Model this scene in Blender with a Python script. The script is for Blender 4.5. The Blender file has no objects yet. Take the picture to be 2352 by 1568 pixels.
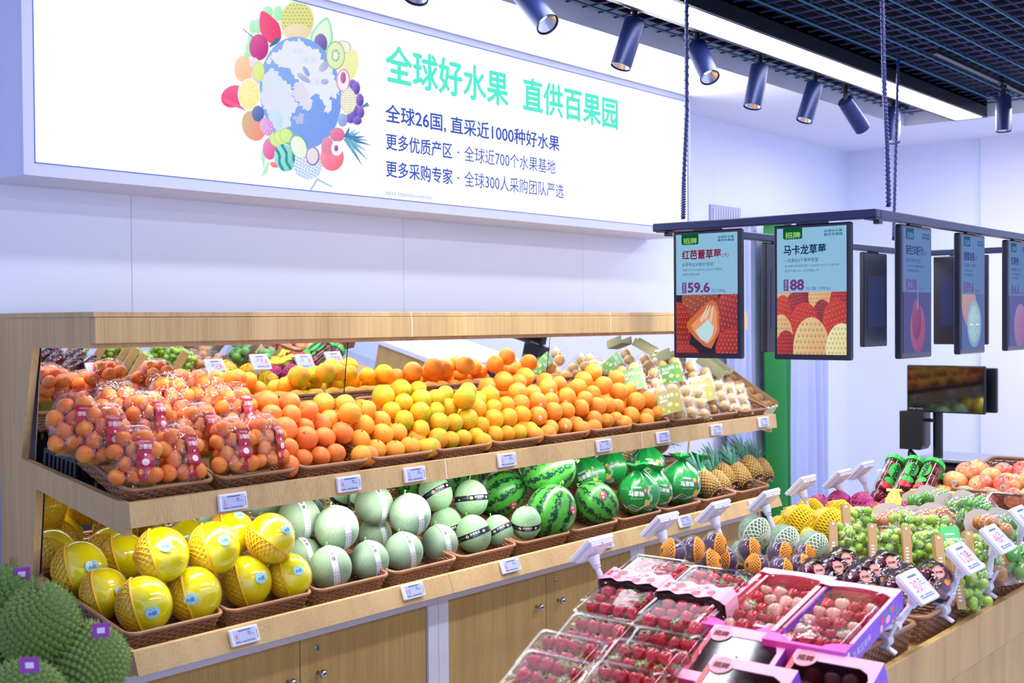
import bpy, bmesh, math, random
import numpy as np
from mathutils import Vector, Matrix, Euler
random.seed(7); rng = np.random.default_rng(7)
SC = bpy.context.scene
COL = SC.collection
# ------------------------------------------------------------------ camera
H = 1.55
YAW, PITCH, ROLL, F = 0.694, -0.01744, -0.00728, 2739.0
_f = np.array([math.cos(YAW)*math.cos(PITCH), math.sin(YAW)*math.cos(PITCH), math.sin(PITCH)])
_r0 = np.array([math.sin(YAW), -math.cos(YAW), 0.0]); _u0 = np.cross(_r0, _f)
_r = _r0*math.cos(ROLL)+_u0*math.sin(ROLL); _u = _u0*math.cos(ROLL)-_r0*math.sin(ROLL)
CAM = Vector((0, 0, H))
cam = bpy.data.cameras.new('camera'); cam_o = bpy.data.objects.new('camera', cam); COL.objects.link(cam_o)
cam.sensor_width = 36; cam.lens = F/2352*36; cam.clip_start = .05
M = Matrix(((_r[0], _u[0], -_f[0], 0), (_r[1], _u[1], -_f[1], 0), (_r[2], _u[2], -_f[2], H), (0, 0, 0, 1)))
cam_o.matrix_world = M
cam.dof.use_dof = True; cam.dof.focus_distance = 4.0; cam.dof.aperture_fstop = 4.0
SC.camera = cam_o
# ------------------------------------------------------------------ light and exposure
SC.view_settings.view_transform = 'Standard'; SC.view_settings.look = 'None'
EXPO = 0.85; SC.view_settings.exposure = EXPO; SC.view_settings.gamma = 1; SC.view_settings.use_curve_mapping = False
SC.cycles.transparent_max_bounces = 24; SC.cycles.max_bounces = 8; SC.cycles.sample_clamp_indirect = 4
SC.cycles.use_denoising = True
W = bpy.data.worlds.new('room_light'); SC.world = W; W.use_nodes = True
W.node_tree.nodes['Background'].inputs[0].default_value = (.56, .66, 1.0, 1)
W.node_tree.nodes['Background'].inputs[1].default_value = .78

def area(name, loc, rot, sx, sy, power, color=(1, 1, 1), spread=math.pi):
    l = bpy.data.lights.new(name, 'AREA'); l.shape = 'RECTANGLE'; l.size = sx; l.size_y = sy
    l.energy = power; l.color = color; l.spread = spread
    o = bpy.data.objects.new(name, l); o.location = loc; o.rotation_euler = rot; COL.objects.link(o); return o
def spot(name, loc, target, power, deg, color=(1, 1, 1), radius=.03, blend=.6):
    l = bpy.data.lights.new(name, 'SPOT'); l.energy = power; l.spot_size = math.radians(deg); l.spot_blend = blend
    l.shadow_soft_size = radius; l.color = color
    o = bpy.data.objects.new(name, l); o.location = loc
    o.rotation_euler = (Vector(target)-Vector(loc)).to_track_quat('-Z', 'Y').to_euler(); COL.objects.link(o); return o
COOL = (.84, .87, 1.0); WARM = (1.0, .95, .88)
area('sign_glow', (3.45, 3.155, 2.32), (math.radians(-90), 0, 0), 3.4, .6, 20, (.9, .93, 1))
area('ceiling_lamp_row_aisle', (4.1, .9, 2.62), (0, 0, 0), 4.4, .16, 34, COOL)
area('far_corner_fill', (6.4, 1.2, 2.60), (0, 0, 0), .3, 3.0, 24, (.97, .96, 1))  # added fill that brightens the far corner; no fixture hangs here
area('ceiling_lamp_row_front', (3.6, -.9, 2.62), (0, 0, 0), 5.0, .16, 34, COOL)
area('shelf_lamp_upper', (3.49, 2.925, 1.478), (math.radians(18), 0, 0), 3.4, .02, 6, (1, .97, .92))
area('shelf_lamp_lower', (3.49, 2.80, 1.022), (math.radians(12), 0, 0), 3.4, .02, 7.5, (1, .98, .95))
for i, (x, tx, p) in enumerate([(2.35, 2.6, 12), (2.95, 2.95, 20), (3.5, 3.35, 25), (4.05, 3.9, 24), (4.6, 4.75, 32), (5.2, 5.0, 16)]):
    spot('track_beam', (x, 2.42, 2.40), (tx, 2.92, 1.15), p, 42, WARM)
for i, (x, y, tx, ty, p) in enumerate([(1.6, 1.4, 2.5, 1.35, 15), (2.9, .7, 3.1, 1.4, 24), (3.9, 1.9, 3.9, 1.4, 24), (2.2, 2.2, 2.6, 1.6, 12)]):
    spot('island_beam', (x, y, 2.45), (tx, ty, .8), p, 50, (1, .96, .98))

# ------------------------------------------------------------------ pixel rays, used to find real positions on known planes
def ray(x, y): return Vector(_f + _r*((x-1176)/F) + _u*((784-y)/F))
def at_x(x, y, X): d = ray(x, y); return CAM+d*(X/d.x)
def at_y(x, y, Y): d = ray(x, y); return CAM+d*(Y/d.y)
def at_z(x, y, Z): d = ray(x, y); return CAM+d*((Z-H)/d.z)
def proj(P):
    d = np.array(P)-np.array(CAM); z = d@_f
    return 1176+F*(d@_r)/z, 784-F*(d@_u)/z, z

# ------------------------------------------------------------------ materials
MATS = {}
def lin(c): return tuple((v/12.92 if v <= .04045 else ((v+.055)/1.055)**2.4) for v in c)
def hexc(h): return lin(tuple(int(h[i:i+2], 16)/255 for i in (0, 2, 4)))
def new_mat(name):
    m = bpy.data.materials.new(name); m.use_nodes = True; nt = m.node_tree
    b = nt.nodes['Principled BSDF']; return m, nt, b
def N(nt, t, **kw):
    n = nt.nodes.new(t)
    for k, v in kw.items():
        if isinstance(k, str) and hasattr(n, k): setattr(n, k, v)
    return n
def L(nt, a, b): nt.links.new(a, b)
def flat(name, hx, rough=.5, metal=0, spec=.5, coat=0, emis=0, trans=0, noise=None, sss=0, rnd=0, alpha=None):
    """plain procedural material: colour with fine noise and bump"""
    if name in MATS: return MATS[name]
    m, nt, b = new_mat(name); c = hexc(hx) if isinstance(hx, str) else hx
    b.inputs['Base Color'].default_value = (*c, 1); b.inputs['Roughness'].default_value = rough
    b.inputs['Metallic'].default_value = metal; b.inputs['Specular IOR Level'].default_value = spec
    b.inputs['Coat Weight'].default_value = coat; b.inputs['Coat Roughness'].default_value = .06
    if emis: b.inputs['Emission Color'].default_value = (*c, 1); b.inputs['Emission Strength'].default_value = emis
    if noise or rnd:
        tc = N(nt, 'ShaderNodeTexCoord'); mix = N(nt, 'ShaderNodeHueSaturation')
        mix.inputs['Color'].default_value = (*c, 1)
        if noise:
            sc, amt, bmp = noise
            nz = N(nt, 'ShaderNodeTexNoise'); nz.inputs['Scale'].default_value = sc; nz.inputs['Detail'].default_value = 3
            L(nt, tc.outputs['Object'], nz.inputs['Vector'])
            mr = N(nt, 'ShaderNodeMapRange'); mr.inputs[3].default_value = 1-amt; mr.inputs[4].default_value = 1+amt
            L(nt, nz.outputs['Fac'], mr.inputs[0]); L(nt, mr.outputs[0], mix.inputs['Value'])
            if bmp:
                bp = N(nt, 'ShaderNodeBump'); bp.inputs['Strength'].default_value = bmp; bp.inputs['Distance'].default_value = .002
                L(nt, nz.outputs['Fac'], bp.inputs['Height']); L(nt, bp.outputs[0], b.inputs['Normal'])
        if rnd:
            oi = N(nt, 'ShaderNodeObjectInfo'); mr2 = N(nt, 'ShaderNodeMapRange')
            mr2.inputs[3].default_value = .5-rnd; mr2.inputs[4].default_value = .5+rnd
            L(nt, oi.outputs['Random'], mr2.inputs[0]); L(nt, mr2.outputs[0], mix.inputs['Hue'])
        L(nt, mix.outputs[0], b.inputs['Base Color'])
    MATS[name] = m; return m
def glow(name, c, s):
    if name in MATS: return MATS[name]
    m, nt, b = new_mat(name); nt.nodes.remove(b); e = N(nt, 'ShaderNodeEmission')
    e.inputs[0].default_value = (*(hexc(c) if isinstance(c, str) else c), 1); e.inputs[1].default_value = s*2**-EXPO
    L(nt, e.outputs[0], nt.nodes['Material Output'].inputs[0]); MATS[name] = m; return m
def film(name, tint=(1, 1, 1), lo=.05, hi=.55, bump=.0, scale=30, rough=.07, body=None, body_f=.0):
    """thin clear plastic: see-through sheet with a glossy reflection that grows towards grazing angles"""
    if name in MATS: return MATS[name]
    m, nt, b = new_mat(name)
    if body is None:
        nt.nodes.remove(b); b = N(nt, 'ShaderNodeBsdfGlossy'); b.inputs['Color'].default_value = (.93, .94, 1, 1); b.inputs['Roughness'].default_value = rough
    else: b.inputs['Base Color'].default_value = (*body, 1); b.inputs['Roughness'].default_value = rough
    tr = N(nt, 'ShaderNodeBsdfTransparent'); tr.inputs[0].default_value = (*tint, 1)
    lw = N(nt, 'ShaderNodeLayerWeight'); lw.inputs[0].default_value = .5
    pw = N(nt, 'ShaderNodeMath', operation='POWER'); pw.inputs[1].default_value = 3.6; L(nt, lw.outputs['Facing'], pw.inputs[0])
    mr = N(nt, 'ShaderNodeMapRange'); mr.inputs[3].default_value = lo; mr.inputs[4].default_value = hi
    L(nt, pw.outputs[0], mr.inputs[0])
    mx = N(nt, 'ShaderNodeMixShader'); L(nt, mr.outputs[0], mx.inputs[0]); L(nt, tr.outputs[0], mx.inputs[1]); L(nt, b.outputs[0], mx.inputs[2])
    if bump:
        tc = N(nt, 'ShaderNodeTexCoord'); nz = N(nt, 'ShaderNodeTexNoise'); nz.inputs['Scale'].default_value = scale
        nz.inputs['Detail'].default_value = 2; nz.inputs['Distortion'].default_value = 1.5
        L(nt, tc.outputs['Object'], nz.inputs['Vector'])
        bp = N(nt, 'ShaderNodeBump'); bp.inputs['Strength'].default_value = bump; bp.inputs['Distance'].default_value = .01
        L(nt, nz.outputs['Fac'], bp.inputs['Height']); L(nt, bp.outputs[0], b.inputs['Normal'])
    L(nt, mx.outputs[0], nt.nodes['Material Output'].inputs[0]); MATS[name] = m; return m
def wood(name, c1, c2):
    m, nt, b = new_mat(name); tc = N(nt, 'ShaderNodeTexCoord'); mp = N(nt, 'ShaderNodeMapping')
    mp.inputs['Scale'].default_value = (320, 320, 3); L(nt, tc.outputs['Object'], mp.inputs[0])
    nz = N(nt, 'ShaderNodeTexNoise'); nz.inputs['Scale'].default_value = 1; nz.inputs['Detail'].default_value = 4; L(nt, mp.outputs[0], nz.inputs['Vector'])
    mp2 = N(nt, 'ShaderNodeMapping'); mp2.inputs['Scale'].default_value = (16, 16, .6); L(nt, tc.outputs['Object'], mp2.inputs[0])
    n2 = N(nt, 'ShaderNodeTexNoise'); n2.inputs['Scale'].default_value = 1; n2.inputs['Detail'].default_value = 2; L(nt, mp2.outputs[0], n2.inputs['Vector'])
    ad = N(nt, 'ShaderNodeMath', operation='ADD'); L(nt, nz.outputs['Fac'], ad.inputs[0])
    ml = N(nt, 'ShaderNodeMath', operation='MULTIPLY'); ml.inputs[1].default_value = .7; L(nt, n2.outputs['Fac'], ml.inputs[0]); L(nt, ml.outputs[0], ad.inputs[1])
    cr = N(nt, 'ShaderNodeValToRGB'); cr.color_ramp.elements[0].position = .45; cr.color_ramp.elements[1].position = 1.25
    cr.color_ramp.elements[0].color = (*hexc(c1), 1); cr.color_ramp.elements[1].color = (*hexc(c2), 1)
    L(nt, ad.outputs[0], cr.inputs[0]); L(nt, cr.outputs[0], b.inputs['Base Color']); b.inputs['Roughness'].default_value = .42
    b.inputs['Specular IOR Level'].default_value = .3
    MATS[name] = m; return m
WOOD = wood('light_oak_laminate', 'AE8A58', 'CFAF7E')
WHITE = flat('white_wall_paint', 'E4EAFF', .6, noise=(3, .015, 0))
WHITEC = flat('white_laminate', 'E4E2F4', .4)
CEIL = flat('white_ceiling_paint', 'E6E8F8', .7)
BLACK = flat('black_metal', '10121C', .38, 0, .5)
NAVY = flat('dark_blue_lamp_metal', '1D2A5C', .35, .3, .5)
PLW = flat('white_plastic', 'E8E6F6', .35)
CLEAR = film('clear_plastic', (.98, .99, 1), .05, .6, .12, 45)
WRAP = film('crinkled_clear_film', (.985, .985, .99), .05, .62, .9, 34, .05)
DARKPLAS = flat('black_plastic', '14141E', .35)

# ------------------------------------------------------------------ mesh builder
class MB:
    def __init__(s): s.v = []; s.f = []; s.m = []; s.mats = []
    def mi(s, mat):
        if mat is None: return 0
        if mat not in s.mats: s.mats.append(mat)
        return s.mats.index(mat)
    def add(s, vs, fs, mat=None, xf=None):
        o = len(s.v); k = s.mi(mat)
        if xf is not None: vs = [tuple(xf @ Vector(v)) for v in vs]
        s.v.extend([tuple(v) for v in vs]); s.f.extend([tuple(i+o for i in f) for f in fs]); s.m.extend([k]*len(fs)); return s
    def box(s, a, b, mat=None, xf=None, bev=0):
        x0, y0, z0 = a; x1, y1, z1 = b
        if bev:
            e = bev; vs = []
            for (x, sx) in ((x0, 1), (x1, -1)):
                for (y, sy) in ((y0, 1), (y1, -1)):
                    for (z, sz) in ((z0, 1), (z1, -1)):
                        vs += [(x, y+sy*e, z+sz*e), (x+sx*e, y, z+sz*e), (x+sx*e, y+sy*e, z)]
            bm = bmesh.new(); [bm.verts.new(v) for v in vs]; bmesh.ops.convex_hull(bm, input=bm.verts)
            bm.verts.ensure_lookup_table(); bm.verts.index_update()
            s.add([v.co[:] for v in bm.verts], [[v.index for v in f.verts] for f in bm.faces], mat, xf); bm.free(); return s
        vs = [(x0, y0, z0), (x1, y0, z0), (x1, y1, z0), (x0, y1, z0), (x0, y0, z1), (x1, y0, z1), (x1, y1, z1), (x0, y1, z1)]
        return s.add(vs, [(0, 3, 2, 1), (4, 5, 6, 7), (0, 1, 5, 4), (1, 2, 6, 5), (2, 3, 7, 6), (3, 0, 4, 7)], mat, xf)
    def tube(s, pts, r, n=6, mat=None, xf=None, closed=False, cap=True):
        pts = [Vector(p) for p in pts]; K = len(pts); rs = r if hasattr(r, '__len__') else [r]*K
        vs = []; up = None
        for i, p in enumerate(pts):
            t = (pts[(i+1) % K]-pts[i-1]) if closed else (pts[min(i+1, K-1)]-pts[max(i-1, 0)])
            t.normalize()
            if up is None: up = Vector((0, 0, 1)) if abs(t.z) < .9 else Vector((1, 0, 0))
            a = t.cross(up); a.normalize(); b2 = a.cross(t); up = b2
            for j in range(n):
                w = 2*math.pi*j/n; vs.append(p+(a*math.cos(w)+b2*math.sin(w))*rs[i])
        fs = []
        for i in range(K if closed else K-1):
            i2 = (i+1) % K
            for j in range(n): fs.append((i*n+j, i*n+(j+1) % n, i2*n+(j+1) % n, i2*n+j))
        if cap and not closed: fs += [tuple(range(n-1, -1, -1)), tuple((K-1)*n+j for j in range(n))]
        return s.add(vs, fs, mat, xf)
    def lathe(s, prof, n=24, mat=None, xf=None):
        vs = []; fs = []; K = len(prof)
        for r, z in prof:
            for j in range(n): w = 2*math.pi*j/n; vs.append((r*math.cos(w), r*math.sin(w), z))
        for i in range(K-1):
            for j in range(n): fs.append((i*n+j, i*n+(j+1) % n, (i+1)*n+(j+1) % n, (i+1)*n+j))
        if prof[0][0] > 1e-5: fs.append(tuple(range(n-1, -1, -1)))
        if prof[-1][0] > 1e-5: fs.append(tuple((K-1)*n+j for j in range(n)))
        return s.add(vs, fs, mat, xf)
    def surf(s, fn, nu, nv, mat=None, xf=None, wrap=False):
        vs = [fn(i/(nu if wrap else nu-1), j/(nv-1)) for j in range(nv) for i in range(nu)]
        fs = [(j*nu+i, j*nu+(i+1) % nu, (j+1)*nu+(i+1) % nu, (j+1)*nu+i) for j in range(nv-1) for i in range(nu if wrap else nu-1)]
        return s.add(vs, fs, mat, xf)
    def prism(s, poly, z0, z1, mat=None, xf=None):
        n = len(poly); vs = [(x, y, z0) for x, y in poly]+[(x, y, z1) for x, y in poly]
        fs = [tuple(range(n-1, -1, -1)), tuple(range(n, 2*n))]+[(i, (i+1) % n, n+(i+1) % n, n+i) for i in range(n)]
        return s.add(vs, fs, mat, xf)
    def mesh(s, name, mat=None, smooth=0):
        me = bpy.data.meshes.new(name); me.from_pydata(s.v, [], s.f)
        mats = s.mats if s.mats else ([mat] if mat else [])
        for m_ in mats: me.materials.append(m_)
        if len(mats) > 1: me.polygons.foreach_set('material_index', s.m)
        if smooth:
            me.polygons.foreach_set('use_smooth', [True]*len(me.polygons))
            if smooth != 1: me.set_sharp_from_angle(angle=math.radians(smooth))
        me.update(); return me
    def obj(s, name, mat=None, parent=None, smooth=0, **kw): return put(name, s.mesh(name, mat, smooth), parent, **kw)
def put(name, data, parent=None, loc=None, rot=None, scale=None, mw=None):
    o = bpy.data.objects.new(name, data); COL.objects.link(o)
    if parent is not None: o.parent = parent
    if mw is not None: o.matrix_local = mw
    else:
        if loc is not None: o.location = loc
        if rot is not None: o.rotation_euler = rot
        if scale is not None: o.scale = scale if hasattr(scale, '__len__') else (scale,)*3
    return o
def tag(o, label=None, cat=None, group=None, kind=None):
    if label: o['label'] = label
    if cat: o['category'] = cat
    if group: o['group'] = group
    if kind: o['kind'] = kind
    return o
def struct(o): o['kind'] = 'structure'; return o
def empty(name, loc=(0, 0, 0), rot=None, scale=None, mw=None): return put(name, None, None, loc, rot, scale, mw)
def frame(origin, xdir, up=(0, 0, 1)):
    """4x4 whose local x looks along xdir and local z stays as close to up as it can"""
    x = Vector(xdir).normalized(); z = Vector(up); z = (z-x*z.dot(x)).normalized(); y = z.cross(x)
    return Matrix(((x.x, y.x, z.x, origin[0]), (x.y, y.y, z.y, origin[1]), (x.z, y.z, z.z, origin[2]), (0, 0, 0, 1)))
def zframe(P, ax): return Matrix.Translation(P) @ Vector(ax).to_track_quat('Z', 'Y').to_matrix().to_4x4()
def to_cam(P): return (CAM-Vector(P)).normalized()
RR = Vector(_r); UU = Vector(_u)
def look(P, dx, dy):
    """unit direction on a body at P that shows at (dx right, dy down) of its disc as seen from the photograph's side"""
    k = math.sqrt(max(1-dx*dx-dy*dy, .02)); return (to_cam(P)*k+RR*dx-UU*dy).normalized()
ROOTS = {}
def copy_tree(o, parent=None):
    c = o.copy(); COL.objects.link(c)
    if parent is not None: c.parent = parent; c.matrix_parent_inverse = o.matrix_parent_inverse
    for ch in KIDS.get(o.name, []): copy_tree(ch, c)
    return c
KIDS = {}
def remember(root):
    for ch in root.children:
        KIDS.setdefault(root.name, []).append(ch); remember(ch)

# ------------------------------------------------------------------ lettering as flat mesh
_TX = {}
def text_data(body, bold=0, align='LEFT', spacing=1.0):
    k = (body, bold, align, spacing)
    if k in _TX: return _TX[k]
    c = bpy.data.curves.new('lettering', 'FONT'); c.body = body; c.size = 1; c.resolution_u = 3
    c.align_x = 'LEFT'; c.space_character = spacing
    o = bpy.data.objects.new('lettering', c); COL.objects.link(o)
    me = bpy.data.meshes.new_from_object(o)
    v = np.array([x.co[:] for x in me.vertices]).reshape(-1, 3)[:, :2]; f = [tuple(p.vertices) for p in me.polygons]
    bpy.data.objects.remove(o); bpy.data.curves.remove(c); bpy.data.meshes.remove(me)
    if bold:
        n = len(v); vv = [v]; ff = list(f)
        offs = [(bold, 0), (bold/2, bold/2), (bold/2, -bold/2)]
        for q, (a, b) in enumerate(offs): vv.append(v+np.array([a, b])); ff += [tuple(i+n*(q+1) for i in p) for p in f]
        v = np.vstack(vv); f = ff
    cp = 4 if bold else 1; lay = np.repeat(np.arange(cp), len(v)//cp)
    _TX[k] = (v, f, lay); return _TX[k]
def text_fit(body, x0, y0, w=None, h=None, bold=0, center=False, spacing=1.0):
    """returns (verts2d, faces, layer) scaled so the ink box starts at x0,y0 with width w and/or height h"""
    v, f, lay = text_data(body, bold, spacing=spacing)
    if not len(v): return v, f, lay
    lo = v.min(0); hi = v.max(0); d = hi-lo
    sx = w/d[0] if w else h/d[1]; sy = h/d[1] if h else sx
    q = (v-lo)*np.array([sx, sy])+np.array([x0-(d[0]*sx/2 if center else 0), y0-(d[1]*sy/2 if center else 0)])
    return q, f, lay
def add_text(mb, fn, mat, *a, **k):
    """fn(x, y, off) -> 3D point"""
    q, f, lay = text_fit(*a, **k)
    mb.add([fn(p[0], p[1], l) for p, l in zip(q, lay)], f, mat)
def ellipsoid_fn(a, b, c, off=.0006):
    """wrap flat (x,y) around the +x side of an ellipsoid"""
    def fn(x, y, l=0):
        lon = x/b; lat = y/c; e = off+l*.00006
        return ((a+e)*math.cos(lat)*math.cos(lon), (b+e)*math.cos(lat)*math.sin(lon), (c+e)*math.sin(lat))
    return fn
def disc(mb, fn, cx, cy, rx, ry, mat, n=20, rings=3, l=0):
    vs = [fn(cx, cy, l)]; fs = []
    for k in range(1, rings+1):
        for j in range(n): w = 2*math.pi*j/n; vs.append(fn(cx+rx*k/rings*math.cos(w), cy+ry*k/rings*math.sin(w), l))
    for j in range(n): fs.append((0, 1+j, 1+(j+1) % n))
    for k in range(rings-1):
        for j in range(n): a = 1+k*n; fs.append((a+j, a+n+j, a+n+(j+1) % n, a+(j+1) % n))
    mb.add(vs, fs, mat)
def patch(mb, fn, x0, y0, x1, y1, mat, nx=2, ny=2, l=0):
    vs = [fn(x0+(x1-x0)*i/(nx-1), y0+(y1-y0)*j/(ny-1), l) for j in range(ny) for i in range(nx)]
    mb.add(vs, [(j*nx+i, j*nx+i+1, (j+1)*nx+i+1, (j+1)*nx+i) for j in range(ny-1) for i in range(nx-1)], mat)

# ------------------------------------------------------------------ labels that single each thing out
ORD = ['first', 'second', 'third', 'fourth', 'fifth', 'sixth', 'seventh', 'eighth', 'ninth', 'tenth', 'eleventh', 'twelfth', 'thirteenth', 'fourteenth', 'fifteenth', 'sixteenth', 'seventeenth', 'eighteenth', 'nineteenth', 'twentieth']
CLUST = []
def cluster(objs, base, place, slope=.14, thr=.75, rows=('front row', 'second row', 'third row', 'fourth row', 'fifth row', 'sixth row', 'seventh row', 'eighth row')):
    CLUST.append((objs, base, place, slope, thr, rows))
def trim(t, n=16):
    while len(t.split()) > n and ' the ' in t: t = t.replace(' the ', ' ', 1)
    w = t.split()
    if len(w) > n: w = w[:n]
    while w[-1].strip(',') in ('the', 'of', 'in', 'at', 'by', 'and', 'with', 'to', 'behind', 'on', 'its'): w = w[:-1]
    return ' '.join(w).strip(',')
def name_rows():
    for objs, base, place, slope, thr, rows in CLUST:
        P = []
        for o, r in objs:
            x, y, z = proj(o.matrix_world.translation if o.parent else o.location); P.append((y+slope*x, x, F*r/z, o))
        P.sort(key=lambda t: -t[0]); R = []; cur = [P[0]]
        for p in P[1:]:
            if cur[0][0]-p[0] > thr*2*p[2]: R.append(cur); cur = [p]
            else: cur.append(p)
        R.append(cur)
        for k, row in enumerate(R):
            row.sort(key=lambda t: t[1]); rn = rows[min(k, len(rows)-1)]
            for i, p in enumerate(row):
                rw = '' if len(R) == 1 else ', '+rn
                s = '' if len(row) == 1 else (', leftmost' if i == 0 else ', %s from left' % ORD[i])
                if len(row) > 2 and i == len(row)-1: s = ', rightmost'
                if s == '' and len(R) > 1: s = ', alone'
                p[3]['label'] = f"{base}{s}{rw}, {place}"
# ================================================================== the room
XW = 7.66; YW = 3.42; ZC = 2.669; XB = 6.848; YB = 2.70
def sbox(name, a, b, mat, bev=0): return struct(MB().box(a, b, mat, bev=bev).obj(name, mat))
sbox('floor', (-1.5, -2.5, -.1), (9, 3.6, 0), flat('pale_floor_tile', 'B9BAC6', .3, noise=(2, .03, 0)))
wb = struct(empty('wall_back'))
seams = [-1.5, .95, 2.187, 3.429, 4.65, 5.9, 7.1, 8.0]
for i in range(len(seams)-1):
    MB().box((seams[i]+.0006, YW, 0), (seams[i+1]-.0006, YW+.06, 2.8), WHITE, bev=.001).obj('wall_panel', WHITE, wb)
MB().box((-1.5, YW+.03, 0), (8, YW+.1, 2.8), flat('seam_shadow_gap', 'C0C4E0', .8)).obj('wall_backing', None, wb)
wf = struct(empty('wall_far'))
MB().box((XW, 2.5, 0), (XW+.1, YW, 2.8), WHITE).obj('wall_panel', WHITE, wf)
MB().box((XW-.05, .4, 0), (XW+.1, 2.516, 2.8), flat('white_pillar_paint', 'E3E1F4', .6)).obj('wall_panel', WHITE, wf)
MB().box((XW-.05, -2.5, 0), (XW+.1, .397, 2.8), WHITE).obj('wall_panel', WHITE, wf)
# ceiling: plain soffit around a recess with a black open grid
ce = struct(empty('ceiling'))
MB().box((1.2, YB, ZC), (8, YW+.1, 2.9), CEIL).obj('soffit_panel', CEIL, ce)
MB().box((XB, -2.5, ZC), (8, YB-.001, 2.9), CEIL).obj('soffit_panel', CEIL, ce)
MB().box((-1.5, -2.5, 2.95), (XB, YB, 3.3), flat('dark_ceiling_void', '0B0D16', .9)).obj('ceiling_void', None, ce)
sm = MB().box((-.0015, -.0015, 0), (.0015, .0015, .0), None)
ga = MB().box((0, -.0016, 0), (5.4, .0016, .007)).mesh('slat', flat('teal_painted_edge_light', '3D86A8', .4, .2))  # bright teal paints in the light caught by the black blades' lower edges
gb = MB().box((-.001, 0, 0), (.001, 5.1, .007)).mesh('slat', flat('violet_painted_edge_light', '444A8C', .4, .2))  # cross slats: lit lower edges likewise put into the violet colour
y = YB-.05
while y > -1.9: put('slat', ga, ce, loc=(XB-5.4, y, 2.728)); y -= .127
x = XB-.05
while x > 1.6: put('slat', gb, ce, loc=(x, YB-5.1, 2.7355)); x -= .104
gc = MB().box((0, -.003, 0), (5.4, .003, .04)).mesh('slat', flat('black_grid_blade', '0C0E1A', .6))
y = YB-.02
while y > -1.9: put('slat', gc, ce, loc=(XB-5.4, y, 2.765)); y -= .127/2
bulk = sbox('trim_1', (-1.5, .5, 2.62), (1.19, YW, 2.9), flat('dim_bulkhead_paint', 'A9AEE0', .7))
# linear lamp in the grid
st = empty('linear_ceiling_lamp', (4.3, 2.325, 2.668)); tag(st, 'long white glowing strip lamp in a black housing under the grid ceiling', 'lamp')
MB().box((-2.9, -.075, .004), (2.545, .075, .02)).obj('diffuser', glow('lamp_diffuser', (.93, .95, 1), 14), st)
hb = MB(); hb.box((-2.9, -.095, 0), (2.55, -.076, .095)); hb.box((-2.9, .076, 0), (2.55, .095, .095)); hb.box((-2.9, -.095, .06), (2.55, .095, .095)); hb.box((2.546, -.095, 0), (2.56, .095, .095))
hb.obj('housing', BLACK, st)
# ventilation grille on the back wall
vg = empty('ventilation_grille', at_y(1664, 494, YW-.001)); tag(vg, 'small white louvred air grille on the back wall above the hanging screens', 'vent')
MB().box((-.17, -.012, -.05), (.17, 0, .05), None, bev=.003).obj('grille_frame', flat('grille_grey', 'AEB4D6', .5), vg)
sv = MB().box((-.005, -.018, -.035), (.005, -.0125, .035)).mesh('slat', WHITEC)
for i in range(11): put('slat', sv, vg, loc=(-.14+i*.028, 0, 0))
# curtains in the corner
def curtain(name, x0, x1, y, z0, z1, folds, amp, mat, label):
    def fn(u, v):
        X = x0+(x1-x0)*u; w = math.sin(u*folds*2*math.pi+.6*math.sin(u*7))*amp*(.6+.4*(1-v))+.3*amp*math.sin(u*folds*5+v*2)
        return (X+.01*math.sin(v*5+u*9), y+w, z0+(z1-z0)*v)
    o = empty(name, (0, 0, 0)); tag(o, label, 'curtain')
    mb = MB(); mb.surf(fn, int(folds*16)+2, 14); me = mb.obj('cloth', mat, o, smooth=1)
    md = me.modifiers.new('thick', 'SOLIDIFY'); md.thickness = .004
    MB().tube([(x0, y, z1+.005), (x1, y, z1+.005)], .008, 8).obj('curtain_rod', BLACK, o)
    return o
CW = flat('white_curtain_cloth', 'B4BCE6', .75, noise=(60, .03, .1)); CG = flat('green_curtain_cloth', '0B7A33', .6, noise=(50, .05, .1))
curtain('white_curtain', 5.9, 6.22, 3.33, .02, 2.09, 4, .02, CW, 'narrow white pleated curtain between the shelf end and the green cloth')
curtain('green_curtain', 6.17, 6.47, 3.24, .02, 2.10, 1.5, .03, CG, 'dark green cloth hanging between two white curtains by the wall')
curtain('white_curtain', 6.45, 7.15, 3.33, .02, 2.09, 7, .03, CW, 'wide white pleated curtain beside the green cloth and the bare wall')

# ================================================================== printed pictures painted as coloured grids
def srgb2lin(a): return np.where(a <= .04045, a/12.92, ((a+.055)/1.055)**2.4)
def vcol_mat(name, emis=None, rough=.4, gloss=.04):
    m, nt, b = new_mat(name); at = N(nt, 'ShaderNodeVertexColor'); at.layer_name = 'print'
    if emis:
        e = N(nt, 'ShaderNodeEmission'); e.inputs[1].default_value = emis*2**-EXPO; L(nt, at.outputs[0], e.inputs[0])
        gl = N(nt, 'ShaderNodeBsdfGlossy'); gl.inputs['Roughness'].default_value = .08; gl.inputs[0].default_value = (gloss, gloss, gloss, 1)
        ad = N(nt, 'ShaderNodeAddShader'); L(nt, e.outputs[0], ad.inputs[0]); L(nt, gl.outputs[0], ad.inputs[1]); L(nt, ad.outputs[0], nt.nodes['Material Output'].inputs[0])
    else: L(nt, at.outputs[0], b.inputs['Base Color']); b.inputs['Roughness'].default_value = rough
    return m
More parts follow.
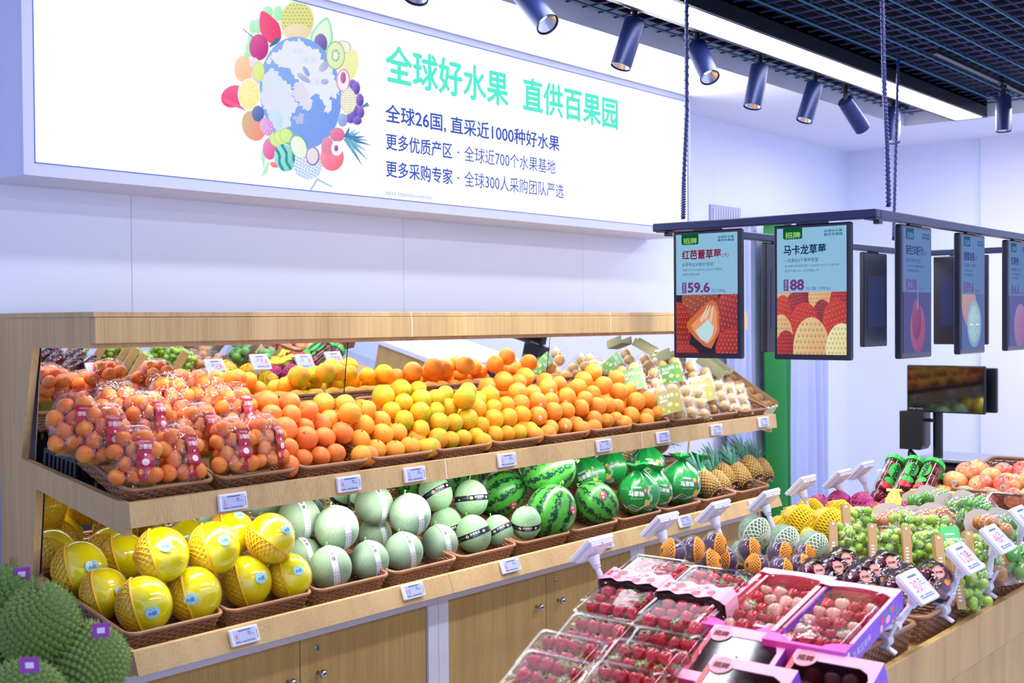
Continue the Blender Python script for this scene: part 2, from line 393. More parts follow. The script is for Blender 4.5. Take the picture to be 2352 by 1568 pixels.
class Canvas:
    def __init__(s, x0, y0, x1, y1, nx, ny, bg):
        s.X, s.Y = np.meshgrid(np.linspace(x0, x1, nx), np.linspace(y0, y1, ny)); s.nx, s.ny = nx, ny
        s.c = np.ones((ny, nx, 3))*np.array(bg)/255.; s.touched = np.zeros((ny, nx)); s.px = abs(x1-x0)/nx
    def paint(s, mask, col):
        mask = np.clip(mask, 0, 1)[..., None]; col = np.array(col)/255. if not isinstance(col, np.ndarray) or col.ndim == 1 else col
        s.c = s.c*(1-mask)+col*mask; s.touched = np.maximum(s.touched, mask[..., 0])
    def ell(s, cx, cy, rx, ry, rot, col, col2=None, rim=None, kind=None, soft=1.2):
        a = math.radians(rot); dx = s.X-cx; dy = s.Y-cy
        u = (dx*math.cos(a)+dy*math.sin(a))/rx; v = (-dx*math.sin(a)+dy*math.cos(a))/ry
        if kind == 'berry': q = u/(1-.45*(v > 0)*np.clip(v, 0, 1)**1.3); r = np.sqrt(q*q+v*v)
        elif kind == 'pear': q = u/(1-.45*np.clip(-v, 0, 1)); r = np.sqrt(q*q+v*v)
        else: r = np.sqrt(u*u+v*v)
        mask = (1-r)*min(abs(rx), abs(ry))/(soft*s.px*1.0)+.5
        c1 = np.array(col)/255.; c2 = np.array(col2 if col2 else [min(255, int(k*.45+255*.55)) for k in col])/255.
        t = np.clip(r*r, 0, 1)[..., None]; sh = np.clip(.5+(-u*.5-v*.5)*.7, 0, 1)[..., None]
        C = c1*(1-sh*.6)+c2*sh*.6
        if rim: w = np.clip((r-.86)*9, 0, 1)[..., None]; C = C*(1-w)+np.array(rim)/255.*w
        if kind in ('berry', 'seeds'):
            q_ = 5.5; rv = v*q_; row = np.floor(rv); du_ = (u*q_*.8+.5*(row % 2)) % 1-.5; dv_ = rv-row-.5; g = (du_**2+dv_**2 < .035)&(r < .93); g2 = (du_**2+(dv_-.12)**2 < .09)&(r < .95)
            C = C*(1-.22*g2[..., None]); C = np.where(g[..., None], C*.5+np.array([.5, .42, .22]), C)
        if kind == 'slice':
            ang = np.arctan2(v, u); g = (np.abs(np.sin(ang*5)) < .12)&(r < .82)
            C = np.where(g[..., None], 1.0, C)
        if kind == 'kiwi':
            ang = np.arctan2(v, u); w = np.clip(1-r/.28, 0, 1)[..., None]; C = C*(1-w)+w
            g = (np.abs(np.sin(ang*9)) > .8)&(r < .45)&(r > .28); C = np.where(g[..., None], np.array([.35, .4, .4]), C)
        if kind == 'stripe':
            g = np.sin(u*9+np.sin(v*5)*.8) > .35; C = np.where(g[..., None], np.array([.15, .55, .6]), C)
        if kind == 'net':
            g = (np.abs(np.sin(u*14+v*6+np.sin(v*9)))*np.abs(np.sin(v*13-u*7)) < .25); C = np.where(g[..., None], np.array([.6, .75, .95]), C)
        s.paint(mask, np.clip(C, 0, 1))
    def poly(s, pts, col, rag=0):
        X_, Y_ = s.X, s.Y
        if rag: s.X, s.Y = X_+rag*(np.sin(Y_/23)+.6*np.sin(Y_/9.7+X_/13)+.4*np.sin(X_/5.1)), Y_+rag*(np.sin(X_/19+1)+.6*np.sin(X_/8.3-Y_/15)+.4*np.sin(Y_/4.7))
        pts = np.array(pts, float); ins = np.zeros(s.X.shape, bool); n = len(pts)
        for i in range(n):
            x1, y1 = pts[i]; x2, y2 = pts[(i+1) % n]
            if y1 == y2: continue
            c = ((y1 > s.Y) != (y2 > s.Y)) & (s.X < (x2-x1)*(s.Y-y1)/(y2-y1)+x1); ins ^= c
        s.X, s.Y = X_, Y_; s.paint(ins.astype(float), col); return ins
    def build(s, name, fn, mat, parent, keep=None):
        """fn maps canvas X,Y arrays to 3D arrays"""
        P = np.stack(fn(s.X, s.Y), -1).reshape(-1, 3); nx, ny = s.nx, s.ny
        idx = np.arange(nx*ny).reshape(ny, nx); q = np.stack([idx[:-1, :-1], idx[:-1, 1:], idx[1:, 1:], idx[1:, :-1]], -1).reshape(-1, 4)
        if keep is not None:
            k = keep.reshape(-1)[q].any(1); q = q[k]; used = np.unique(q); remap = -np.ones(nx*ny, int); remap[used] = np.arange(len(used)); q = remap[q]; P = P[used]
        me = bpy.data.meshes.new(name); me.from_pydata(P.tolist(), [], q.tolist()); me.materials.append(mat)
        cc = np.concatenate([srgb2lin(np.clip(s.c, 0, 1)), np.ones((ny, nx, 1))], -1).reshape(-1, 4)
        if keep is not None: cc = cc[used]
        at = me.color_attributes.new('print', 'FLOAT_COLOR', 'POINT'); at.data.foreach_set('color', cc.astype(np.float32).ravel())
        return put(name, me, parent)

# ================================================================== light box sign on the back wall
LB = 3.162
lb = empty('light_box_sign', (3.45, LB, 2.3)); tag(lb, 'long glowing white sign with fruit globe and green and blue Chinese lettering', 'sign')
def lbp(n, mb, mat, **k):
    o = mb.obj(n, mat, lb, **k); o.location = (-3.45, -LB, -2.3); return o
FR = flat('sign_frame_lilac', 'D2D6EE', .45)
lbp('housing', MB().box((1.684, LB+.012, 1.965), (5.215, YW-.001, ZC-.001)), FR)
fb = MB(); fb.box((1.684, LB-.004, 1.965), (5.215, LB+.011, 2.0)); fb.box((1.684, LB-.004, 2.642), (5.215, LB+.011, ZC-.001)); fb.box((1.684, LB-.004, 2.0), (1.716, LB+.011, 2.642)); fb.box((5.19, LB-.004, 2.0), (5.215, LB+.011, 2.642))
lbp('frame', fb, FR)
fl = MB()
for a, b in (((1.716, 2.0), (5.19, 2.003)), ((1.716, 2.639), (5.19, 2.642)), ((1.716, 2.0), (1.719, 2.642)), ((5.187, 2.0), (5.19, 2.642))): fl.box((a[0], LB-.005, a[1]), (b[0], LB-.0005, b[1]))
lbp('edge_strip', fl, flat('sign_edge_blue', '5C74C8', .4))
lbp('lit_panel', MB().box((1.718, LB, 2.002), (5.188, LB+.008, 2.64)), glow('lit_sign_white', (.97, .98, 1), 1.12))
TQ = glow('lit_turquoise', '5FF2D6', 1.0); BL = glow('lit_blue', '4560C8', 1.0); BLL = glow('lit_pale_blue', '8FA0DC', 1.0)
lf = lambda x, y, l: (x, LB-.0010-.0002*l, y)
def lbt(body, px0, px1, pyt, pyb, mat, bold, pxr=905):
    x0 = at_y(px0, (pyt+pyb)/2, LB).x; x1 = at_y(px1, (pyt+pyb)/2, LB).x
    zt = at_y(pxr, pyt, LB).z; zb = at_y(pxr, pyb, LB).z
    m = MB(); add_text(m, lf, mat, body, x0, zb, w=x1-x0, h=zt-zb, bold=bold); lbp('lettering', m, None)
lbt('全球好水果', 885, 1167, 103, 193, TQ, .045); lbt('直供百果园', 1200, 1418, 103, 193, TQ, .045)
lbt('全球26国, 直采近1000种好水果', 885, 1284, 241, 285, BL, .03)
lbt('更多优质产区', 886, 1038, 308, 346, BL, .025); lbt('·', 1050, 1054, 325, 330, BL, .02); lbt('全球近700个水果基地', 1066, 1275, 308, 346, BL, 0)
lbt('更多采购专家', 886, 1039, 370, 408, BL, .025); lbt('·', 1050, 1054, 387, 392, BL, .02); lbt('全球300人采购团队严选', 1066, 1294, 370, 408, BL, 0)
lbt('数据来源: 百果园ERP系统 EHR系统 BI系统', 886, 991, 441, 450, BLL, 0)
# fruit globe print, painted in pixels of the picture's own crop then laid on the panel
GX0, GX1 = at_y(500, 230, LB).x, at_y(870, 230, LB).x
k = 3.41
cv = Canvas(60, 1570, 1300, 0, 330, 420, (255, 255, 255))
E_ = cv.ell
for a in [(460, 95, 40, 48), (540, 105, 38, 60), (345, 210, 30, 52), (385, 205, 30, 58), (328, 312, 26, 46), (305, 370, 22, 35), (303, 425, 35, 25)]: E_(*a, 0, (150, 240, 180), (225, 255, 225))
E_(690, 160, 130, 150, 0, (232, 222, 130), (215, 240, 150), kind='seeds'); E_(690, 250, 110, 60, 0, (240, 215, 165))
E_(472, 215, 78, 140, -25, (240, 45, 100), (250, 110, 150), kind='pear'); cv.poly([(470, 360), (520, 300), (570, 290), (520, 350), (480, 370)], (50, 110, 150))
cv.poly([(250, 215), (262, 220), (360, 300), (352, 308)], (120, 150, 190)); E_(390, 370, 75, 102, 0, (190, 30, 120), (240, 120, 180))
E_(885, 280, 88, 150, 15, (130, 225, 185), (180, 250, 215), kind='pear'); E_(885, 285, 72, 130, 15, (225, 250, 215), (240, 255, 240), kind='pear'); E_(873, 340, 52, 76, 0, (90, 70, 160), (170, 160, 220))
E_(1050, 370, 60, 50, 0, (245, 245, 225), (255, 255, 250), rim=(140, 140, 130)); E_(1105, 510, 62, 125, 10, (238, 242, 150), (250, 250, 200))
E_(715, 728, 318, 442, -8, (105, 150, 240), (150, 190, 250))
lands = [[(470, 540), (530, 560), (600, 640), (660, 720), (690, 830), (650, 900), (620, 990), (560, 1060), (520, 1000), (480, 900), (410, 820), (400, 700), (430, 580)],
 [(480, 420), (560, 380), (600, 330), (700, 310), (780, 360), (860, 420), (930, 500), (990, 620), (1020, 720), (1000, 780), (960, 760), (940, 900), (910, 860), (880, 760), (840, 740), (800, 760), (740, 700), (700, 620), (640, 560), (560, 520), (500, 470)],
 [(660, 640), (720, 640), (780, 720), (815, 790), (770, 860), (720, 870), (690, 780), (650, 690)],
 [(660, 900), (760, 900), (740, 960), (690, 980)], [(455, 470), (490, 450), (500, 500), (460, 510)]]
for i, p in enumerate(lands): cv.poly(p, [(222, 230, 252), (232, 238, 252), (225, 222, 245), (180, 190, 235), (225, 235, 250)][i], 11)
for (a_, b_, c_, d_) in ((520, 640, 90, 60), (560, 760, 60, 80), (780, 470, 90, 40), (830, 640, 70, 40), (700, 400, 60, 30), (560, 860, 50, 50)): cv.paint(np.clip(1-((cv.X-a_)/c_)**2-((cv.Y-b_)/d_)**2, 0, 1)*.5*(.5+.5*np.sin(cv.X/9+np.sin(cv.Y/14)*2)*np.sin(cv.Y/11)), (196, 196, 236) if a_ > 650 else (205, 228, 250))
E_(520, 930, 50, 90, -20, (190, 225, 250), (225, 235, 255)); E_(740, 610, 60, 22, 35, (150, 165, 215)); E_(900, 520, 50, 30, -50, (165, 165, 215)); E_(905, 640, 30, 22, 0, (140, 170, 230)); E_(760, 560, 18, 45, -30, (120, 150, 235))
E_(990, 435, 74, 112, 0, (214, 244, 180), (240, 255, 220), rim=(160, 175, 110), kind='kiwi')
E_(1060, 520, 60, 90, 0, (240, 170, 230)) if False else None
E_(1050, 630, 55, 92, 0, (215, 120, 190)); E_(1050, 630, 44, 80, 0, (255, 245, 255)); E_(1050, 608, 22, 46, 0, (190, 60, 150), kind='seeds')
for a in [(1125, 660, 28, 38), (1150, 690, 32, 52), (1180, 785, 30, 52), (1140, 870, 35, 50), (1187, 880, 28, 45), (1110, 925, 42, 40), (1160, 945, 35, 32)]: E_(*a, 0, (75, 45, 175), (190, 170, 245))
E_(1090, 790, 62, 100, 0, (245, 245, 215), (255, 255, 245), rim=(225, 225, 160), kind='seeds'); E_(1045, 940, 38, 52, 0, (120, 150, 225), (200, 215, 250)); cv.poly([(1195, 830), (1240, 800), (1254, 830), (1200, 845)], (80, 130, 180))
E_(270, 540, 73, 102, 0, (255, 190, 140), (255, 225, 200)); E_(352, 490, 38, 40, 0, (235, 220, 240)); E_(365, 600, 36, 80, 0, (235, 200, 235)); E_(388, 560, 46, 78, 0, (215, 240, 120), (240, 250, 190), rim=(190, 220, 110))
E_(190, 755, 82, 100, 60, (240, 50, 110), (250, 130, 170)); cv.poly([(105, 760), (240, 820), (290, 868), (160, 820), (110, 790)], (250, 90, 150)); E_(312, 738, 88, 124, 0, (248, 240, 130), (255, 252, 200), rim=(255, 255, 245), kind='slice')
E_(350, 985, 90, 120, -20, (255, 130, 110), (190, 225, 170)); E_(383, 890, 48, 62, 0, (45, 75, 180), (150, 170, 240), kind='seeds'); E_(450, 992, 52, 72, -20, (220, 130, 215), (240, 200, 240), kind='slice')
for p in [[(430, 1190), (500, 1150), (530, 1200), (440, 1230)], [(410, 1150), (440, 1230), (430, 1330), (410, 1250)], [(440, 1300), (475, 1240), (460, 1350), (405, 1385)]]: cv.poly(p, (190, 240, 200))
E_(475, 1165, 55, 85, 0, (230, 70, 150), (250, 190, 225)); E_(510, 1290, 35, 20, 20, (250, 90, 110))
for a in [(520, 1095, 44, 60), (558, 1080, 46, 62), (606, 1062, 50, 60)]: E_(*a, -30, (205, 242, 130), (235, 252, 190), rim=(150, 210, 110))
E_(592, 1235, 82, 108, -15, (110, 215, 200), (190, 245, 235), kind='stripe'); E_(775, 1300, 112, 104, 0, (228, 238, 252), (245, 250, 255), kind='net')
E_(700, 1145, 66, 98, -20, (70, 150, 160)); E_(702, 1152, 58, 90, -20, (236, 250, 222), (248, 255, 240)); E_(812, 1222, 54, 74, 0, (140, 90, 190)); E_(810, 1222, 44, 62, 0, (238, 228, 245), kind='seeds')
E_(962, 1232, 92, 106, 0, (250, 95, 130), (255, 190, 195)); E_(1003, 1055, 58, 56, 0, (232, 90, 160), (250, 170, 205), kind='seeds'); E_(925, 1145, 48, 72, 0, (240, 110, 165), (250, 180, 210), kind='seeds'); E_(1000, 1162, 44, 58, 0, (255, 245, 255)); E_(995, 1160, 16, 24, 0, (120, 60, 150))
for i, (ex, ey) in enumerate([(1250, 1100), (1275, 1140), (1245, 1190), (1250, 1260), (1200, 1300), (1150, 1010), (1190, 1030), (1230, 1070), (1160, 1220), (1120, 1190), (1100, 990)]):
    bx, by = 1070, 1080; nx_, ny_ = -(ey-by), ex-bx; l_ = math.hypot(nx_, ny_); nx_, ny_ = nx_/l_*22, ny_/l_*22
    cv.poly([(bx+nx_, by+ny_), (ex, ey), (bx-nx_, by-ny_)], [(90, 165, 205), (60, 120, 180), (120, 195, 215)][i % 3])
cv.poly([(845, 1390), (865, 1395), (790, 1510), (775, 1510), (820, 1430)], (170, 210, 235)); cv.poly([(860, 1400), (965, 1458), (960, 1468), (850, 1415)], (170, 210, 235))
def glb(X, Y):
    # print coordinates -> sign plane, by the plane's own homography
    px = 480+X/k; py = Y/k
    dx = _f[0]+_r[0]*(px-1176)/F+_u[0]*(784-py)/F; dy = _f[1]+_r[1]*(px-1176)/F+_u[1]*(784-py)/F; dz = _f[2]+_r[2]*(px-1176)/F+_u[2]*(784-py)/F
    t = LB/dy; return dx*t, np.full(X.shape, LB-.0008), H+dz*t
cv.c = cv.c*.86+.14; _kp = (cv.touched > .05)
_px, _py, _pz = glb(cv.X, cv.Y); _kp &= (_pz < 2.636)
o = cv.build('fruit_globe_print', glb, vcol_mat('lit_print', 1.0, gloss=0), lb, keep=_kp); o.location = (-3.45, -LB, -2.3)
# ================================================================== wall display unit
UX0, UX1, J1, J2 = 1.72, 5.262, 2.911, 4.09
du = empty('display_shelf_unit', (UX0, 2.8, 0)); tag(du, 'long pale oak two-tier fruit display unit with mirrored back against the wall', 'shelf')
def dup_(name, mb, mat=None, **k): o = mb.obj(name, mat, du, **k); o.location = (-UX0, -2.8, 0); return o
PM = Matrix(((0, 0, 1, 0), (1, 0, 0, 0), (0, 1, 0, 0), (0, 0, 0, 1)))
profs = [[(3.385, 1.567), (2.89, 1.567), (2.89, 1.484), (3.385, 1.484)], [(3.385, 1.484), (3.19, 1.484), (3.262, 1.165), (3.385, 1.165)], [(3.385, 1.165), (3.262, 1.165), (2.738, 1.083), (2.738, 1.0), (3.18, 1.085), (3.385, 1.085)], [(3.385, 1.085), (3.18, 1.085), (3.215, .80), (3.385, .80)],
    [(3.385, .80), (3.215, .80), (2.725, .70), (2.725, .637), (3.385, .637)], [(3.385, .637), (2.80, .637), (2.80, 0), (3.385, 0)]]
for x0, x1 in ((UX0, UX0+.022), (UX1-.022, UX1)):
    m = MB(); [m.prism(p, x0, x1, None, PM) for p in profs]; dup_('side_panel', m, WOOD)
EDGE = flat('white_edge_seam', 'ECE4DC', .4)
def shelf_y(y, a, b): return a[1]+(b[1]-a[1])*(y-a[0])/(b[0]-a[0])
for x0, x1 in ((UX0, J1), (J1, J2), (J2, UX1)):
    a = x0+(.0 if x0 == UX0 else .001); b = x1-(.0 if x1 == UX1 else .001)
    dup_('top_fascia', MB().box((a, 2.866, 1.497), (b, 2.889, 1.566), bev=.0015), WOOD)
    dup_('top_board', MB().box((a-(.0015 if x0 == UX0 else 0), 2.87, 1.5675), (b, 3.385, 1.582), bev=.001), WOOD)
    ai = a+(.0225 if x0 == UX0 else 0); bi = b-(.0225 if x1 == UX1 else 0)
    dup_('soffit_board', MB().box((ai, 2.8895, 1.484), (bi, 3.2, 1.4965)), WOOD)
    # mid tier lip, slanted slightly, and its sloped board
    m = MB(); m.prism([(2.717, 1.088), (2.7375, 1.088), (2.7375, 1.023), (2.709, 1.023)], a, b, None, Matrix(((0, 0, 1, 0), (1, 0, 0, 0), (0, 1, 0, 0), (0, 0, 0, 1)))); dup_('shelf_lip', m, WOOD)
    m = MB(); m.prism([(2.738, 1.040), (3.30, 1.115), (3.30, 1.095), (2.738, 1.022)], ai, bi, None, Matrix(((0, 0, 1, 0), (1, 0, 0, 0), (0, 1, 0, 0), (0, 0, 0, 1)))); dup_('shelf_board', m, WOOD)
    m = MB(); m.prism([(2.706, .705), (2.7245, .705), (2.7245, .646), (2.682, .646)], a, b, None, Matrix(((0, 0, 1, 0), (1, 0, 0, 0), (0, 1, 0, 0), (0, 0, 0, 1)))); dup_('shelf_lip', m, WOOD)
    m = MB(); m.prism([(2.725, .664), (3.30, .765), (3.30, .745), (2.725, .646)], ai, bi, None, Matrix(((0, 0, 1, 0), (1, 0, 0, 0), (0, 1, 0, 0), (0, 0, 0, 1)))); dup_('shelf_board', m, WOOD)
for x in (J1, J2):
    dup_('seam_strip', MB().box((x-.0018, 2.8652, 1.4975), (x+.0018, 2.868, 1.566)).box((x-.0018, 2.869, 1.5672), (x+.0018, 2.875, 1.583)), EDGE)
    m = MB(); m.prism([(2.7165, 1.0885), (2.72, 1.0885), (2.712, 1.0235), (2.7085, 1.0235)], x-.0016, x+.0016, None, Matrix(((0, 0, 1, 0), (1, 0, 0, 0), (0, 1, 0, 0), (0, 0, 0, 1)))); dup_('seam_strip', m, EDGE)
MIR = flat('silver_mirror', (.93, .95, .97), .0, 1.0)
for x0, x1 in ((UX0+.023, J1), (J1, J2), (J2, UX1-.023)):
    for (ya, za, yb, zb) in ((3.187, 1.483, 3.232, 1.13), (3.176, 1.09, 3.209, .80)):
        m = MB(); m.add([(x0+.002, ya, za), (x1-.002, ya, za), (x1-.002, yb, zb), (x0+.002, yb, zb), (x0+.002, ya+.006, za), (x1-.002, ya+.006, za), (x1-.002, yb+.006, zb), (x0+.002, yb+.006, zb)],
            [(0, 3, 2, 1), (4, 5, 6, 7), (0, 1, 5, 4), (1, 2, 6, 5), (2, 3, 7, 6), (3, 0, 4, 7)]); dup_('mirror_pane', m, MIR)
dup_('back_board', MB().box((UX0+.022, 3.31, .64), (UX1-.022, 3.38, 1.565)), WHITEC)
ledm = glow('shelf_lamp_strip', (1, .98, .95), 6)
dup_('lamp_strip', MB().box((UX0+.05, 2.915, 1.4836), (UX1-.05, 2.925, 1.4839)), ledm)
m = MB(); m.box((UX0+.05, 2.80, 1.0285), (UX1-.05, 2.812, 1.0288)); dup_('lamp_strip', m, ledm)

# base cabinets under the unit
CABD = flat('x', 'B58F5C', .4)
DOORW = wood('oak_cabinet_door', 'A27E4A', 'C4A266')
METAL = flat('brushed_steel', 'B9BAC4', .28, 1.0)
knob = MB().lathe([(0, 0), (.006, 0), (.005, .012), (.006, .016), (.012, .02), (.0145, .026), (.012, .032), (.006, .035), (0, .0355)], 18).mesh('knob', METAL, 1)
lock = MB().lathe([(0, 0), (.0105, 0), (.0105, .003), (.0085, .0045), (.0075, .003), (.0045, .003), (.0035, .006), (0, .006)], 18).box((-.001, -.004, .006), (.001, .004, .0066)).mesh('lock', METAL, 40)
RX = Matrix.Rotation(math.pi/2, 4, 'X')
def cabinet(x0, x1, doors, label):
    c = empty('base_cabinet', ((x0+x1)/2, 3.0, 0)); tag(c, label, 'cabinet', 'base cabinets under the wall display')
    def q(n, mb, mat): o = mb.obj(n, mat, c); o.location = (-(x0+x1)/2, -3.0, 0); return o
    fr = MB(); fr.box((x0+.001, 2.805, .585), (x1-.001, 3.38, .636)); fr.box((x0+.001, 2.805, 0), (x0+.05, 3.38, .585)); fr.box((x1-.05, 2.805, 0), (x1-.001, 3.38, .585)); fr.box((x0+.05, 2.83, 0), (x1-.05, 3.38, .08)); fr.box((x0+.05, 3.34, .08), (x1-.05, 3.38, .585))
    q('frame', fr, WHITEC)
    for (a, b, kx, lx) in doors:
        d = q('door', MB().box((a+.0015, 2.812, .082), (b-.0015, 2.83, .583), bev=.001), DOORW)
        k = put('knob', knob, d, mw=Matrix.Translation((kx, 2.812, .468)) @ RX)
        if lx: put('lock', lock, d, mw=Matrix.Translation((lx, 2.812, .545)) @ RX)
cabinet(UX0+.024, J1+.055, [(UX0+.075, 2.36, 2.31, None), (2.36, J1, 2.43, 2.426)], 'base cabinet at the left end of the display unit, near the durians')
cabinet(J1+.055, 4.19, [(3.02, 3.572, 3.511, None), (3.572, 4.137, 3.645, 3.633)], 'middle base cabinet with two oak doors, steel knobs and a lock')
cabinet(4.19, UX1-.024, [(4.245, 4.765, 4.70, None), (4.765, UX1-.08, 4.83, 4.82)], 'base cabinet at the far end of the display unit, behind the price holders')

# ================================================================== wicker baskets
def wicker(name, c1, c2):
    m = flat(name, c1, .5, noise=(90, .25, .3)); return m
WK = wicker('brown_wicker', '86593C', ''); WKR = flat('brown_wicker_rim', '96694A', .42, noise=(60, .15, 0))
def rrect(w, l, r, s, ox=0):
    """point and outward normal at arclength fraction s around a rounded rectangle centred at 0"""
    w2, l2 = w/2-r, l/2-r; segs = [2*w2, math.pi*r/2, 2*l2, math.pi*r/2]*2; T = sum(segs); d = (s % 1)*T
    cs = [(w2, -l2, -90), (w2, l2, 0), (-w2, l2, 90), (-w2, -l2, 180)]
    for i in range(4):
        a = segs[2*i]
        if d <= a:
            t = d/a if a > 0 else 0
            st = [(-w2, -l2-r, 1, 0, 0, -1), (w2+r, -l2, 0, 1, 1, 0), (w2, l2+r, -1, 0, 0, 1), (-w2-r, l2, 0, -1, -1, 0)][i]
            return st[0]+st[2]*d, st[1]+st[3]*d, st[4], st[5]
        d -= a; a = segs[2*i+1]
        if d <= a:
            w_ = math.radians(cs[i][2]+90*d/a); return cs[i][0]+r*math.cos(w_), cs[i][1]+r*math.sin(w_), math.cos(w_), math.sin(w_)
        d -= a
    return -w2, -l2-r, 0, -1
def per(w, l, r): return 2*(w-2*r)+2*(l-2*r)+2*math.pi*r
def basket_meshes(w, l, h, flare=.016):
    """origin at the front rim centre, x across, y back, z up; rim at z=0, floor at -h"""
    r = .03; P = per(w, l, r); ns = int(P/.021)//2*2; S = ns*4; rows = max(4, int(h/.0075)); vs = []; fs = []
    wall = MB()
    def pt(s, z, o):
        k = (z+h)/h; x, y, nx, ny = rrect(w-.012, l-.012, r, s); o = o-flare*(1-k); return (x+nx*o, y+ny*o+l/2, z)
    for q in range(rows):
        zc = -h+.004+(h-.010)*q/(rows-1); a = len(wall.v)
        for i in range(S):
            o = .0022*math.cos(math.pi*i/4+math.pi*q); s = i/S
            for dz, do in ((-.0032, 0), (0, -.0016), (.0032, 0), (0, .0016)): wall.v.append(pt(s, zc+dz, o+do))
        for i in range(S):
            j = (i+1) % S
            for c in range(4): wall.f.append((a+i*4+c, a+j*4+c, a+j*4+(c+1) % 4, a+i*4+(c+1) % 4)); wall.m.append(0)
    for i in range(ns):
        s = (i+.0)/ns; wall.tube([pt(s, -h, 0), pt(s, 0, 0)], .0018, 4, cap=False)
    wm = wall.mesh('weave', WK)
    fl = MB(); a = w/2-flare-.008; n = int((l-.05)/.0105)
    for i in range(n):
        y = flare+.012+i*(l-2*flare-.02)/n; fl.box((-a, y, -h+.001), (a, y+.0075, -h+.006))
    for i in range(int(2*a/.03)):
        x = -a+i*.03+.012; fl.box((x, flare+.008, -h-.002), (x+.005, l-flare-.008, -h+.001))
    fm = fl.mesh('floor_weave', WK)
    rm = MB(); K = int(P/.0042); pts = [pt(i/K, 0, .001) for i in range(K)]; rs = [.0056 if i % 2 else .0066 for i in range(K)]
    rm.tube(pts, rs, 6, closed=True); rmm = rm.mesh('rim', WKR, 1)
    return rmm, wm, fm
BM_UP = basket_meshes(.288, .455, .05); BM_LO = basket_meshes(.315, .475, .062)
BM_I1 = basket_meshes(.335, .46, .065); BM_IS = basket_meshes(.335, .30, .065)
def basket(ms, mw, label, group):
    o = empty('wicker_basket', mw=mw); tag(o, label, 'basket', group)
    for n, m in zip(('rim', 'wall_weave', 'floor_weave'), ms): put(n, m, o)
    return o
AU = math.atan2(.165, .423); AL = math.atan2(.105, .46)
UPN = ['mandarin bags', 'mandarin bags, second', 'large reddish oranges', 'stemmed tangerines', 'green-tinged yellow oranges', 'yellow oranges', 'stickered oranges', 'plain oranges', 'the rightmost loose oranges', 'fruit punnets by the oranges', 'fruit punnets by the kiwi carton', 'the kiwi carton']
BW = .2942
for i in range(12):
    basket(BM_UP, Matrix.Translation((UX0+BW*(i+.5), 2.737, 1.113)) @ Matrix.Rotation(AU, 4, 'X'),
        f'brown wicker basket holding {UPN[i]}, upper shelf' if i != 1 else 'brown wicker basket of mandarin bags next to the leftmost one, upper shelf', 'wicker baskets on the upper shelf')
LON = ['leftmost yellow melons', 'yellow melons beside the white-banded melons', 'white-banded melons beside the yellow melons', 'white-banded melons beside the black-banded ones', 'black-banded melons', 'the nearer watermelons', 'the farthest watermelon', 'bagged pomelos by the watermelon', 'bagged pomelos by the pineapples', 'pineapples by the pomelos', 'pineapples at the far end']
LBW = (UX1-UX0)/11
for i in range(11):
    basket(BM_LO, Matrix.Translation((UX0+LBW*(i+.5), 2.737, .737)) @ Matrix.Rotation(AL, 4, 'X'), f'brown wicker basket holding {LON[i]}, lower shelf', 'wicker baskets on the lower shelf')
# dark crates that prop the upper baskets
CR = flat('black_crate_plastic', '0C0F1E', .45)
cm_ = MB(); cw = .285
cm_.box((-cw/2, 0, 0), (cw/2, .012, .012)).box((-cw/2, 0, .085), (cw/2, .012, .097)).box((-cw/2, .16, 0), (cw/2, .172, .097)).box((-cw/2, .0, 0), (cw/2, .172, .006))
for i in range(12): cm_.box((-cw/2+i*(cw-.012)/11, .001, .01), (-cw/2+.010+i*(cw-.012)/11, .011, .088))
for s in (-1, 1):
    x = s*(cw/2-.005); cm_.box((x-.005, 0, 0), (x+.005, .172, .012)).box((x-.005, 0, .085), (x+.005, .172, .097))
    for i in range(8): cm_.box((x-.004, .004+i*.022, .01), (x+.004, .014+i*.022, .088))
cme = cm_.mesh('crate', CR)
for i in range(12):
    c = put('plastic_crate', cme, loc=(UX0+.024+BW*(i+.47), 3.015, 1.082), rot=(math.radians(7.5), 0, 0))
    tag(c, 'black slotted plastic crate propping up the leftmost upper basket' if i == 0 else 'black plastic crate hidden behind the upper baskets', 'crate', 'black crates behind the upper baskets')

# ================================================================== electronic price labels
EINK = flat('price_label_screen', 'B9C0E6', .25); INK = flat('price_label_ink', '4A4F86', .5); REDI = flat('price_label_red', 'D2506E', .5)
def esl_mesh(price, w=.094, h=.047, big=False):
    m = MB(); m.box((-w/2, -.012, -h/2), (w/2, 0, h/2), PLW, bev=.002); m.box((-w/2+.006, 0, -h/2+.006), (w/2-.006, .004, h/2-.004), PLW)
    y = -.0124
    fn = lambda x, z, l=0: (x, y-.0002-.0001*l, z)
    patch(m, lambda x, z, l=0: (x, y, z), -w/2+.008, -h/2+.005, w/2-.012, h/2-.005, EINK)
    sx = w/.094; sz = h/.047
    for (a, b, c, d) in ((-.022, .0135, .022, .0165), (.008, .007, .018, .009), (.008, .0035, .02, .005), (.008, 0, .031, .0012), (-.036, -.0145, -.02, -.0125), (-.036, -.0175, .03, -.016), (-.012, -.0145, .028, -.013)):
        patch(m, fn, a*sx, b*sz, c*sx, d*sz, INK)
    for i in range(9): patch(m, fn, .0375*sx, (-.014+i*.003)*sz, .0415*sx, (-.0125+i*.003)*sz, INK)
    add_text(m, fn, REDI, price, -.034*sx, -.008*sz, None, (.014 if not big else .017)*sz)
    return m.mesh('price_label', None, 30)
E1 = {p: esl_mesh(p) for p in ('5.', '3.', '13.', '8.', '9.')}
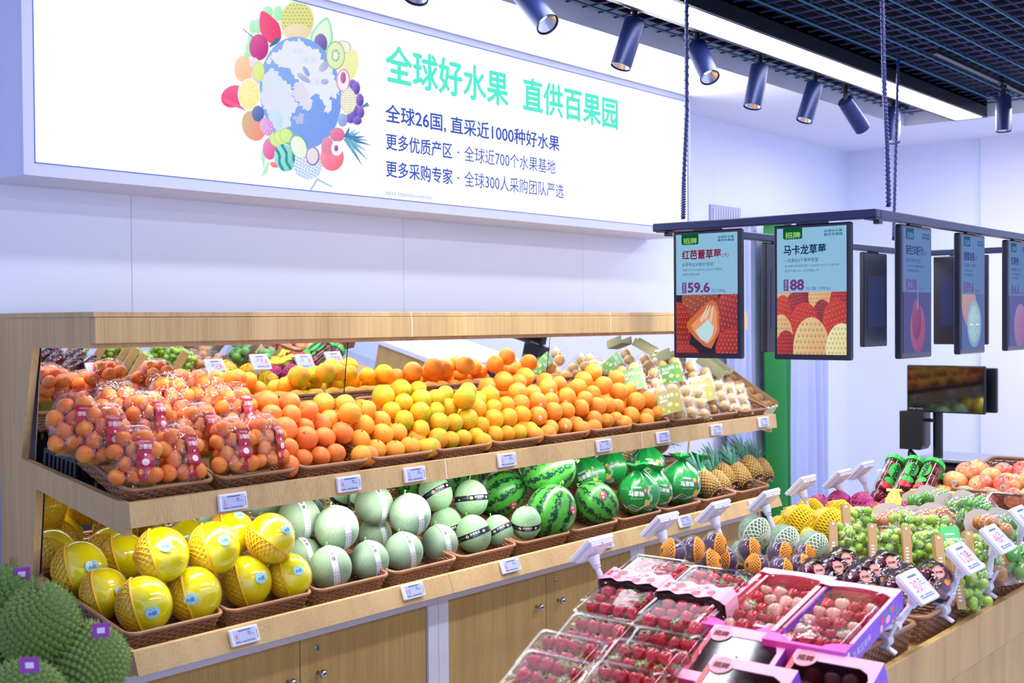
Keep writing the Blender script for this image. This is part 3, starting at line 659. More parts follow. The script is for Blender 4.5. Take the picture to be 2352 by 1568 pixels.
def shelf_tag(px, py, tier, p, what):
    Y = 2.713 if tier else 2.694
    P = at_y(px, py, Y); slant = math.atan2(.008, .065) if tier else math.atan2(.024, .059)
    o = put('shelf_price_label', E1[p], mw=Matrix.Translation(P) @ Matrix.Rotation(-slant, 4, 'X') @ Matrix.Translation((0, -.002, 0)))
    tag(o, f'white electronic price label on the {"upper" if tier else "lower"} shelf edge below {what}', 'price label', 'price labels on the shelf edges')
for a in [(530, 1152, 1, '5.', 'the mandarin bags'), (797, 1111, 1, '9.', 'the reddish oranges'), (948, 1089, 1, '5.', 'the stemmed tangerines'), (1160, 1056, 1, '3.', 'the yellow oranges'), (1383, 1023, 1, '8.', 'the stickered oranges'), (1519, 1004, 1, '9.', 'the rightmost loose oranges'), (1642, 987, 1, '13.', 'the fruit punnets'), (1750, 969, 1, '8.', 'the kiwi carton'),
    (557, 1461, 0, '9.', 'the yellow melons'), (945, 1358, 0, '13.', 'the white-banded melons'), (1168, 1300, 0, '8.', 'the black-banded melons'), (1386, 1247, 0, '3.', 'the watermelons'), (1570, 1198, 0, '9.', 'the bagged pomelos'), (1732, 1158, 0, '5.', 'the pineapples')]: shelf_tag(*a)

# ================================================================== hanging screens over the island
SZ = 1.85
ARM = flat('slate_blue_metal', '222A52', .35, .4); SCRB = flat('screen_bezel', '14162A', .3)
SX0, SX1, SYR, SYL = 3.3, 5.5, 1.395, 2.10
fr = empty('hanging_screen_frame', (4.4, 1.75, SZ)); tag(fr, 'dark rectangular metal frame hung from the ceiling above the fruit island', 'frame')
for n, a, b in (('front_bar', (SX0-.005, SYR-.012, SZ-.013), (SX0+.03, 2.142, SZ+.013)), ('side_bar', (SX0+.031, SYR-.012, SZ-.013), (SX1, SYR+.023, SZ+.013)), ('side_bar', (SX0+.031, SYL-.012, SZ-.013), (SX1, SYL+.023, SZ+.013)), ('rear_bar', (SX1+.001, SYR-.012, SZ-.013), (SX1+.035, 2.142, SZ+.013))):
    o = MB().box(a, b, bev=.003).obj(n, ARM, fr); o.location = (-4.4, -1.75, -SZ)
for (x, y) in ((SX0+.01, SYR), (SX0+.01, SYL), (SX1, SYR), (SX1, SYL)):
    o = MB().box((x-.03, y-.018, SZ-.018), (x+.03, y+.018, SZ-.0135)).box((x-.012, y-.02, SZ-.03), (x+.012, y-.002, SZ-.018)).obj('corner_bracket', SCRB, fr); o.location = (-4.4, -1.75, -SZ)
SW, SH = .247, .405
PANEL = glow('screen_pale_blue', '95C6E8', .86); PANELD = glow('screen_dim_blue', '6F90C8', .8)
T_DARK = glow('screen_ink', '123A66', .8); T_RED = glow('screen_red_ink', '8A1F44', .8); T_PUR = glow('screen_price_ink', '7A4288', .85); T_GR = glow('screen_green', '0B5F3C', .8); T_LIME = glow('screen_lime', 'A6DC6E', .8); T_TEAL = glow('screen_teal', '1D7C92', .8)
D_INK = glow('screen_dim_ink', '3D4C86', .8); D_GR = glow('screen_dim_green', '33618A', .8); D_RED = glow('screen_dim_red', '7A5AA0', .8)
PIC = vcol_mat('screen_picture', .85)
def screen(mw, cfg, label, back=False, dim=False):
    """local: screen in x-z plane facing -y, hung from z=0 downwards"""
    s = empty('hanging_price_screen', mw=mw); tag(s, label, 'screen', 'portrait screens hung from the frame')
    MB().box((-SW/2, 0, -SH), (SW/2, .022, 0), bev=.004).obj('casing', SCRB, s)
    MB().box((-.05, .002, .0005), (.05, .014, .0045)).obj('mount', SCRB, s)
    if back:
        MB().box((-.02, .0221, -.38), (.02, .0235, -.376)).box((-.09, .0221, -.32), (.09, .0228, -.1)).obj('rear_plate', ARM, s); return s
    pw, x0, z0, z1 = .222, -.111, -SH+.016, -.010
    zs = z0+(z1-z0)*.49
    MB().box((x0, -.0008, zs), (-x0, -.0001, z1)).obj('text_area', PANELD if dim else PANEL, s)
    fn = lambda x, z, l=0: (x, -.0012-.0001*l, z)
    m = MB(); a, b, c, d_, e, g = (D_INK, D_RED, D_GR, PANELD, D_GR, D_INK) if dim else (T_DARK, T_PUR, T_GR, T_LIME, T_TEAL, T_RED)
    U = .222/152.0; V = .00128; X = lambda px: x0+px*U; Z = lambda py: z1-py*V
    rr = [(X(14), Z(0)), (X(57), Z(0)), (X(57), Z(23)), (X(54), Z(26)), (X(17), Z(26)), (X(14), Z(23))]
    m.add([fn(x, z) for x, z in rr], [tuple(range(6))], c)
    add_text(m, lambda x, z, l=0: (x, -.0016-.0001*l, z), d_, '招牌', X(19), Z(24), w=34*U, h=15*V, bold=.05)
    m.obj('badge', None, s); m = MB()
    add_text(m, fn, e, '全球好水果', X(104), Z(14), w=40*U, h=6.5*V, bold=.06); add_text(m, fn, e, '直供百果园', X(104), Z(22), w=40*U, h=6.5*V, bold=.06)
    m.obj('slogan', None, s); m = MB()
    title, tw, tcol, extra, sub, sw, b1, b1w, b2, b2w, price, pwid, unit, ux, uw = cfg
    add_text(m, fn, a if tcol else g, title, X(15), Z(63), w=tw*U, h=24*V, bold=.05)
    if extra: add_text(m, fn, g, extra, X(17+tw), Z(62), h=13*V)
    add_text(m, fn, a, sub, X(15), Z(80), w=sw*U, h=9*V)
    m.obj('headline', None, s); m = MB()
    for t, w_, zz in ((b1, b1w, 92), (b2, b2w, 103)):
        if t: add_text(m, fn, e if not dim else D_INK, '· '+t, X(15), Z(zz), w=w_*U, h=6*V)
    m.obj('small_print', None, s); m = MB()
    patch(m, fn, X(15), Z(147), X(26), Z(120), b)
    add_text(m, lambda x, z, l=0: (x, -.0016-.0001*l, z), PANELD if dim else PANEL, '会\n员\n价', X(17), Z(146), w=7*U, h=25*V)
    add_text(m, fn, b, price, X(29), Z(146), w=pwid*U, h=26*V, bold=.08); add_text(m, fn, b, unit, X(ux), Z(147), w=uw*U, h=9.5*V)
    m.obj('price_lettering', None, s)
    return s, (x0, z0, zs)
def picture(s, geo, paintfn, n=160):
    x0, z0, zs = geo; cv = Canvas(0, 100, 152, 0, n, int(n*.66), (60, 8, 14)); cv.Y = cv.Y; paintfn(cv)
    cv.build('picture', lambda X, Y: (x0+X*(.222/152), np.full(X.shape, -.001), zs-(Y/100.0)*(zs-z0)), PIC, s)
R1, R2 = (150, 22, 26), (225, 70, 55)
def pic_a(c):
    E_ = c.ell
    c.c[:] = np.array([.12, .02, .04]); E_(60, 5, 45, 52, 20, (150, 50, 30), (215, 120, 80), kind='seeds'); E_(5, 60, 32, 48, 0, R1, R2, kind='seeds'); E_(132, 40, 38, 48, 10, (140, 18, 28), (225, 90, 85), kind='seeds'); E_(140, 95, 42, 38, 0, R1, R2, kind='seeds'); E_(20, 108, 40, 24, 0, R1, R2, kind='seeds')
    c.poly([(98, 12), (108, 30), (108, 62), (98, 78), (88, 92), (70, 88), (48, 75), (30, 60), (26, 48), (60, 25), (85, 10)], (214, 110, 60)); c.poly([(95, 18), (102, 32), (102, 60), (92, 76), (78, 84), (60, 76), (42, 60), (38, 52), (66, 32)], (240, 160, 110)); c.poly([(80, 42), (94, 55), (90, 70), (78, 82), (62, 76), (48, 62)], (200, 230, 235))
    for t in ((70, 40, 86, 18), (60, 44, 80, 18), (84, 44, 92, 20)): c.poly([(t[0], t[1]), (t[0]+5, t[1]+3), (t[2]+1, t[3]), (t[2]-1, t[3])], (235, 215, 190))
def pic_b(c):
    E_ = c.ell; c.c[:] = np.array([.6, .12, .12]); W1, W2 = (228, 170, 110), (245, 220, 170)
    E_(25, 8, 28, 30, 0, W1, W2, kind='seeds'); E_(100, 6, 30, 34, 0, W1, W2, kind='seeds'); E_(45, 30, 28, 32, -10, (140, 28, 40), (190, 70, 70), kind='seeds'); E_(140, 20, 24, 34, 0, R1, R2, kind='seeds'); E_(100, 38, 20, 26, 0, (130, 28, 40), (180, 60, 70), kind='seeds')
    E_(6, 45, 24, 42, 15, (190, 40, 35), (230, 100, 80), kind='seeds'); E_(60, 52, 32, 36, 10, (190, 30, 30), (235, 95, 80), kind='seeds'); E_(135, 55, 34, 44, -15, (190, 36, 30), (235, 90, 70), kind='seeds'); E_(8, 75, 28, 40, 0, W1, W2, kind='seeds'); E_(20, 95, 24, 34, 0, (150, 20, 28), (215, 70, 60), kind='seeds')
    E_(76, 92, 40, 52, 0, W1, (250, 235, 180), kind='seeds'); E_(142, 92, 34, 42, 0, (235, 225, 150), (255, 252, 215), kind='seeds')
def pic_c(c):
    c.c[:] = np.array([.30, .30, .55]); c.ell(80, 60, 42, 40, 0, (150, 70, 120), (180, 120, 160)); c.ell(72, 45, 26, 34, 0, (120, 50, 110), (170, 100, 150)); c.poly([(78, 0), (82, 0), (80, 30), (76, 30)], (120, 170, 200))
def pic_d(c):
    c.c[:] = np.array([.33, .42, .66]); c.ell(50, 20, 60, 40, 30, (180, 140, 150), (200, 170, 170)); c.ell(85, 55, 48, 42, 0, (120, 165, 200), (165, 205, 220)); c.ell(85, 55, 38, 34, 0, (150, 190, 205), (190, 220, 225), kind='slice')
def pic_e(c): c.c[:] = np.array([.34, .36, .62]); c.ell(90, 60, 50, 44, 0, (150, 100, 160), (180, 150, 190))
CF = [('红芭蕾草莓', 98, 0, '(大)', '从草莓尖尖甜到“屁屁”', 82, '国际GAP与SGS碳足迹, 双认证产地直采', 100, '颗颗浓郁奶油香', 44, '59.6', 56, '元/500g', 88, 34),
      ('马卡龙草莓', 94, 1, None, '一次满足3个草莓愿望', 77, '集合稀有级草莓品种, 内含金奖“初恋”与“黑珍珠”', 124, '甄选产量0.02%, 冬日限量上市', 78, '88', 32, '元/盒 (300g)', 64, 54),
      ('新西兰车厘子大', 96, 1, '(大)', '甜到心上的爆汁“红宝石”', 82, '新西兰果园直采', 100, '颗颗饱满', 70, '238', 44, '元/500g', 76, 34),
      ('脆蜜金桔', 70, 1, '(大)', '汁多味甜 一口爆汁', 80, '广西融安产区', 60, '鲜甜脆爽', 60, '59.6', 50, '元/500g', 84, 34),
      ('红果参', 60, 1, '(大)', '鲜甜多汁', 80, '清甜爽口', 80, '产地直采', 60, '16.6', 50, '元/500g', 84, 34)]
ZT = SZ-.0185
def front_m(y): return Matrix(((0, 1, 0, SX0), (-1, 0, 0, y), (0, 0, 1, ZT), (0, 0, 0, 1)))
s, g = screen(front_m(1.943), CF[0], 'hanging screen showing a cut strawberry and the price 59.6'); picture(s, g, pic_a)
s, g = screen(front_m(1.586), CF[1], 'hanging screen showing white and red strawberries and the price 88'); picture(s, g, pic_b)
for i, x in enumerate((3.618, 4.12, 4.615)):
    s, g = screen(Matrix.Translation((x, SYR-.006, ZT)), CF[2+i], ['hanging screen seen aslant with price 238 and dark cherries', 'hanging screen seen aslant with a pale cut fruit, price 59.6', 'hanging screen cut off by the right edge of the photo'][i], dim=True); picture(s, g, (pic_c, pic_d, pic_e)[i], 90)
RZ = Matrix.Rotation(math.pi, 4, 'Z')
for x, lb_ in ((4.115, 'black hanging screen back, mostly hidden behind the screen priced 88'), (4.99, 'greenish-black hanging screen back seen alone beyond the side bar')):
    screen(Matrix.Translation((x, SYL+.018, ZT)) @ RZ, None, lb_, back=True)
for y, lb_ in ((1.91, 'dark screen back on the rear bar behind the screen priced 238'), (1.57, 'dark screen back on the rear bar beside the last visible screen')):
    screen(Matrix(((0, -1, 0, SX1+.018), (1, 0, 0, y), (0, 0, 1, ZT), (0, 0, 0, 1))), None, lb_, back=True)
# suspension cables in spiral wrap
def cable(pts, label):
    P = [at_y(px, py, Y) for px, py, Y in pts]; c = empty('suspension_cable', P[-1]); tag(c, label, 'cable', 'spiral wrapped cables holding the screen frame')
    Q = []; n = len(P)-1
    for i in range(n):
        for k in range(14): Q.append(P[i].lerp(P[i+1], k/14))
    Q.append(P[-1]); Q = [q-P[-1] for q in Q]
    MB().tube(Q, .0065, 7).obj('core', flat('cable_blue_black', '1A2560', .4), c, smooth=1)
    S = []; m = len(Q)*5
    for i in range(m):
        t = i/(m-1)*(len(Q)-1); j = min(int(t), len(Q)-2); q = Q[j].lerp(Q[j+1], t-j); w = i*1.25; S.append(q+Vector((math.cos(w), math.sin(w), 0))*.0072)
    MB().tube(S, .0024, 4).obj('spiral_wrap', flat('cable_wrap', '222E78', .35), c)
cable([(1577, -20, 2.09), (1577, 260, 2.09), (1570, 420, 2.09), (1569, 503, 2.09)], 'dark blue wrapped cable rising from the left end of the front bar')
cable([(2026, -20, 1.40), (2031, 200, 1.40), (2037, 330, 1.40), (2041, 475, 1.40)], 'thick wrapped cable at the frame corner, nearer of two')
cable([(2068, 45, 2.10), (2061, 200, 2.10), (2056, 400, 2.10), (2052, 552, 2.10)], 'thinner wrapped cable behind the frame corner cable')

# ================================================================== track spotlights
LENS = glow('lamp_lens', (1, 1, 1), 5); REFL = flat('lamp_reflector', 'D8D8E8', .2, 1.0)
def spotlight(px0, py0, px1, py1, Y, label, lit=False, flipd=0, L_=.185, r=.04):
    A = at_y(px0, py0, Y); lp = math.hypot(px1-px0, py1-py0); full = L_*F/(A-CAM).dot(Vector(_f)); ca = min(.985, lp/full); sa = math.sqrt(1-ca*ca)*(-1 if flipd > 0 else (1 if lit else .25))
    D = ((RR*(px1-px0)-UU*(py1-py0)).normalized()*ca+to_cam(A)*sa).normalized(); 
    o = empty('track_spotlight', A); tag(o, label, 'spotlight', 'black track spotlights on the ceiling')
    up = Vector((0, 1, 0)); mw = frame((0, 0, 0), D, up).to_3x3().to_4x4()
    body = MB(); pf = [(0, -.01), (r*.6, -.01), (r, -.004), (r, L_), (r*.93, L_), (r*.9, L_-.03), (r*.6, L_-.055)]
    X90 = Matrix.Rotation(math.pi/2, 4, 'Y')
    body.lathe(pf, 32).obj('body', NAVY, o, smooth=35, mw=mw @ X90)
    MB().lathe([(0, L_-.05), (r*.62, L_-.05), (r*.88, L_-.006), (r*.86, L_-.006), (r*.6, L_-.049)], 24).obj('reflector', REFL, o, smooth=1, mw=mw @ X90)
    MB().lathe([(0, L_-.0485), (r*.55, L_-.0485), (r*.55, L_-.047), (0, L_-.046)], 20).obj('lens', LENS if lit else flat('dark_lens', '9AA0C0', .2), o, mw=mw @ X90)
    top = ZC+.07-A.z
    MB().tube([(0, 0, -.01), (0, 0, top)], .011, 12).tube([(0, 0, top-.035), (0, 0, top-.02)], .016, 12).obj('neck', BLACK, o, smooth=40)
    MB().box((-.055, -.018, top-.02), (.055, .018, top+.02), bev=.003).obj('track_adapter', BLACK, o)
YT = 2.52
spotlight(985, -120, 966, -50, YT, 'black track spotlight only just showing at the top edge of the photo')
spotlight(1200, -18, 1262, 62, YT, 'lit black track spotlight nearest the sign, tilted to the right', True, -.12)
spotlight(1458, 50, 1427, 148, YT, 'black track spotlight tilted to the left, between the two lit ones')
spotlight(1601, 108, 1632, 182, YT, 'lit black track spotlight beside the hanging cable, tilted to the right', True, -.1)
spotlight(1745, 155, 1730, 234, YT, 'black track spotlight tilted slightly left, first beyond the cable')
spotlight(1872, 195, 1850, 268, YT, 'black track spotlight tilted left, second beyond the cable')
spotlight(1942, 232, 1982, 296, YT, 'black track spotlight tilted right, showing its finned top', False, 1)
spotlight(2051, 250, 2050, 318, YT, 'black upright track spotlight behind the twin cables')
spotlight(2305, 225, 2305, 300, 1.95, 'black upright track spotlight alone at the right edge', False, 0, .17, .038)
tr = MB().box((1.8, YT-.012, 2.722), (XB-.01, YT+.012, 2.74)).obj('light_track', BLACK); tag(tr, 'thin black lighting track running beside the glowing strip lamp', 'track')
tr = MB().box((5.3, 1.94, 2.722), (XB-.01, 1.965, 2.74)).obj('light_track', BLACK); tag(tr, 'short black lighting track holding the lone right-hand spotlight', 'track')
# ================================================================== where each piece of fruit rests: x, y, z, radius in millimetres
FRUIT = {
 'b3': (15, [[2378,2980,1301,38],[2456,2966,1295,35],[2346,2915,1268,33],[2408,2899,1262,33],[2489,2913,1269,33],[2455,2895,1218,33],[2348,2858,1225,40],[2535,2899,1226,34],[2575,2850,1195,38],[2416,2842,1192,40],[2504,2852,1188,35],[2325,2816,1171,33],[2379,2816,1135,33],[2444,2807,1136,33],[2509,2809,1138,33],[2297,2780,1121,35],[2620,2782,1122,35],[2628,2846,1147,35],[2300,2912,1173,35],[2380,2912,1173,35],[2621,2912,1173,35],[2300,2976,1198,35],[2380,2976,1198,35],[2460,2976,1198,35],[2541,2976,1198,35],[2621,2976,1198,35],[2300,3041,1223,35],[2380,3041,1223,35],[2460,3041,1223,35],[2541,3041,1223,35],[2621,3041,1223,35],[2300,3105,1248,35],[2380,3105,1248,35],[2460,3105,1248,35],[2541,3105,1248,35],[2621,3106,1248,35]]),
 'b4': (13, [[2596,2962,1285,38],[2655,2924,1281,34],[2585,2918,1235,34],[2617,2860,1255,38],[2726,2899,1258,34],[2679,2867,1211,40],[2783,2890,1219,35],[2744,2845,1177,40],[2819,2849,1178,35],[2627,2826,1172,34],[2684,2813,1135,36],[2748,2790,1130,34],[2824,2796,1134,36],[2595,2786,1125,36],[2914,2785,1124,36],[2914,2851,1150,36],[2835,2917,1176,36],[2914,2917,1176,36],[2596,2982,1201,36],[2675,2982,1201,36],[2755,2982,1201,36],[2834,2984,1202,36],[2914,2983,1202,36],[2596,3048,1227,36],[2675,3048,1227,36],[2755,3048,1227,36],[2834,3050,1228,36],[2914,3050,1228,36]]),
 'b5': (22, [[2887,2984,1292,40],[2994,3007,1308,38],[3071,2998,1304,32],[2937,2936,1267,34],[3015,2926,1277,35],[3086,2922,1276,32],[3169,2956,1284,32],[3165,2856,1275,40],[3222,2891,1295,33],[2961,2880,1236,37],[3051,2892,1233,32],[3141,2915,1236,38],[3020,2846,1196,37],[3100,2848,1191,32],[3179,2856,1198,39],[2880,2876,1215,33],[2876,2933,1244,32],[2926,2845,1181,33],[2977,2812,1147,37],[3045,2816,1137,32],[3108,2814,1138,32],[3175,2813,1138,32],[2888,2785,1122,34],[2968,2908,1170,34],[3048,2906,1169,34],[3129,2901,1167,34],[3217,2910,1171,34],[2892,2972,1195,34],[2968,2971,1195,34],[3049,2971,1195,34],[3128,2971,1195,34],[3210,2972,1195,34],[2888,3035,1220,34],[2968,3033,1219,34],[3049,3033,1219,34],[3129,3034,1219,34],[3210,3035,1220,34],[2888,3098,1244,34],[2968,3096,1244,34],[3049,3096,1244,34],[3129,3097,1244,34],[3210,3098,1244,34]]),
 'b6': (13, [[3255,2879,1231,37],[3384,2929,1267,39],[3304,2915,1260,32],[3432,2888,1231,35],[3352,2882,1228,32],[3311,2846,1189,38],[3395,2847,1188,36],[3480,2853,1193,36],[3229,2835,1172,32],[3277,2813,1137,34],[3342,2811,1134,32],[3412,2811,1134,32],[3481,2813,1137,33],[3181,2784,1121,33],[3181,2904,1168,33],[3265,2904,1167,33],[3343,2904,1168,33],[3424,2905,1167,33],[3512,2907,1169,33],[3181,2965,1191,33],[3262,2965,1191,33],[3343,2965,1191,33],[3424,2966,1191,33],[3505,2967,1192,33],[3181,3026,1215,33],[3262,3026,1215,33],[3343,3027,1213,33],[3424,3027,1216,33],[3505,3029,1216,33],[3181,3087,1239,33],[3262,3087,1239,33],[3343,3087,1239,33],[3424,3088,1239,33],[3505,3089,1240,33]]),
 'b7': (19, [[3468,3013,1297,34],[3570,3016,1312,40],[3735,3043,1322,40],[3643,3001,1304,35],[3549,2926,1273,39],[3644,2927,1264,34],[3509,2878,1233,36],[3804,2992,1303,36],[3742,2930,1280,39],[3809,2926,1295,32],[3607,2875,1236,38],[3707,2888,1233,34],[3800,2881,1243,39],[3564,2841,1184,38],[3666,2846,1193,39],[3758,2850,1193,35],[3607,2814,1136,33],[3695,2813,1138,32],[3776,2814,1139,32],[3476,2783,1122,34],[3551,2782,1121,34],[3476,2846,1146,34],[3476,2909,1171,34],[3555,2911,1171,34],[3637,2908,1170,34],[3719,2908,1170,34],[3798,2908,1170,34],[3476,2971,1195,34],[3557,2973,1196,34],[3637,2971,1195,34],[3718,2971,1195,34],[3798,2971,1194,34],[3476,3034,1219,34],[3557,3036,1220,34],[3637,3034,1219,34],[3718,3034,1218,34],[3798,3033,1219,34],[3476,3097,1244,34],[3557,3099,1244,34],[3637,3096,1244,34],[3718,3096,1244,34],[3798,3096,1244,34]]),
 'b8': (12, [[3934,2923,1273,37],[4029,2965,1296,40],[4099,2965,1328,39],[4094,2909,1275,40],[3913,2873,1229,34],[4005,2902,1244,36],[3853,2851,1197,36],[3974,2856,1196,39],[4050,2857,1196,37],[3901,2821,1148,38],[3978,2813,1138,32],[4048,2814,1140,33],[3770,2783,1122,34],[3848,2782,1121,34],[3770,2846,1146,34],[3770,2909,1171,34],[3847,2914,1172,34],[3931,2908,1170,34],[4013,2911,1171,34],[4093,2908,1170,34],[3770,2971,1195,34],[3852,2976,1197,34],[3932,2971,1195,34],[4012,2973,1196,34],[4093,2971,1194,34],[3770,3034,1219,34],[3851,3039,1221,34],[3931,3033,1219,34],[4012,3036,1220,34],[4093,3033,1219,34],[3770,3097,1244,34],[3851,3102,1246,34],[3932,3096,1244,34],[4012,3099,1245,34],[4093,3096,1244,34]]),
 'b9': (9, [[4269,2964,1294,39],[4180,2891,1243,41],[4276,2900,1246,33],[4251,2850,1200,41],[4353,2857,1200,39],[4106,2849,1188,33],[4162,2818,1146,40],[4279,2814,1139,34],[4364,2815,1143,35],[4066,2786,1123,35],[4221,2781,1122,35],[4066,2912,1173,35],[4146,2912,1173,35],[4221,2914,1174,35],[4306,2912,1173,35],[4390,2913,1173,35],[4066,2976,1198,35],[4146,2976,1198,35],[4226,2979,1198,35],[4306,2976,1198,35],[4386,2978,1198,35],[4066,3041,1223,35],[4146,3041,1223,35],[4226,3043,1224,35],[4306,3041,1223,35],[4386,3042,1224,35],[4066,3105,1248,35],[4146,3105,1248,35],[4226,3107,1249,35],[4306,3105,1248,35],[4386,3107,1249,35]]),
 'ym': (12, [[1817,3121,847,78],[1984,3163,854,68],[1921,2872,905,74],[1806,2976,803,67],[1844,2843,783,76],[2005,2841,782,76],[2085,2857,901,73],[2233,3215,866,67],[2224,2958,917,67],[2269,2831,905,72],[2201,2858,784,73],[2334,2824,780,67]]),
 'gm': (10, [[2535,3017,910,70],[2582,2889,886,72],[2514,2974,797,58],[2515,2845,775,68],[2683,2844,771,64],[2850,2997,919,68],[2913,2884,887,72],[2886,3030,807,59],[2847,2850,774,66],[3035,2860,774,64]]),
 'dm': (6, [[3187,3023,916,65],[3312,2959,888,67],[3208,2990,801,63],[3218,2865,779,67],[3341,2852,774,58],[3443,2803,795,61]]),
 'wm': (4, [[3644,3088,857,94],[3638,2836,807,101],[3738,2924,949,101],[3966,2857,800,89]]),
}
def rind(name, c1, c2, c3=None, patchy=0.0, bump=.35, rough=.38, scale=110):
    """citrus rind: each fruit picks its own tone between c1 and c2, with optional green blush c3"""
    m, nt, b = new_mat(name); oi = N(nt, 'ShaderNodeObjectInfo'); tc = N(nt, 'ShaderNodeTexCoord')
    mx = N(nt, 'ShaderNodeMix', data_type='RGBA'); mx.inputs[6].default_value = (*hexc(c1), 1); mx.inputs[7].default_value = (*hexc(c2), 1)
    L(nt, oi.outputs['Random'], mx.inputs[0]); out = mx.outputs[2]
    if c3:
        nz = N(nt, 'ShaderNodeTexNoise', noise_dimensions='4D'); nz.inputs['Scale'].default_value = .9; nz.inputs['Detail'].default_value = 1
        ml = N(nt, 'ShaderNodeMath', operation='MULTIPLY'); ml.inputs[1].default_value = 37; L(nt, oi.outputs['Random'], ml.inputs[0]); L(nt, ml.outputs[0], nz.inputs['W'])
        L(nt, tc.outputs['Object'], nz.inputs['Vector'])
        mr = N(nt, 'ShaderNodeMapRange'); mr.inputs[1].default_value = .62-patchy; mr.inputs[2].default_value = .78-patchy; L(nt, nz.outputs['Fac'], mr.inputs[0])
        m2 = N(nt, 'ShaderNodeMix', data_type='RGBA'); m2.inputs[7].default_value = (*hexc(c3), 1); L(nt, mr.outputs[0], m2.inputs[0]); L(nt, out, m2.inputs[6]); out = m2.outputs[2]
    L(nt, out, b.inputs['Base Color']); b.inputs['Roughness'].default_value = rough; b.inputs['Specular IOR Level'].default_value = .45
    n2 = N(nt, 'ShaderNodeTexNoise'); n2.inputs['Scale'].default_value = scale*.12; n2.inputs['Detail'].default_value = 2; L(nt, tc.outputs['Object'], n2.inputs['Vector'])
    bp = N(nt, 'ShaderNodeBump'); bp.inputs['Strength'].default_value = bump; bp.inputs['Distance'].default_value = .03; L(nt, n2.outputs['Fac'], bp.inputs['Height']); L(nt, bp.outputs[0], b.inputs['Normal'])
    MATS[name] = m; return m
def citrus_mesh(name, mat, oblate=1.0, dent=.05, nip=0.0):
    def fn(u, v):
        th = math.pi*v; r = 1-dent*math.exp(-((th/.28)**2))-dent*.6*math.exp(-(((math.pi-th)/.25)**2))+nip*math.exp(-((th/.35)**2))
        w = 2*math.pi*u; r *= 1+.008*math.sin(3*w+th*2); return (r*math.sin(th)*math.cos(w), r*math.sin(th)*math.sin(w), r*oblate*math.cos(th))
    return MB().surf(fn, 28, 18, wrap=True).mesh(name, mat, 1)
BTN = flat('fruit_button_green', '6E8B3A', .7); STM = flat('fruit_stem_brown', '4E5A22', .8)
button = MB().lathe([(0, -.02), (.10, -.02), (.085, .01), (.04, .02), (.03, .05), (0, .05)], 7).mesh('button', BTN)
stem = MB().lathe([(0, -.02), (.10, -.02), (.08, .01), (.03, .02)], 6).tube([(0, 0, .0), (.01, .0, .12), (.04, .01, .24)], [.028, .024, .03], 5).mesh('stem', STM)
STK = flat('fruit_sticker_white', 'F2F0F8', .35); STB = flat('fruit_sticker_blue', '5A62A0', .4); STR = flat('fruit_sticker_red', 'C74060', .4)
def sticker_mesh():
    m = MB(); fn = ellipsoid_fn(1, 1, 1, .012); disc(m, fn, 0, 0, .17, .25, STK, 18)
    f2 = ellipsoid_fn(1, 1, 1, .016); patch(m, f2, -.07, -.09, .07, .09, STB, 3, 3); patch(m, ellipsoid_fn(1, 1, 1, .018), -.02, -.05, .05, .03, STK, 3, 3); disc(m, f2, -.10, -.08, .04, .05, flat('sticker_green', '3FA060', .4), 10, 1)
    return m.mesh('sticker', None, 1)
sticker = sticker_mesh()
def heap(key, mesh, base, place, under, parts, cat='orange', stickers=(), updir=None, group=None, wild=1.0):
    n0, L_ = FRUIT[key]; vis = []
    for i, (x, y, z, r) in enumerate(L_):
        P = Vector((x, y, z))*.001; r *= .001
        if updir is not None: ax = (Vector(updir)+Vector(rng.normal(size=3)*.35)).normalized()
        else: ax = Vector(rng.normal(size=3)).normalized()
        if parts is button and rng.random() < .35: ax = look(P, *(rng.uniform(-.6, .6, 2)))
        R = ax.to_track_quat('Z', 'Y').to_matrix().to_4x4() @ Matrix.Rotation(rng.uniform(0, 6.28), 4, 'Z')
        e = rng.uniform(.96, 1.0)
        mw = Matrix.Translation(P) @ R @ Matrix.Diagonal((r, r*e, r, 1))
        o = put(base.split(' ')[-1] if ' ' in base else base, mesh, None, mw=mw); o.name = cat.replace(' ', '_')
        tag(o, None, cat, group or f'{base}s heaped in a basket on the upper shelf')
        if i < n0 or rng.random() < .2: put('stem' if parts is stem else 'button', parts, o, loc=(0, 0, .96))
        if i in stickers:
            s_ = look(P, *(rng.uniform(-.25, .45), rng.uniform(-.15, .5))); inv = mw.to_3x3().inverted(); q = (inv @ s_).normalized(); upq = (inv @ Vector((0, 0, 1)))
            put('sticker', sticker, o, mw=frame((0, 0, 0), q, upq))
        if i < n0: vis.append((o, r))
        else: o['label'] = under
    cluster(vis, base, place)
OR = rind('rind_orange', 'F08A1E', 'F59A2C', 'F2A62E', .1); YE = rind('rind_yellow', 'F5A010', 'F2B010', 'C8BC14', .05, .34); YG = rind('rind_yellow_green', 'F0A012', 'ECAE10', 'A8B80E', .14, .34)
RE = rind('rind_reddish', 'F2742E', 'F58A3C', 'F7933A', .1, .22, .3); TA = rind('rind_tangerine', 'F39A26', 'F5A032', 'F2A21E', .1, .3)
m_or = citrus_mesh('orange', OR, 1.0, .03); m_ye = citrus_mesh('orange', YE, 1.05, .02, .03); m_yg = citrus_mesh('orange', YG, 1.05, .02, .04); m_re = citrus_mesh('mandarin', RE, .88, .07); m_ta = citrus_mesh('tangerine', TA, .9, .03, .07)
heap('b3', m_re, 'large reddish orange', 'basket right of the mandarin bags', 'large reddish orange lying hidden underneath the heap right of the mandarin bags', button, 'orange')
heap('b4', m_ta, 'stemmed tangerine', 'basket of stemmed tangerines', 'tangerine lying hidden underneath the heap of stemmed tangerines', stem, 'tangerine', updir=(-.1, -.25, 1))
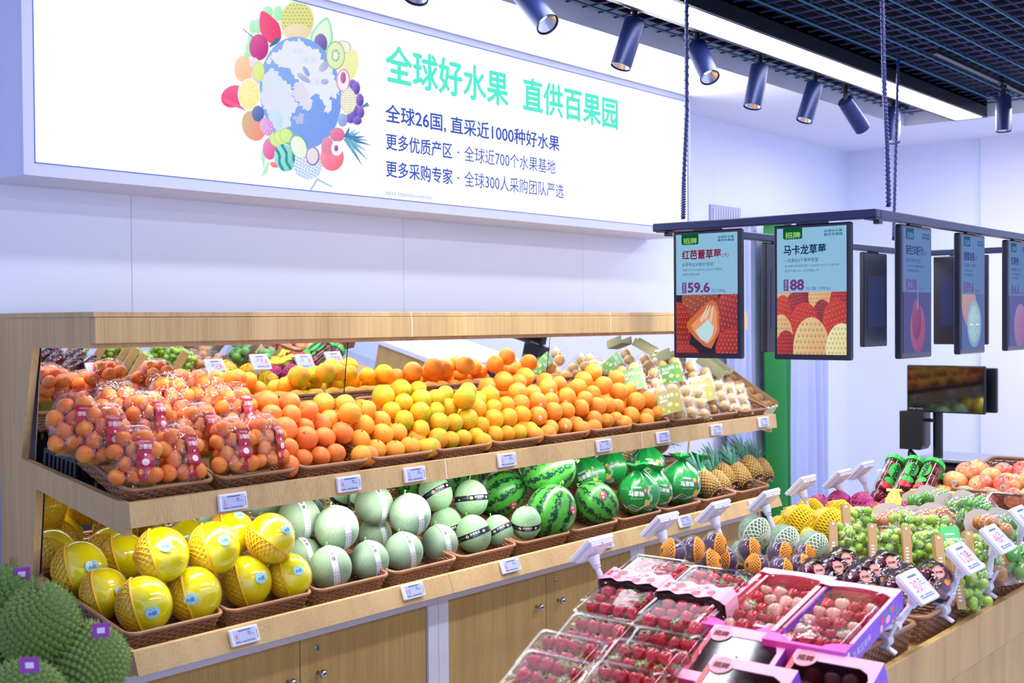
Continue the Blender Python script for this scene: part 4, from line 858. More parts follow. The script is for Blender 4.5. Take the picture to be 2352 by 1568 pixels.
heap('b5', m_yg, 'green-tinged yellow orange', 'basket beside the stemmed tangerines', 'yellow orange lying hidden underneath the green-tinged heap', button, 'orange')
heap('b6', m_ye, 'bright yellow orange', 'narrow heap beside the stickered oranges', 'yellow orange lying hidden underneath the bright yellow heap', button, 'orange')
heap('b7', m_or, 'orange', 'heap of stickered oranges', 'orange lying hidden underneath the heap of stickered oranges', button, 'orange', stickers=(0, 8, 10, 12, 13, 16, 17))
heap('b8', m_or, 'plain orange', 'heap beside the stickered oranges', 'orange lying hidden underneath the plain heap', button, 'orange', stickers=(11,))
heap('b9', m_or, 'orange', 'last heap before the fruit punnets', 'orange lying hidden underneath the last heap before the punnets', button, 'orange')

# ------------------------------------------------------------------ bags of small mandarins
MAN = rind('rind_mandarin', 'E06A22', 'EB8432', 'E89A34', .08, .25, .28); m_man = citrus_mesh('mandarin', MAN, .86, .08)
BAGF = film('mandarin_bag_film', (.99, .97, .97), .07, .6, 1.6, 22, .08)
REDL = flat('red_bag_label', 'B01838', .3); REDD = flat('red_label_print', 'F2D8D8', .4); GOLD = flat('gold_label_print', 'D8902E', .4)
def bag_fn(w, d, h, off=0, seed=0):
    def fn(u, v):
        th = -math.pi/2+math.pi*v; a = 2*math.pi*u; e1, e2 = .62, .75
        sg = lambda t, p: math.copysign(abs(t)**p, t)
        k = 1+.035*math.sin(a*5+v*9+seed)+.03*math.sin(a*3-v*14+seed*2)
        return ((w/2*k+off)*sg(math.cos(th), e1)*sg(math.cos(a), e2), (d/2*k+off)*sg(math.cos(th), e1)*sg(math.sin(a), e2), (h/2+off)*sg(math.sin(th), .8))
    return fn
def mandarin_bag_mesh(seed):
    m = MB(); m.surf(bag_fn(.122, .088, .172, 0, seed), 40, 26, wrap=True)
    return m.mesh('film', BAGF, 1)
fin = MB(); fin.add([(-.055, -.001, .07), (.055, -.001, .07), (.05, -.002, .094), (.02, .002, .1), (-.02, -.002, .096), (-.05, .002, .092)], [(0, 1, 2, 3, 4, 5)]); fin_m = fin.mesh('top_seal', BAGF)
def bag_label(seed):
    m = MB(); f0 = bag_fn(.122, .088, .172, .002, seed)
    def fn(x, z, l=0): # project from front: find surface point at x,z with y<0
        w, d = .122, .088; t = max(0, 1-abs(2*z/.172)**2.2); y = -d/2*(t**.5)*(max(0, 1-abs(2*x/w)**2.6)**.5)-.0045-.0002*l-.002*math.sin(z*160+seed); return (x, y, z)
    patch(m, fn, .004, -.068, .048, .045, REDL, 6, 14)
    f2 = lambda x, z, l=0: fn(x, z, 3+l)
    add_text(m, f2, REDD, '沙糖桔', .009, .014, w=.034, h=.014, bold=.06); add_text(m, f2, REDD, 'PAGODA', .014, .034, w=.024, h=.004)
    disc(m, f2, .026, -.020, .010, .009, REDD, 14, 1)
    disc(m, f2, .013, -.045, .006, .008, GOLD, 12, 1); disc(m, f2, .036, -.048, .007, .007, GOLD, 12, 1); disc(m, f2, .026, 0, .0035, .0035, REDD, 10, 1)
    return m.mesh('printed_label', None)
bc = MB(); bc.surf(lambda u, v: (-.05+.1*u, .046+.004*math.sin(u*3.1), -.075+.075*v), 8, 4); bcard = bc.mesh('back_card', flat('olive_back_card', '8E8C3C', .5))
bagm = [(mandarin_bag_mesh(s), bag_label(s)) for s in (0, 2.1, 4.4)]
def pack_pts(w, d, h, r):
    out = []
    for row in range(4):
        z = -h/2+r*1.25+row*(h-2.6*r)/3
        for k in range(3 if row % 2 == 0 else 2):
            x = (k-(1 if row % 2 == 0 else .5))*(r*1.95); out.append((x+rng.uniform(-.002, .002), -.019+(.010 if k == 1 else 0)*0, z+rng.uniform(-.003, .003)))
        for k in range(2): out.append(((k-.5)*r*2.0, .020, z+rng.uniform(-.004, .004)))
    return out
BAGS = [  # px, py, y, lift, name
 (172, 975, 2.93, 'bag of mandarins at the far left of the basket, behind the others', -.3), (237, 998, 2.87, 'bag of mandarins second from left, behind the front pair', -.2), (308, 1050, 2.785, 'foremost bag of mandarins at the front corner, red label facing out', -.25), (408, 1043, 2.785, 'bag of mandarins with red label, right beside the foremost one', .15),
 (268, 948, 3.02, 'bag of mandarins with pink label at the back left', .1), (335, 965, 2.93, 'bag of mandarins behind the two foremost bags', .2), (390, 925, 3.03, 'pale glossy bag of mandarins on top at the back', -.1), (477, 915, 3.06, 'topmost bag of mandarins below the mirror', .2),
 (455, 990, 2.89, 'bag of mandarins wedged between the two labelled groups', .1), (530, 1026, 2.785, 'bag of mandarins at the front of the second basket, red label', .0), (540, 948, 3.0, 'bag of mandarins at the back of the second basket', .1), (606, 1016, 2.795, 'rightmost bag of mandarins with red label beside the loose oranges', .35)]
for i, (px, py, y, lab, yaw) in enumerate(BAGS):
    P = at_y(px, py, y); mw = Matrix.Translation(P) @ Matrix.Rotation(yaw-.25, 4, 'Z') @ Matrix.Rotation(math.radians(-14), 4, 'X')
    o = empty('mandarin_bag', mw=mw); tag(o, lab, 'bag', 'clear bags of mandarins')
    f, lb2 = bagm[i % 3]; put('film', f, o); put('top_seal', fin_m, o); put('back_card', bcard, o); put('printed_label', lb2, o) if i not in (6, 7) else None
    vis = []
    for (x, yy, z) in pack_pts(.118, .09, .165, .0245):
        q = mw @ Vector((x, yy, z)); R = Vector((rng.normal()*.5, -1 if rng.random() < .5 else .3, rng.normal()*.6+.4)).normalized().to_track_quat('Z', 'Y').to_matrix().to_4x4()
        r = rng.uniform(.0225, .0248); mo = put('mandarin', m_man, mw=Matrix.Translation(q) @ R @ Matrix.Scale(r, 4)); tag(mo, None, 'mandarin', 'mandarins inside clear bags')
        if yy < 0: put('button', button, mo, loc=(0, 0, .79)); vis.append((mo, r))
        else: mo['label'] = 'small mandarin at the rear inside the '+' '.join(lab.replace('with red label, ', '').replace('with red label ', '').replace(', red label facing out', '').replace(', red label', '').replace('with pink label ', '').split(' ')[:9]).strip(',')
    cluster(vis, 'mandarin', 'in the '+' '.join(lab.replace(' of mandarins', '').replace(' with red label', '').replace(' red label facing out', '').replace(' with pink label', '').replace(', red label', '').split(' ')[:8]).strip(','), 0, .55, ('bottom row', 'second row', 'third row', 'top row', 'top row'))

# ------------------------------------------------------------------ foam nets
def foam_net(name, a, b, c, v0, v1, n, r, mat, tw=.9, seg=12):
    """diamond foam net over a cap of an ellipsoid whose pole is local +x"""
    m = MB()
    for sgn in (1, -1):
        for i in range(n):
            pts = []
            for k in range(seg+1):
                t = k/seg; th = v0+(v1-v0)*t; w = 2*math.pi*(i/n)+sgn*tw*t
                pts.append(((a+r*.6)*math.cos(th), (b+r*.6)*math.sin(th)*math.cos(w), (c+r*.6)*math.sin(th)*math.sin(w)))
            m.tube(pts, r, 4, cap=False)
    pts = [((a+r)*math.cos(v1), (b+r)*math.sin(v1)*math.cos(2*math.pi*i/48), (c+r)*math.sin(v1)*math.sin(2*math.pi*i/48)) for i in range(48)]
    m.tube(pts, r*1.5, 6, closed=True); return m.mesh(name, mat, 1)
def ell_mesh(name, a, b, c, mat, nu=40, nv=24, bumpf=None):
    def fn(u, v):
        th = math.pi*v; w = 2*math.pi*u; k = 1+(bumpf(u, v) if bumpf else 0); return (a*k*math.sin(th)*math.cos(w), b*k*math.sin(th)*math.sin(w), c*k*math.cos(th))
    return MB().surf(fn, nu, nv, wrap=True).mesh(name, mat, 1)
NETY = flat('yellow_foam_net', 'EDB52A', .6); NETO = flat('orange_foam_net', 'EFA035', .6); NETW = flat('white_foam_net', 'E8EFD8', .6); NETD = flat('bright_yellow_foam_net', 'F5D310', .6)

# yellow melons in film with a foam net behind
YM = flat('yellow_melon_skin', 'E6D600', .12, 0, .6, 1.0, noise=(14, .05, .03), rnd=.008)
ymb = ell_mesh('skin', 1, 1, 1.08, YM); ymn = foam_net('foam_net', 1, 1, 1.08, .05, 1.38, 26, .030, NETY, 1.0, 14)
YF = film('melon_wrap_film', (1, 1, .97), .02, .35, .8, 3.2, .04)
ymf = ell_mesh('film', 1.03, 1.03, 1.11, YF, 40, 24, lambda u, v: .012*math.sin(u*40+v*9)*math.sin(v*17))
PBL = flat('pale_blue_sticker', '9FD6EE', .3); TEAL = flat('teal_print', '1B7F9E', .4)
def ym_stick():
    m = MB(); fn = ellipsoid_fn(1.05, 1.05, 1.12, .012); disc(m, fn, -.09, .02, .17, .2, PBL, 20); disc(m, fn, .09, .02, .17, .2, PBL, 20, l=1); disc(m, fn, 0, -.05, .2, .18, PBL, 20, l=2)
    add_text(m, lambda x, y, l=0: fn(x, y, l+40), TEAL, 'A级', -.16, -.09, w=.32, h=.17, bold=.05); patch(m, lambda x, y, l=0: fn(x, y, 40), -.1, .13, -.02, .15, TEAL); patch(m, lambda x, y, l=0: fn(x, y, 40), .03, .13, .1, .15, TEAL); return m.mesh('sticker', None)
yms = ym_stick()
ymk = MB().tube([(0, 0, 1.05), (.02, 0, 1.14), (.06, .02, 1.2)], [.07, .05, .1], 6).mesh('film_knot', YF, 1)
# sticker offset on the disc as seen, net side
YMD = [(.48, -.15, 'at the back left corner of the basket'), (.72, 0, 'behind the pair in the centre, half hidden'), (.12, -.35, 'stacked on top in the left basket'), (.72, -.12, 'left of the foremost one, smaller'), (.28, .28, 'foremost, at the front left of the basket'), (-.15, .15, 'front right of the leftmost basket'),
 (.42, -.35, 'stacked on top in the middle, sticker at upper right'), (.4, 0, 'half hidden behind the stacked pair'), (.35, -.8, 'at the back, sticker just under the shelf edge'), (.7, -.4, 'tilted on top beside the green melons, net underneath'), (.6, -.15, 'front left in the second basket'), (.42, -.3, 'front right in the second basket, by the green melons')]
for (x, y, z, r), (sx, sy, lab) in zip(FRUIT['ym'][1], YMD):
    P = Vector((x, y, z))*.001; r *= .00098; s_ = look(P, sx, sy); mw = frame(P, s_, (-.12, .1, 1)) @ Matrix.Scale(r, 4)
    o = empty('yellow_melon', mw=mw); tag(o, 'yellow melon '+lab, 'melon', 'film wrapped yellow melons with foam nets')
    put('skin', ymb, o); inv = mw.to_3x3().inverted(); nd = look(P, -.92, .3) if 'tilted' not in lab else look(P, -.55, .75); nd = (nd-to_cam(P)*.12).normalized()
    put('foam_net', ymn, o, mw=frame((0, 0, 0), inv @ nd, inv @ Vector((0, 0, 1)))); put('film', ymf, o); put('film_knot', ymk, o); put('sticker', yms, o)

# netted green melons
def netted(name, c1, c2, scale, thin=.5, bump=.4):
    m, nt, b = new_mat(name); tc = N(nt, 'ShaderNodeTexCoord'); nz = N(nt, 'ShaderNodeTexNoise'); nz.inputs['Scale'].default_value = 3; L(nt, tc.outputs['Object'], nz.inputs['Vector'])
    ad = N(nt, 'ShaderNodeMix', data_type='RGBA'); ad.inputs[0].default_value = .12; L(nt, tc.outputs['Object'], ad.inputs[6]); L(nt, nz.outputs['Color'], ad.inputs[7])
    vo = N(nt, 'ShaderNodeTexVoronoi', feature='DISTANCE_TO_EDGE'); vo.inputs['Scale'].default_value = scale; L(nt, ad.outputs[2], vo.inputs['Vector'])
    mr = N(nt, 'ShaderNodeMapRange'); mr.inputs[1].default_value = .02; mr.inputs[2].default_value = .02+thin*.3; L(nt, vo.outputs['Distance'], mr.inputs[0])
    mx = N(nt, 'ShaderNodeMix', data_type='RGBA'); mx.inputs[6].default_value = (*hexc(c2), 1); mx.inputs[7].default_value = (*hexc(c1), 1); L(nt, mr.outputs[0], mx.inputs[0])
    hs = N(nt, 'ShaderNodeHueSaturation'); n3 = N(nt, 'ShaderNodeTexNoise'); n3.inputs['Scale'].default_value = 1.6; L(nt, tc.outputs['Object'], n3.inputs['Vector']); m3 = N(nt, 'ShaderNodeMapRange'); m3.inputs[3].default_value = .85; m3.inputs[4].default_value = 1.15; L(nt, n3.outputs['Fac'], m3.inputs[0]); L(nt, m3.outputs[0], hs.inputs['Value']); L(nt, mx.outputs[2], hs.inputs['Color'])
    L(nt, hs.outputs[0], b.inputs['Base Color']); b.inputs['Roughness'].default_value = .5
    bp = N(nt, 'ShaderNodeBump'); bp.invert = True; bp.inputs['Strength'].default_value = bump; bp.inputs['Distance'].default_value = .02; L(nt, mr.outputs[0], bp.inputs['Height']); L(nt, bp.outputs[0], b.inputs['Normal']); return m
GMM = netted('pale_green_netted_rind', '7CA688', 'BACFAE', 34); DMM = netted('green_netted_rind', '6FAF78', 'C2DFB4', 22)
gmb = ell_mesh('rind', 1, 1, 1.03, GMM); mst = MB().tube([(0, 0, .98), (.01, 0, 1.12), (.08, .03, 1.2)], [.06, .035, .05], 6).mesh('stem', flat('melon_stem_green', '6FB257', .6), 1)
PAPER = flat('white_paper_band', 'E9EEF8', .35); INKB = flat('black_print', '1C2236', .5); PINKQ = flat('pink_print', 'E07A9A', .5)
def paper_band():
    m = MB(); R_ = 1.012
    def fn(x, y, l=0): w = y; return ((R_+.0015*l)*math.cos(w), x, (R_*1.03+.0015*l)*math.sin(w))
    patch(m, fn, -.15, -1.9, .15, 1.9, PAPER, 2, 44)
    for i, (c, h_) in enumerate((('玫', .62), ('珑', .36))): add_text(m, lambda x, y, l=0: fn(x, y, l+2), INKB, c, -.09, h_, w=.18, h=.2, bold=.05)
    patch(m, lambda x, y, l=0: fn(x, y, 2), -.07, .95, .0, 1.0, INKB); patch(m, lambda x, y, l=0: fn(x, y, 2), -.05, .88, .07, .91, INKB)
    for col, t, cc in ((.045, '瓜都甜源尾', INKB), (-.10, '手受天鲜入心', INKB)):
        for i, ch in enumerate(t): add_text(m, lambda x, y, l=0: fn(x, y, l+2), cc, ch, col, -.22-i*.155, w=.06, h=.07)
    patch(m, lambda x, y, l=0: fn(x, y, 2), -.05, .2, .05, .22, PINKQ, 2, 2)
    return m.mesh('paper_band', None, 1)
pb = paper_band()
GMD = [(.35, -.1, 'at the back beside the yellow melons, stacked high'), (.5, -.1, 'stacked on top in the nearer basket'), (.4, -.25, 'low, half hidden behind the yellow melons'), (.25, .05, 'front left in the nearer basket'), (.45, -.05, 'front right in the nearer basket'),
 (.45, -.3, 'stacked at the back, top cut by the shelf edge'), (.5, -.1, 'stacked on top in the farther basket'), (.5, -.3, 'low between the two stacked ones'), (.45, -.1, 'front left in the farther basket'), (.45, -.1, 'front right in the farther basket, beside the black-banded melons')]
for (x, y, z, r), (sx, sy, lab) in zip(FRUIT['gm'][1], GMD):
    P = Vector((x, y, z))*.001; r *= .00099; mw = frame(P, look(P, sx, sy), (-.15, 0, 1)) @ Matrix.Scale(r, 4)
    o = put('netted_melon', gmb, mw=mw); tag(o, 'white-banded pale green melon '+lab, 'melon', 'netted melons with white paper bands')
    put('paper_band', pb, o); put('stem', mst, o)
dmb = ell_mesh('rind', 1, 1, 1.12, DMM)
BBK = flat('black_band', '14182C', .25); BPE = flat('band_melon_picture', 'F0C080', .4); BTE = flat('band_teal_print', '2FA090', .4)
def black_band():
    m = MB(); b0 = ellipsoid_fn(1, 1, 1.12, .012)
    def fn(x, y, l=0): w = x; R_ = 1.012+.0015*l; k = math.cos(y/1.12); return (R_*k*math.cos(w), R_*k*math.sin(w), R_*1.12*math.sin(y/1.12))
    patch(m, fn, -1.9, -.16, 1.9, .16, BBK, 44, 3)
    g = lambda x, y, l=0: fn(x, y, l+2)
    add_text(m, g, STK, '沙漠蜜瓜', -.32, -.03, w=.62, h=.15, bold=.05); add_text(m, g, STK, '香甜软糯 清爽可口', -.2, -.11, w=.4, h=.045)
    disc(m, g, -.5, 0, .1, .09, BPE, 14, 1); disc(m, lambda x, y, l=0: fn(x, y, 3), -.5, 0, .05, .045, flat('band_seed_picture', 'C08040', .4), 12, 1); add_text(m, g, BTE, 'PAGODA', -.98, -.03, w=.34, h=.06); disc(m, g, -1.3, -.05, .08, .04, BPE, 12, 1)
    disc(m, g, .55, .0, .1, .08, flat('band_pink_print', 'F0B8B8', .4), 14, 1)
    return m.mesh('black_band', None, 1)
bb = black_band()
DMD = [(.3, -.35, (-.3, .2, 1), 'at the back, tilted, top cut by the shelf edge'), (.5, -.08, (.05, .1, 1), 'stacked on top'), (.35, .25, (-.2, .1, 1), 'low at the left, half hidden'), (.1, .0, (-.45, 0, 1), 'at the front, band facing forward'), (.2, -.2, (-.45, 0, 1), 'front right in its basket'), (.1, .38, (0, 0, 1), 'small, upright, alone in front of the nearest watermelon')]
for (x, y, z, r), (sx, sy, up, lab) in zip(FRUIT['dm'][1], DMD):
    P = Vector((x, y, z))*.001; r *= .00094; mw = frame(P, look(P, sx, sy), up) @ Matrix.Scale(r, 4)
    o = put('desert_melon', dmb, mw=mw); tag(o, 'black-banded green melon '+lab, 'melon', 'netted melons with black bands')
    put('black_band', bb, o); put('stem', mst, o, mw=Matrix.Translation((0, 0, .1)))
# watermelons
def wm_mat():
    m, nt, b = new_mat('watermelon_rind'); tc = N(nt, 'ShaderNodeTexCoord'); sp = N(nt, 'ShaderNodeSeparateXYZ'); L(nt, tc.outputs['Object'], sp.inputs[0])
    at = N(nt, 'ShaderNodeMath', operation='ARCTAN2'); L(nt, sp.outputs[1], at.inputs[0]); L(nt, sp.outputs[0], at.inputs[1])
    nz = N(nt, 'ShaderNodeTexNoise'); nz.inputs['Scale'].default_value = 7; nz.inputs['Detail'].default_value = 5; nz.inputs['Roughness'].default_value = .62; L(nt, tc.outputs['Object'], nz.inputs['Vector'])
    ns = N(nt, 'ShaderNodeMath', operation='MULTIPLY_ADD'); ns.inputs[1].default_value = 1.1; ns.inputs[2].default_value = -.55; L(nt, nz.outputs['Fac'], ns.inputs[0])
    a2 = N(nt, 'ShaderNodeMath', operation='ADD'); L(nt, at.outputs[0], a2.inputs[0]); L(nt, ns.outputs[0], a2.inputs[1])
    mu = N(nt, 'ShaderNodeMath', operation='MULTIPLY'); mu.inputs[1].default_value = 10; L(nt, a2.outputs[0], mu.inputs[0]); si = N(nt, 'ShaderNodeMath', operation='SINE'); L(nt, mu.outputs[0], si.inputs[0])
    cr = N(nt, 'ShaderNodeValToRGB'); e = cr.color_ramp.elements; e[0].position = .0; e[0].color = (*hexc('4FA83E'), 1); e[1].position = .74; e[1].color = (*hexc('3F9A38'), 1)
    q = e.new(.80); q.color = (*hexc('12422E'), 1); q = e.new(.95); q.color = (*hexc('0F3A2C'), 1)
    mr = N(nt, 'ShaderNodeMapRange'); mr.inputs[1].default_value = -1; L(nt, si.outputs[0], mr.inputs[0]); L(nt, mr.outputs[0], cr.inputs[0]); L(nt, cr.outputs[0], b.inputs['Base Color']); b.inputs['Roughness'].default_value = .3; return m
WMM = wm_mat(); wmb = ell_mesh('rind', 1, 1, 1.12, WMM, 48, 30)
hs_ = MB(); g_ = ellipsoid_fn(1, 1, 1.1, .03); disc(hs_, g_, -.06, .04, .12, .13, STR, 16); disc(hs_, g_, .07, .04, .12, .13, STR, 16, l=1); disc(hs_, g_, 0, -.06, .12, .14, STR, 16, l=2)
add_text(hs_, lambda x, y, l=0: g_(x, y, l+60), STK, '甜王', -.08, .03, w=.16, h=.09, bold=.05); disc(hs_, lambda x, y, l=0: g_(x, y, 60), 0, -.08, .05, .05, STK, 10, 1); hsm = hs_.mesh('sticker', None)
wst = MB().tube([(0, 0, 1.08), (.02, 0, 1.2), (.12, .04, 1.3), (.24, .08, 1.26), (.26, .1, 1.18)], [.05, .035, .03, .03, .04], 7).mesh('stem', flat('melon_vine_green', '7DB04A', .6), 1)
WMD = [(.5, .55, (.6, .2, .35), 'with curled stem, nearest the black-banded melons'), (.92, -.1, (.2, .1, .6), 'in front, behind the small upright melon'), (.75, -.2, (.5, .3, .2), 'on top at the back, half hidden by the shelf edge'), (.35, -.4, (-.55, .2, .5), 'alone in the farther basket, beside the pomelo bags')]
for (x, y, z, r), (sx, sy, up, lab) in zip(FRUIT['wm'][1], WMD):
    P = Vector((x, y, z))*.001; r *= .00097; ax = (RR*up[0]+UU*up[2]+to_cam(P)*up[1]).normalized(); mw = frame(P, to_cam(P), ax) @ Matrix.Scale(r, 4)
    o = put('watermelon', wmb, mw=mw); tag(o, 'striped watermelon '+lab, 'watermelon', 'watermelons on the lower shelf'); put('stem', wst, o)
    inv = mw.to_3x3().inverted(); put('sticker', hsm, o, mw=frame((0, 0, 0), inv @ look(P, sx*.9, sy*.9), inv @ Vector((0, 0, 1))))
# bagged pomelos
PG = flat('green_bag_film', '158C3E', .25, 0, .6, .4, noise=(20, .15, .5)); PGL = film('pale_bag_gusset', (.9, 1, .8), .55, .8, .8, 20, .15, hexc('D5EBB8'))
PYL = flat('bag_print_yellow', 'F2C21A', .35); PRD = flat('bag_print_pink', 'E0486A', .35)
PMY = flat('pomelo_skin', 'D9D060', .5)
def pom_mesh(seed):
    R = random.Random(seed); ph = [R.uniform(0, 6) for _ in range(4)]
    def fn(u, v, off=0):
        th = math.pi*v; w = 2*math.pi*u; k = 1+off+.05*math.sin(4*w+ph[0]+3*v)+.05*math.sin(9*w+ph[1])*(1-v)**1.5+.02*math.sin(v*13+w*2+ph[2])
        top = math.exp(-(v/.16)**2); return (.95*k*math.sin(th)**.9*math.cos(w)*(1-.25*top), .95*k*math.sin(th)**.9*math.sin(w)*(1-.25*top), 1.0*k*math.cos(th)*(1+.22*top))
    m = MB(); vs = []; NU, NV = 44, 26
    m.surf(fn, NU, NV, PG, wrap=True)
    for i, f in enumerate(m.f):
        j = i // NU; c = i % NU; u = c/NU
        if m.mi(PGL) and (.52 < u < .72 and j < 21): m.m[i] = 1
    m.mi(PGL)
    # flared knot on top
    def kn(u, v):
        w = 2*math.pi*u; r = .10+.62*v**1.3+.13*math.sin(5*w+ph[3])*v; return (r*math.cos(w)-.05*v, r*math.sin(w)*.7, 1.12+.40*v+.05*math.sin(3*w)*v)
    m.surf(kn, 26, 7, PG, wrap=True); m.surf(lambda u, v: (.06+.30*v*math.cos(u*2.2), -.12+.2*v*math.sin(u*2.2), 1.15+.55*v), 5, 4, PGL)
    body = m.mesh('bag_film', None, 1)
    pr = MB()
    def pf(x, y, l=0): lon = x; lat = y; v = .5-lat/math.pi; u = lon/(2*math.pi); return fn(u % 1, v, .022+.0012*l)
    add_text(pr, pf, STK, '马家柚', -.36, .0, w=.72, h=.26, bold=.07); add_text(pr, pf, STK, 'PAGODA', -.25, .38, w=.5, h=.09, bold=.06); add_text(pr, pf, flat('bag_print_pale', 'B8E0B8', .4), '果肉红润 汁水多多', -.28, -.14, w=.6, h=.07)
    disc(pr, pf, .5, -.35, .1, .2, PYL, 14, 2); disc(pr, pf, .45, .3, .08, .1, PYL, 14, 2); disc(pr, pf, .52, .22, .06, .09, PRD, 12, 2); disc(pr, pf, .62, -.5, .07, .1, PRD, 12, 2)
    for q in range(3):
        ln = [pf(-.9+.12*i+.02*q, -.5-.09*math.sin(i*.9+q)-.1*q, 2) for i in range(16)]; pr.tube(ln, .008, 4, STK)
        ln = [pf(.7+.1*math.sin(i*.8+q), .5-.07*i, 2) for i in range(14)]; pr.tube(ln, .008, 4, STK)
    tie = MB().tube([(.11*math.cos(w*.5), .08*math.sin(w*.5), 1.12) for w in range(13)], .018, 5, closed=True).tube([(.1, 0, 1.12), (.2, -.05, 1.16), (.22, -.08, 1.1)], .01, 4)
    return body, pr.mesh('print', None), tie.mesh('twist_tie', flat('gold_twist_tie', 'D8C24A', .3, .6), 1)
poms = [pom_mesh(s) for s in (1, 5, 9)]
pomb = ell_mesh('pomelo', .85, .85, .92, PMY, 24, 14)
for i, (px, py, y, r, sx, sy, up, lab) in enumerate([(1467, 1135, 2.83, .082, -.1, .1, (0, 0, 1), 'green bag with pomelo, nearest the watermelons, print facing out'), (1502, 1128, 2.86, .072, .55, .05, (.2, 0, 1), 'green bag with pomelo tucked right behind the nearest one'), (1562, 1112, 2.86, .085, .35, .1, (.15, .1, 1), 'green bag with pomelo in front, beside the pineapples'),
    (1352, 1092, 3.05, .07, -.2, .2, (-.8, 0, .6), 'crumpled green bag with pomelo behind the farther watermelon'), (1400, 1075, 3.08, .072, -.6, .1, (-.4, 0, 1), 'pale side of a pomelo bag at the back'), (1485, 1072, 3.02, .08, .2, .0, (.2, .2, 1), 'green bag with pomelo on top at the back'), (1592, 1105, 2.94, .08, .5, .0, (.4, 0, 1), 'green bag with pomelo touching the first pineapple')]):
    P = at_y(px, py, y); mw = frame(P, look(P, sx, sy), up) @ Matrix.Scale(r*1.13, 4) @ Matrix.Diagonal((1, 1, .92, 1)); o = empty('pomelo_bag', mw=mw); tag(o, lab, 'bag', 'green bags of pomelo'); b_, p_, t_ = poms[i % 3]
    put('bag_film', b_, o); put('print', p_, o); put('twist_tie', t_, o)
# pineapples
def pine_mesh():
    m = MB(); NE = 13; rows_ = 12
    PB1 = flat('pineapple_rind', '4E3A22', .6, noise=(9, .3, .3), rnd=.02)
    m.lathe([(.0, -1), (.35, -.98), (.6, -.85), (.82, -.5), (.9, 0), (.84, .5), (.62, .82), (.35, .95), (0, 1)], 24)
    body = m.mesh('body', PB1, 1); e = MB(); EY = flat('pineapple_eye', 'B08A48', .45, noise=(4, .45, .3))
    for j in range(rows_):
        t = -0.88+1.76*j/(rows_-1); rr_ = .9*(1-abs(t)**2.6*.62)**.6
        for i in range(NE):
            w = 2*math.pi*(i+.5*(j % 2))/NE; c = Vector((rr_*math.cos(w), rr_*math.sin(w), t)); n = Vector((math.cos(w), math.sin(w), t*.7)).normalized()
            F_ = frame(c-n*.03, n, (0, 0, 1)); s = .17*(rr_/.9)+.02
            s *= .93; e.add([(0, -s, 0), (0, -s*.5, s*.62), (0, s*.5, s*.62), (0, s, 0), (0, s*.5, -s*.62), (0, -s*.5, -s*.62), (.075, -s*.5, 0), (.085, 0, s*.35), (.075, s*.5, 0), (.085, 0, -s*.3), (.17, 0, s*.25)], [(0, 1, 7, 6), (1, 2, 7), (2, 3, 8, 7), (3, 4, 9, 8), (4, 5, 9), (5, 0, 6, 9), (6, 7, 9), (8, 9, 7), (7, 10, 9)], None, F_)
    eyes = e.mesh('eyes', EY); LF = flat('pineapple_leaf', '4A8474', .5, noise=(5, .3, 0), rnd=.015); c = MB(); R = random.Random(3)
    for k in range(46):
        w = k*2.4; t = k/46; out = .25+.75*(1-t); ln = .75+.55*math.sin(t*3.0)+R.uniform(-.1, .15); pts = []; z0 = .85+.35*t
        for q in range(6):
            s = q/5; rr_ = .10+out*ln*(s-.25*s*s); pts.append(Vector((rr_*math.cos(w), rr_*math.sin(w), z0+ln*(s*(.55+.5*t)-.32*out*s*s))))
        sd = Vector((-math.sin(w), math.cos(w), 0)); vs = []; 
        for q, p in enumerate(pts): wd = .085*(1-q/5)**.7+.003; vs += [p-sd*wd+Vector((0, 0, .02)), p, p+sd*wd+Vector((0, 0, .02))]
        c.add(vs, [f for q in range(5) for f in ((3*q, 3*q+1, 3*q+4, 3*q+3), (3*q+1, 3*q+2, 3*q+5, 3*q+4))])
    crown = c.mesh('crown', LF, 1); return body, eyes, crown
pbm, pem, pcm = pine_mesh()
PST = MB().lathe([(.0, -1.15), (.12, -1.13), (.15, -1.0), (.18, -.94)], 8).tube([(0, .1, -1.0), (.25, .3, -1.15), (.5, .35, -1.05)], [.05, .04, .01], 4).tube([(0, -.1, -1.0), (-.2, -.3, -1.2), (-.45, -.3, -1.1)], [.05, .04, .01], 4).mesh('stalk', flat('pineapple_stalk', 'B58A7A', .6))
for i, (px, py, y, lab) in enumerate([(1628, 1110, 2.84, 'leftmost, beside the pomelo bags'), (1654, 1107, 2.86, 'second from the pomelo bags'), (1668, 1092, 2.93, 'third from the pomelo bags'), (1702, 1090, 2.87, 'middle one of the farther basket'), (1727, 1074, 2.89, 'next to the last'), (1753, 1078, 2.89, 'last, at the far end of the shelf')]):
    P = at_y(px, py, y); Pp = P; ax = (UU*.66-RR*(.56-.03*i)-to_cam(Pp)*.5).normalized(); mw = zframe(P, ax) @ Matrix.Rotation(i*1.1, 4, 'Z') @ Matrix.Scale(.045 if i % 2 else .048, 4) @ Matrix.Diagonal((.95, .95, 1.4, 1))
    o = empty('pineapple', mw=mw); tag(o, 'ripe pineapple with blue-green crown, '+lab, 'pineapple', 'pineapples on the lower shelf'); put('body', pbm, o); tag(put('eyes', pem, o), kind='stuff'); put('crown', pcm, o, loc=(0, 0, -.62), scale=(1.9, 1.9, 1.65)); put('stalk', PST, o)

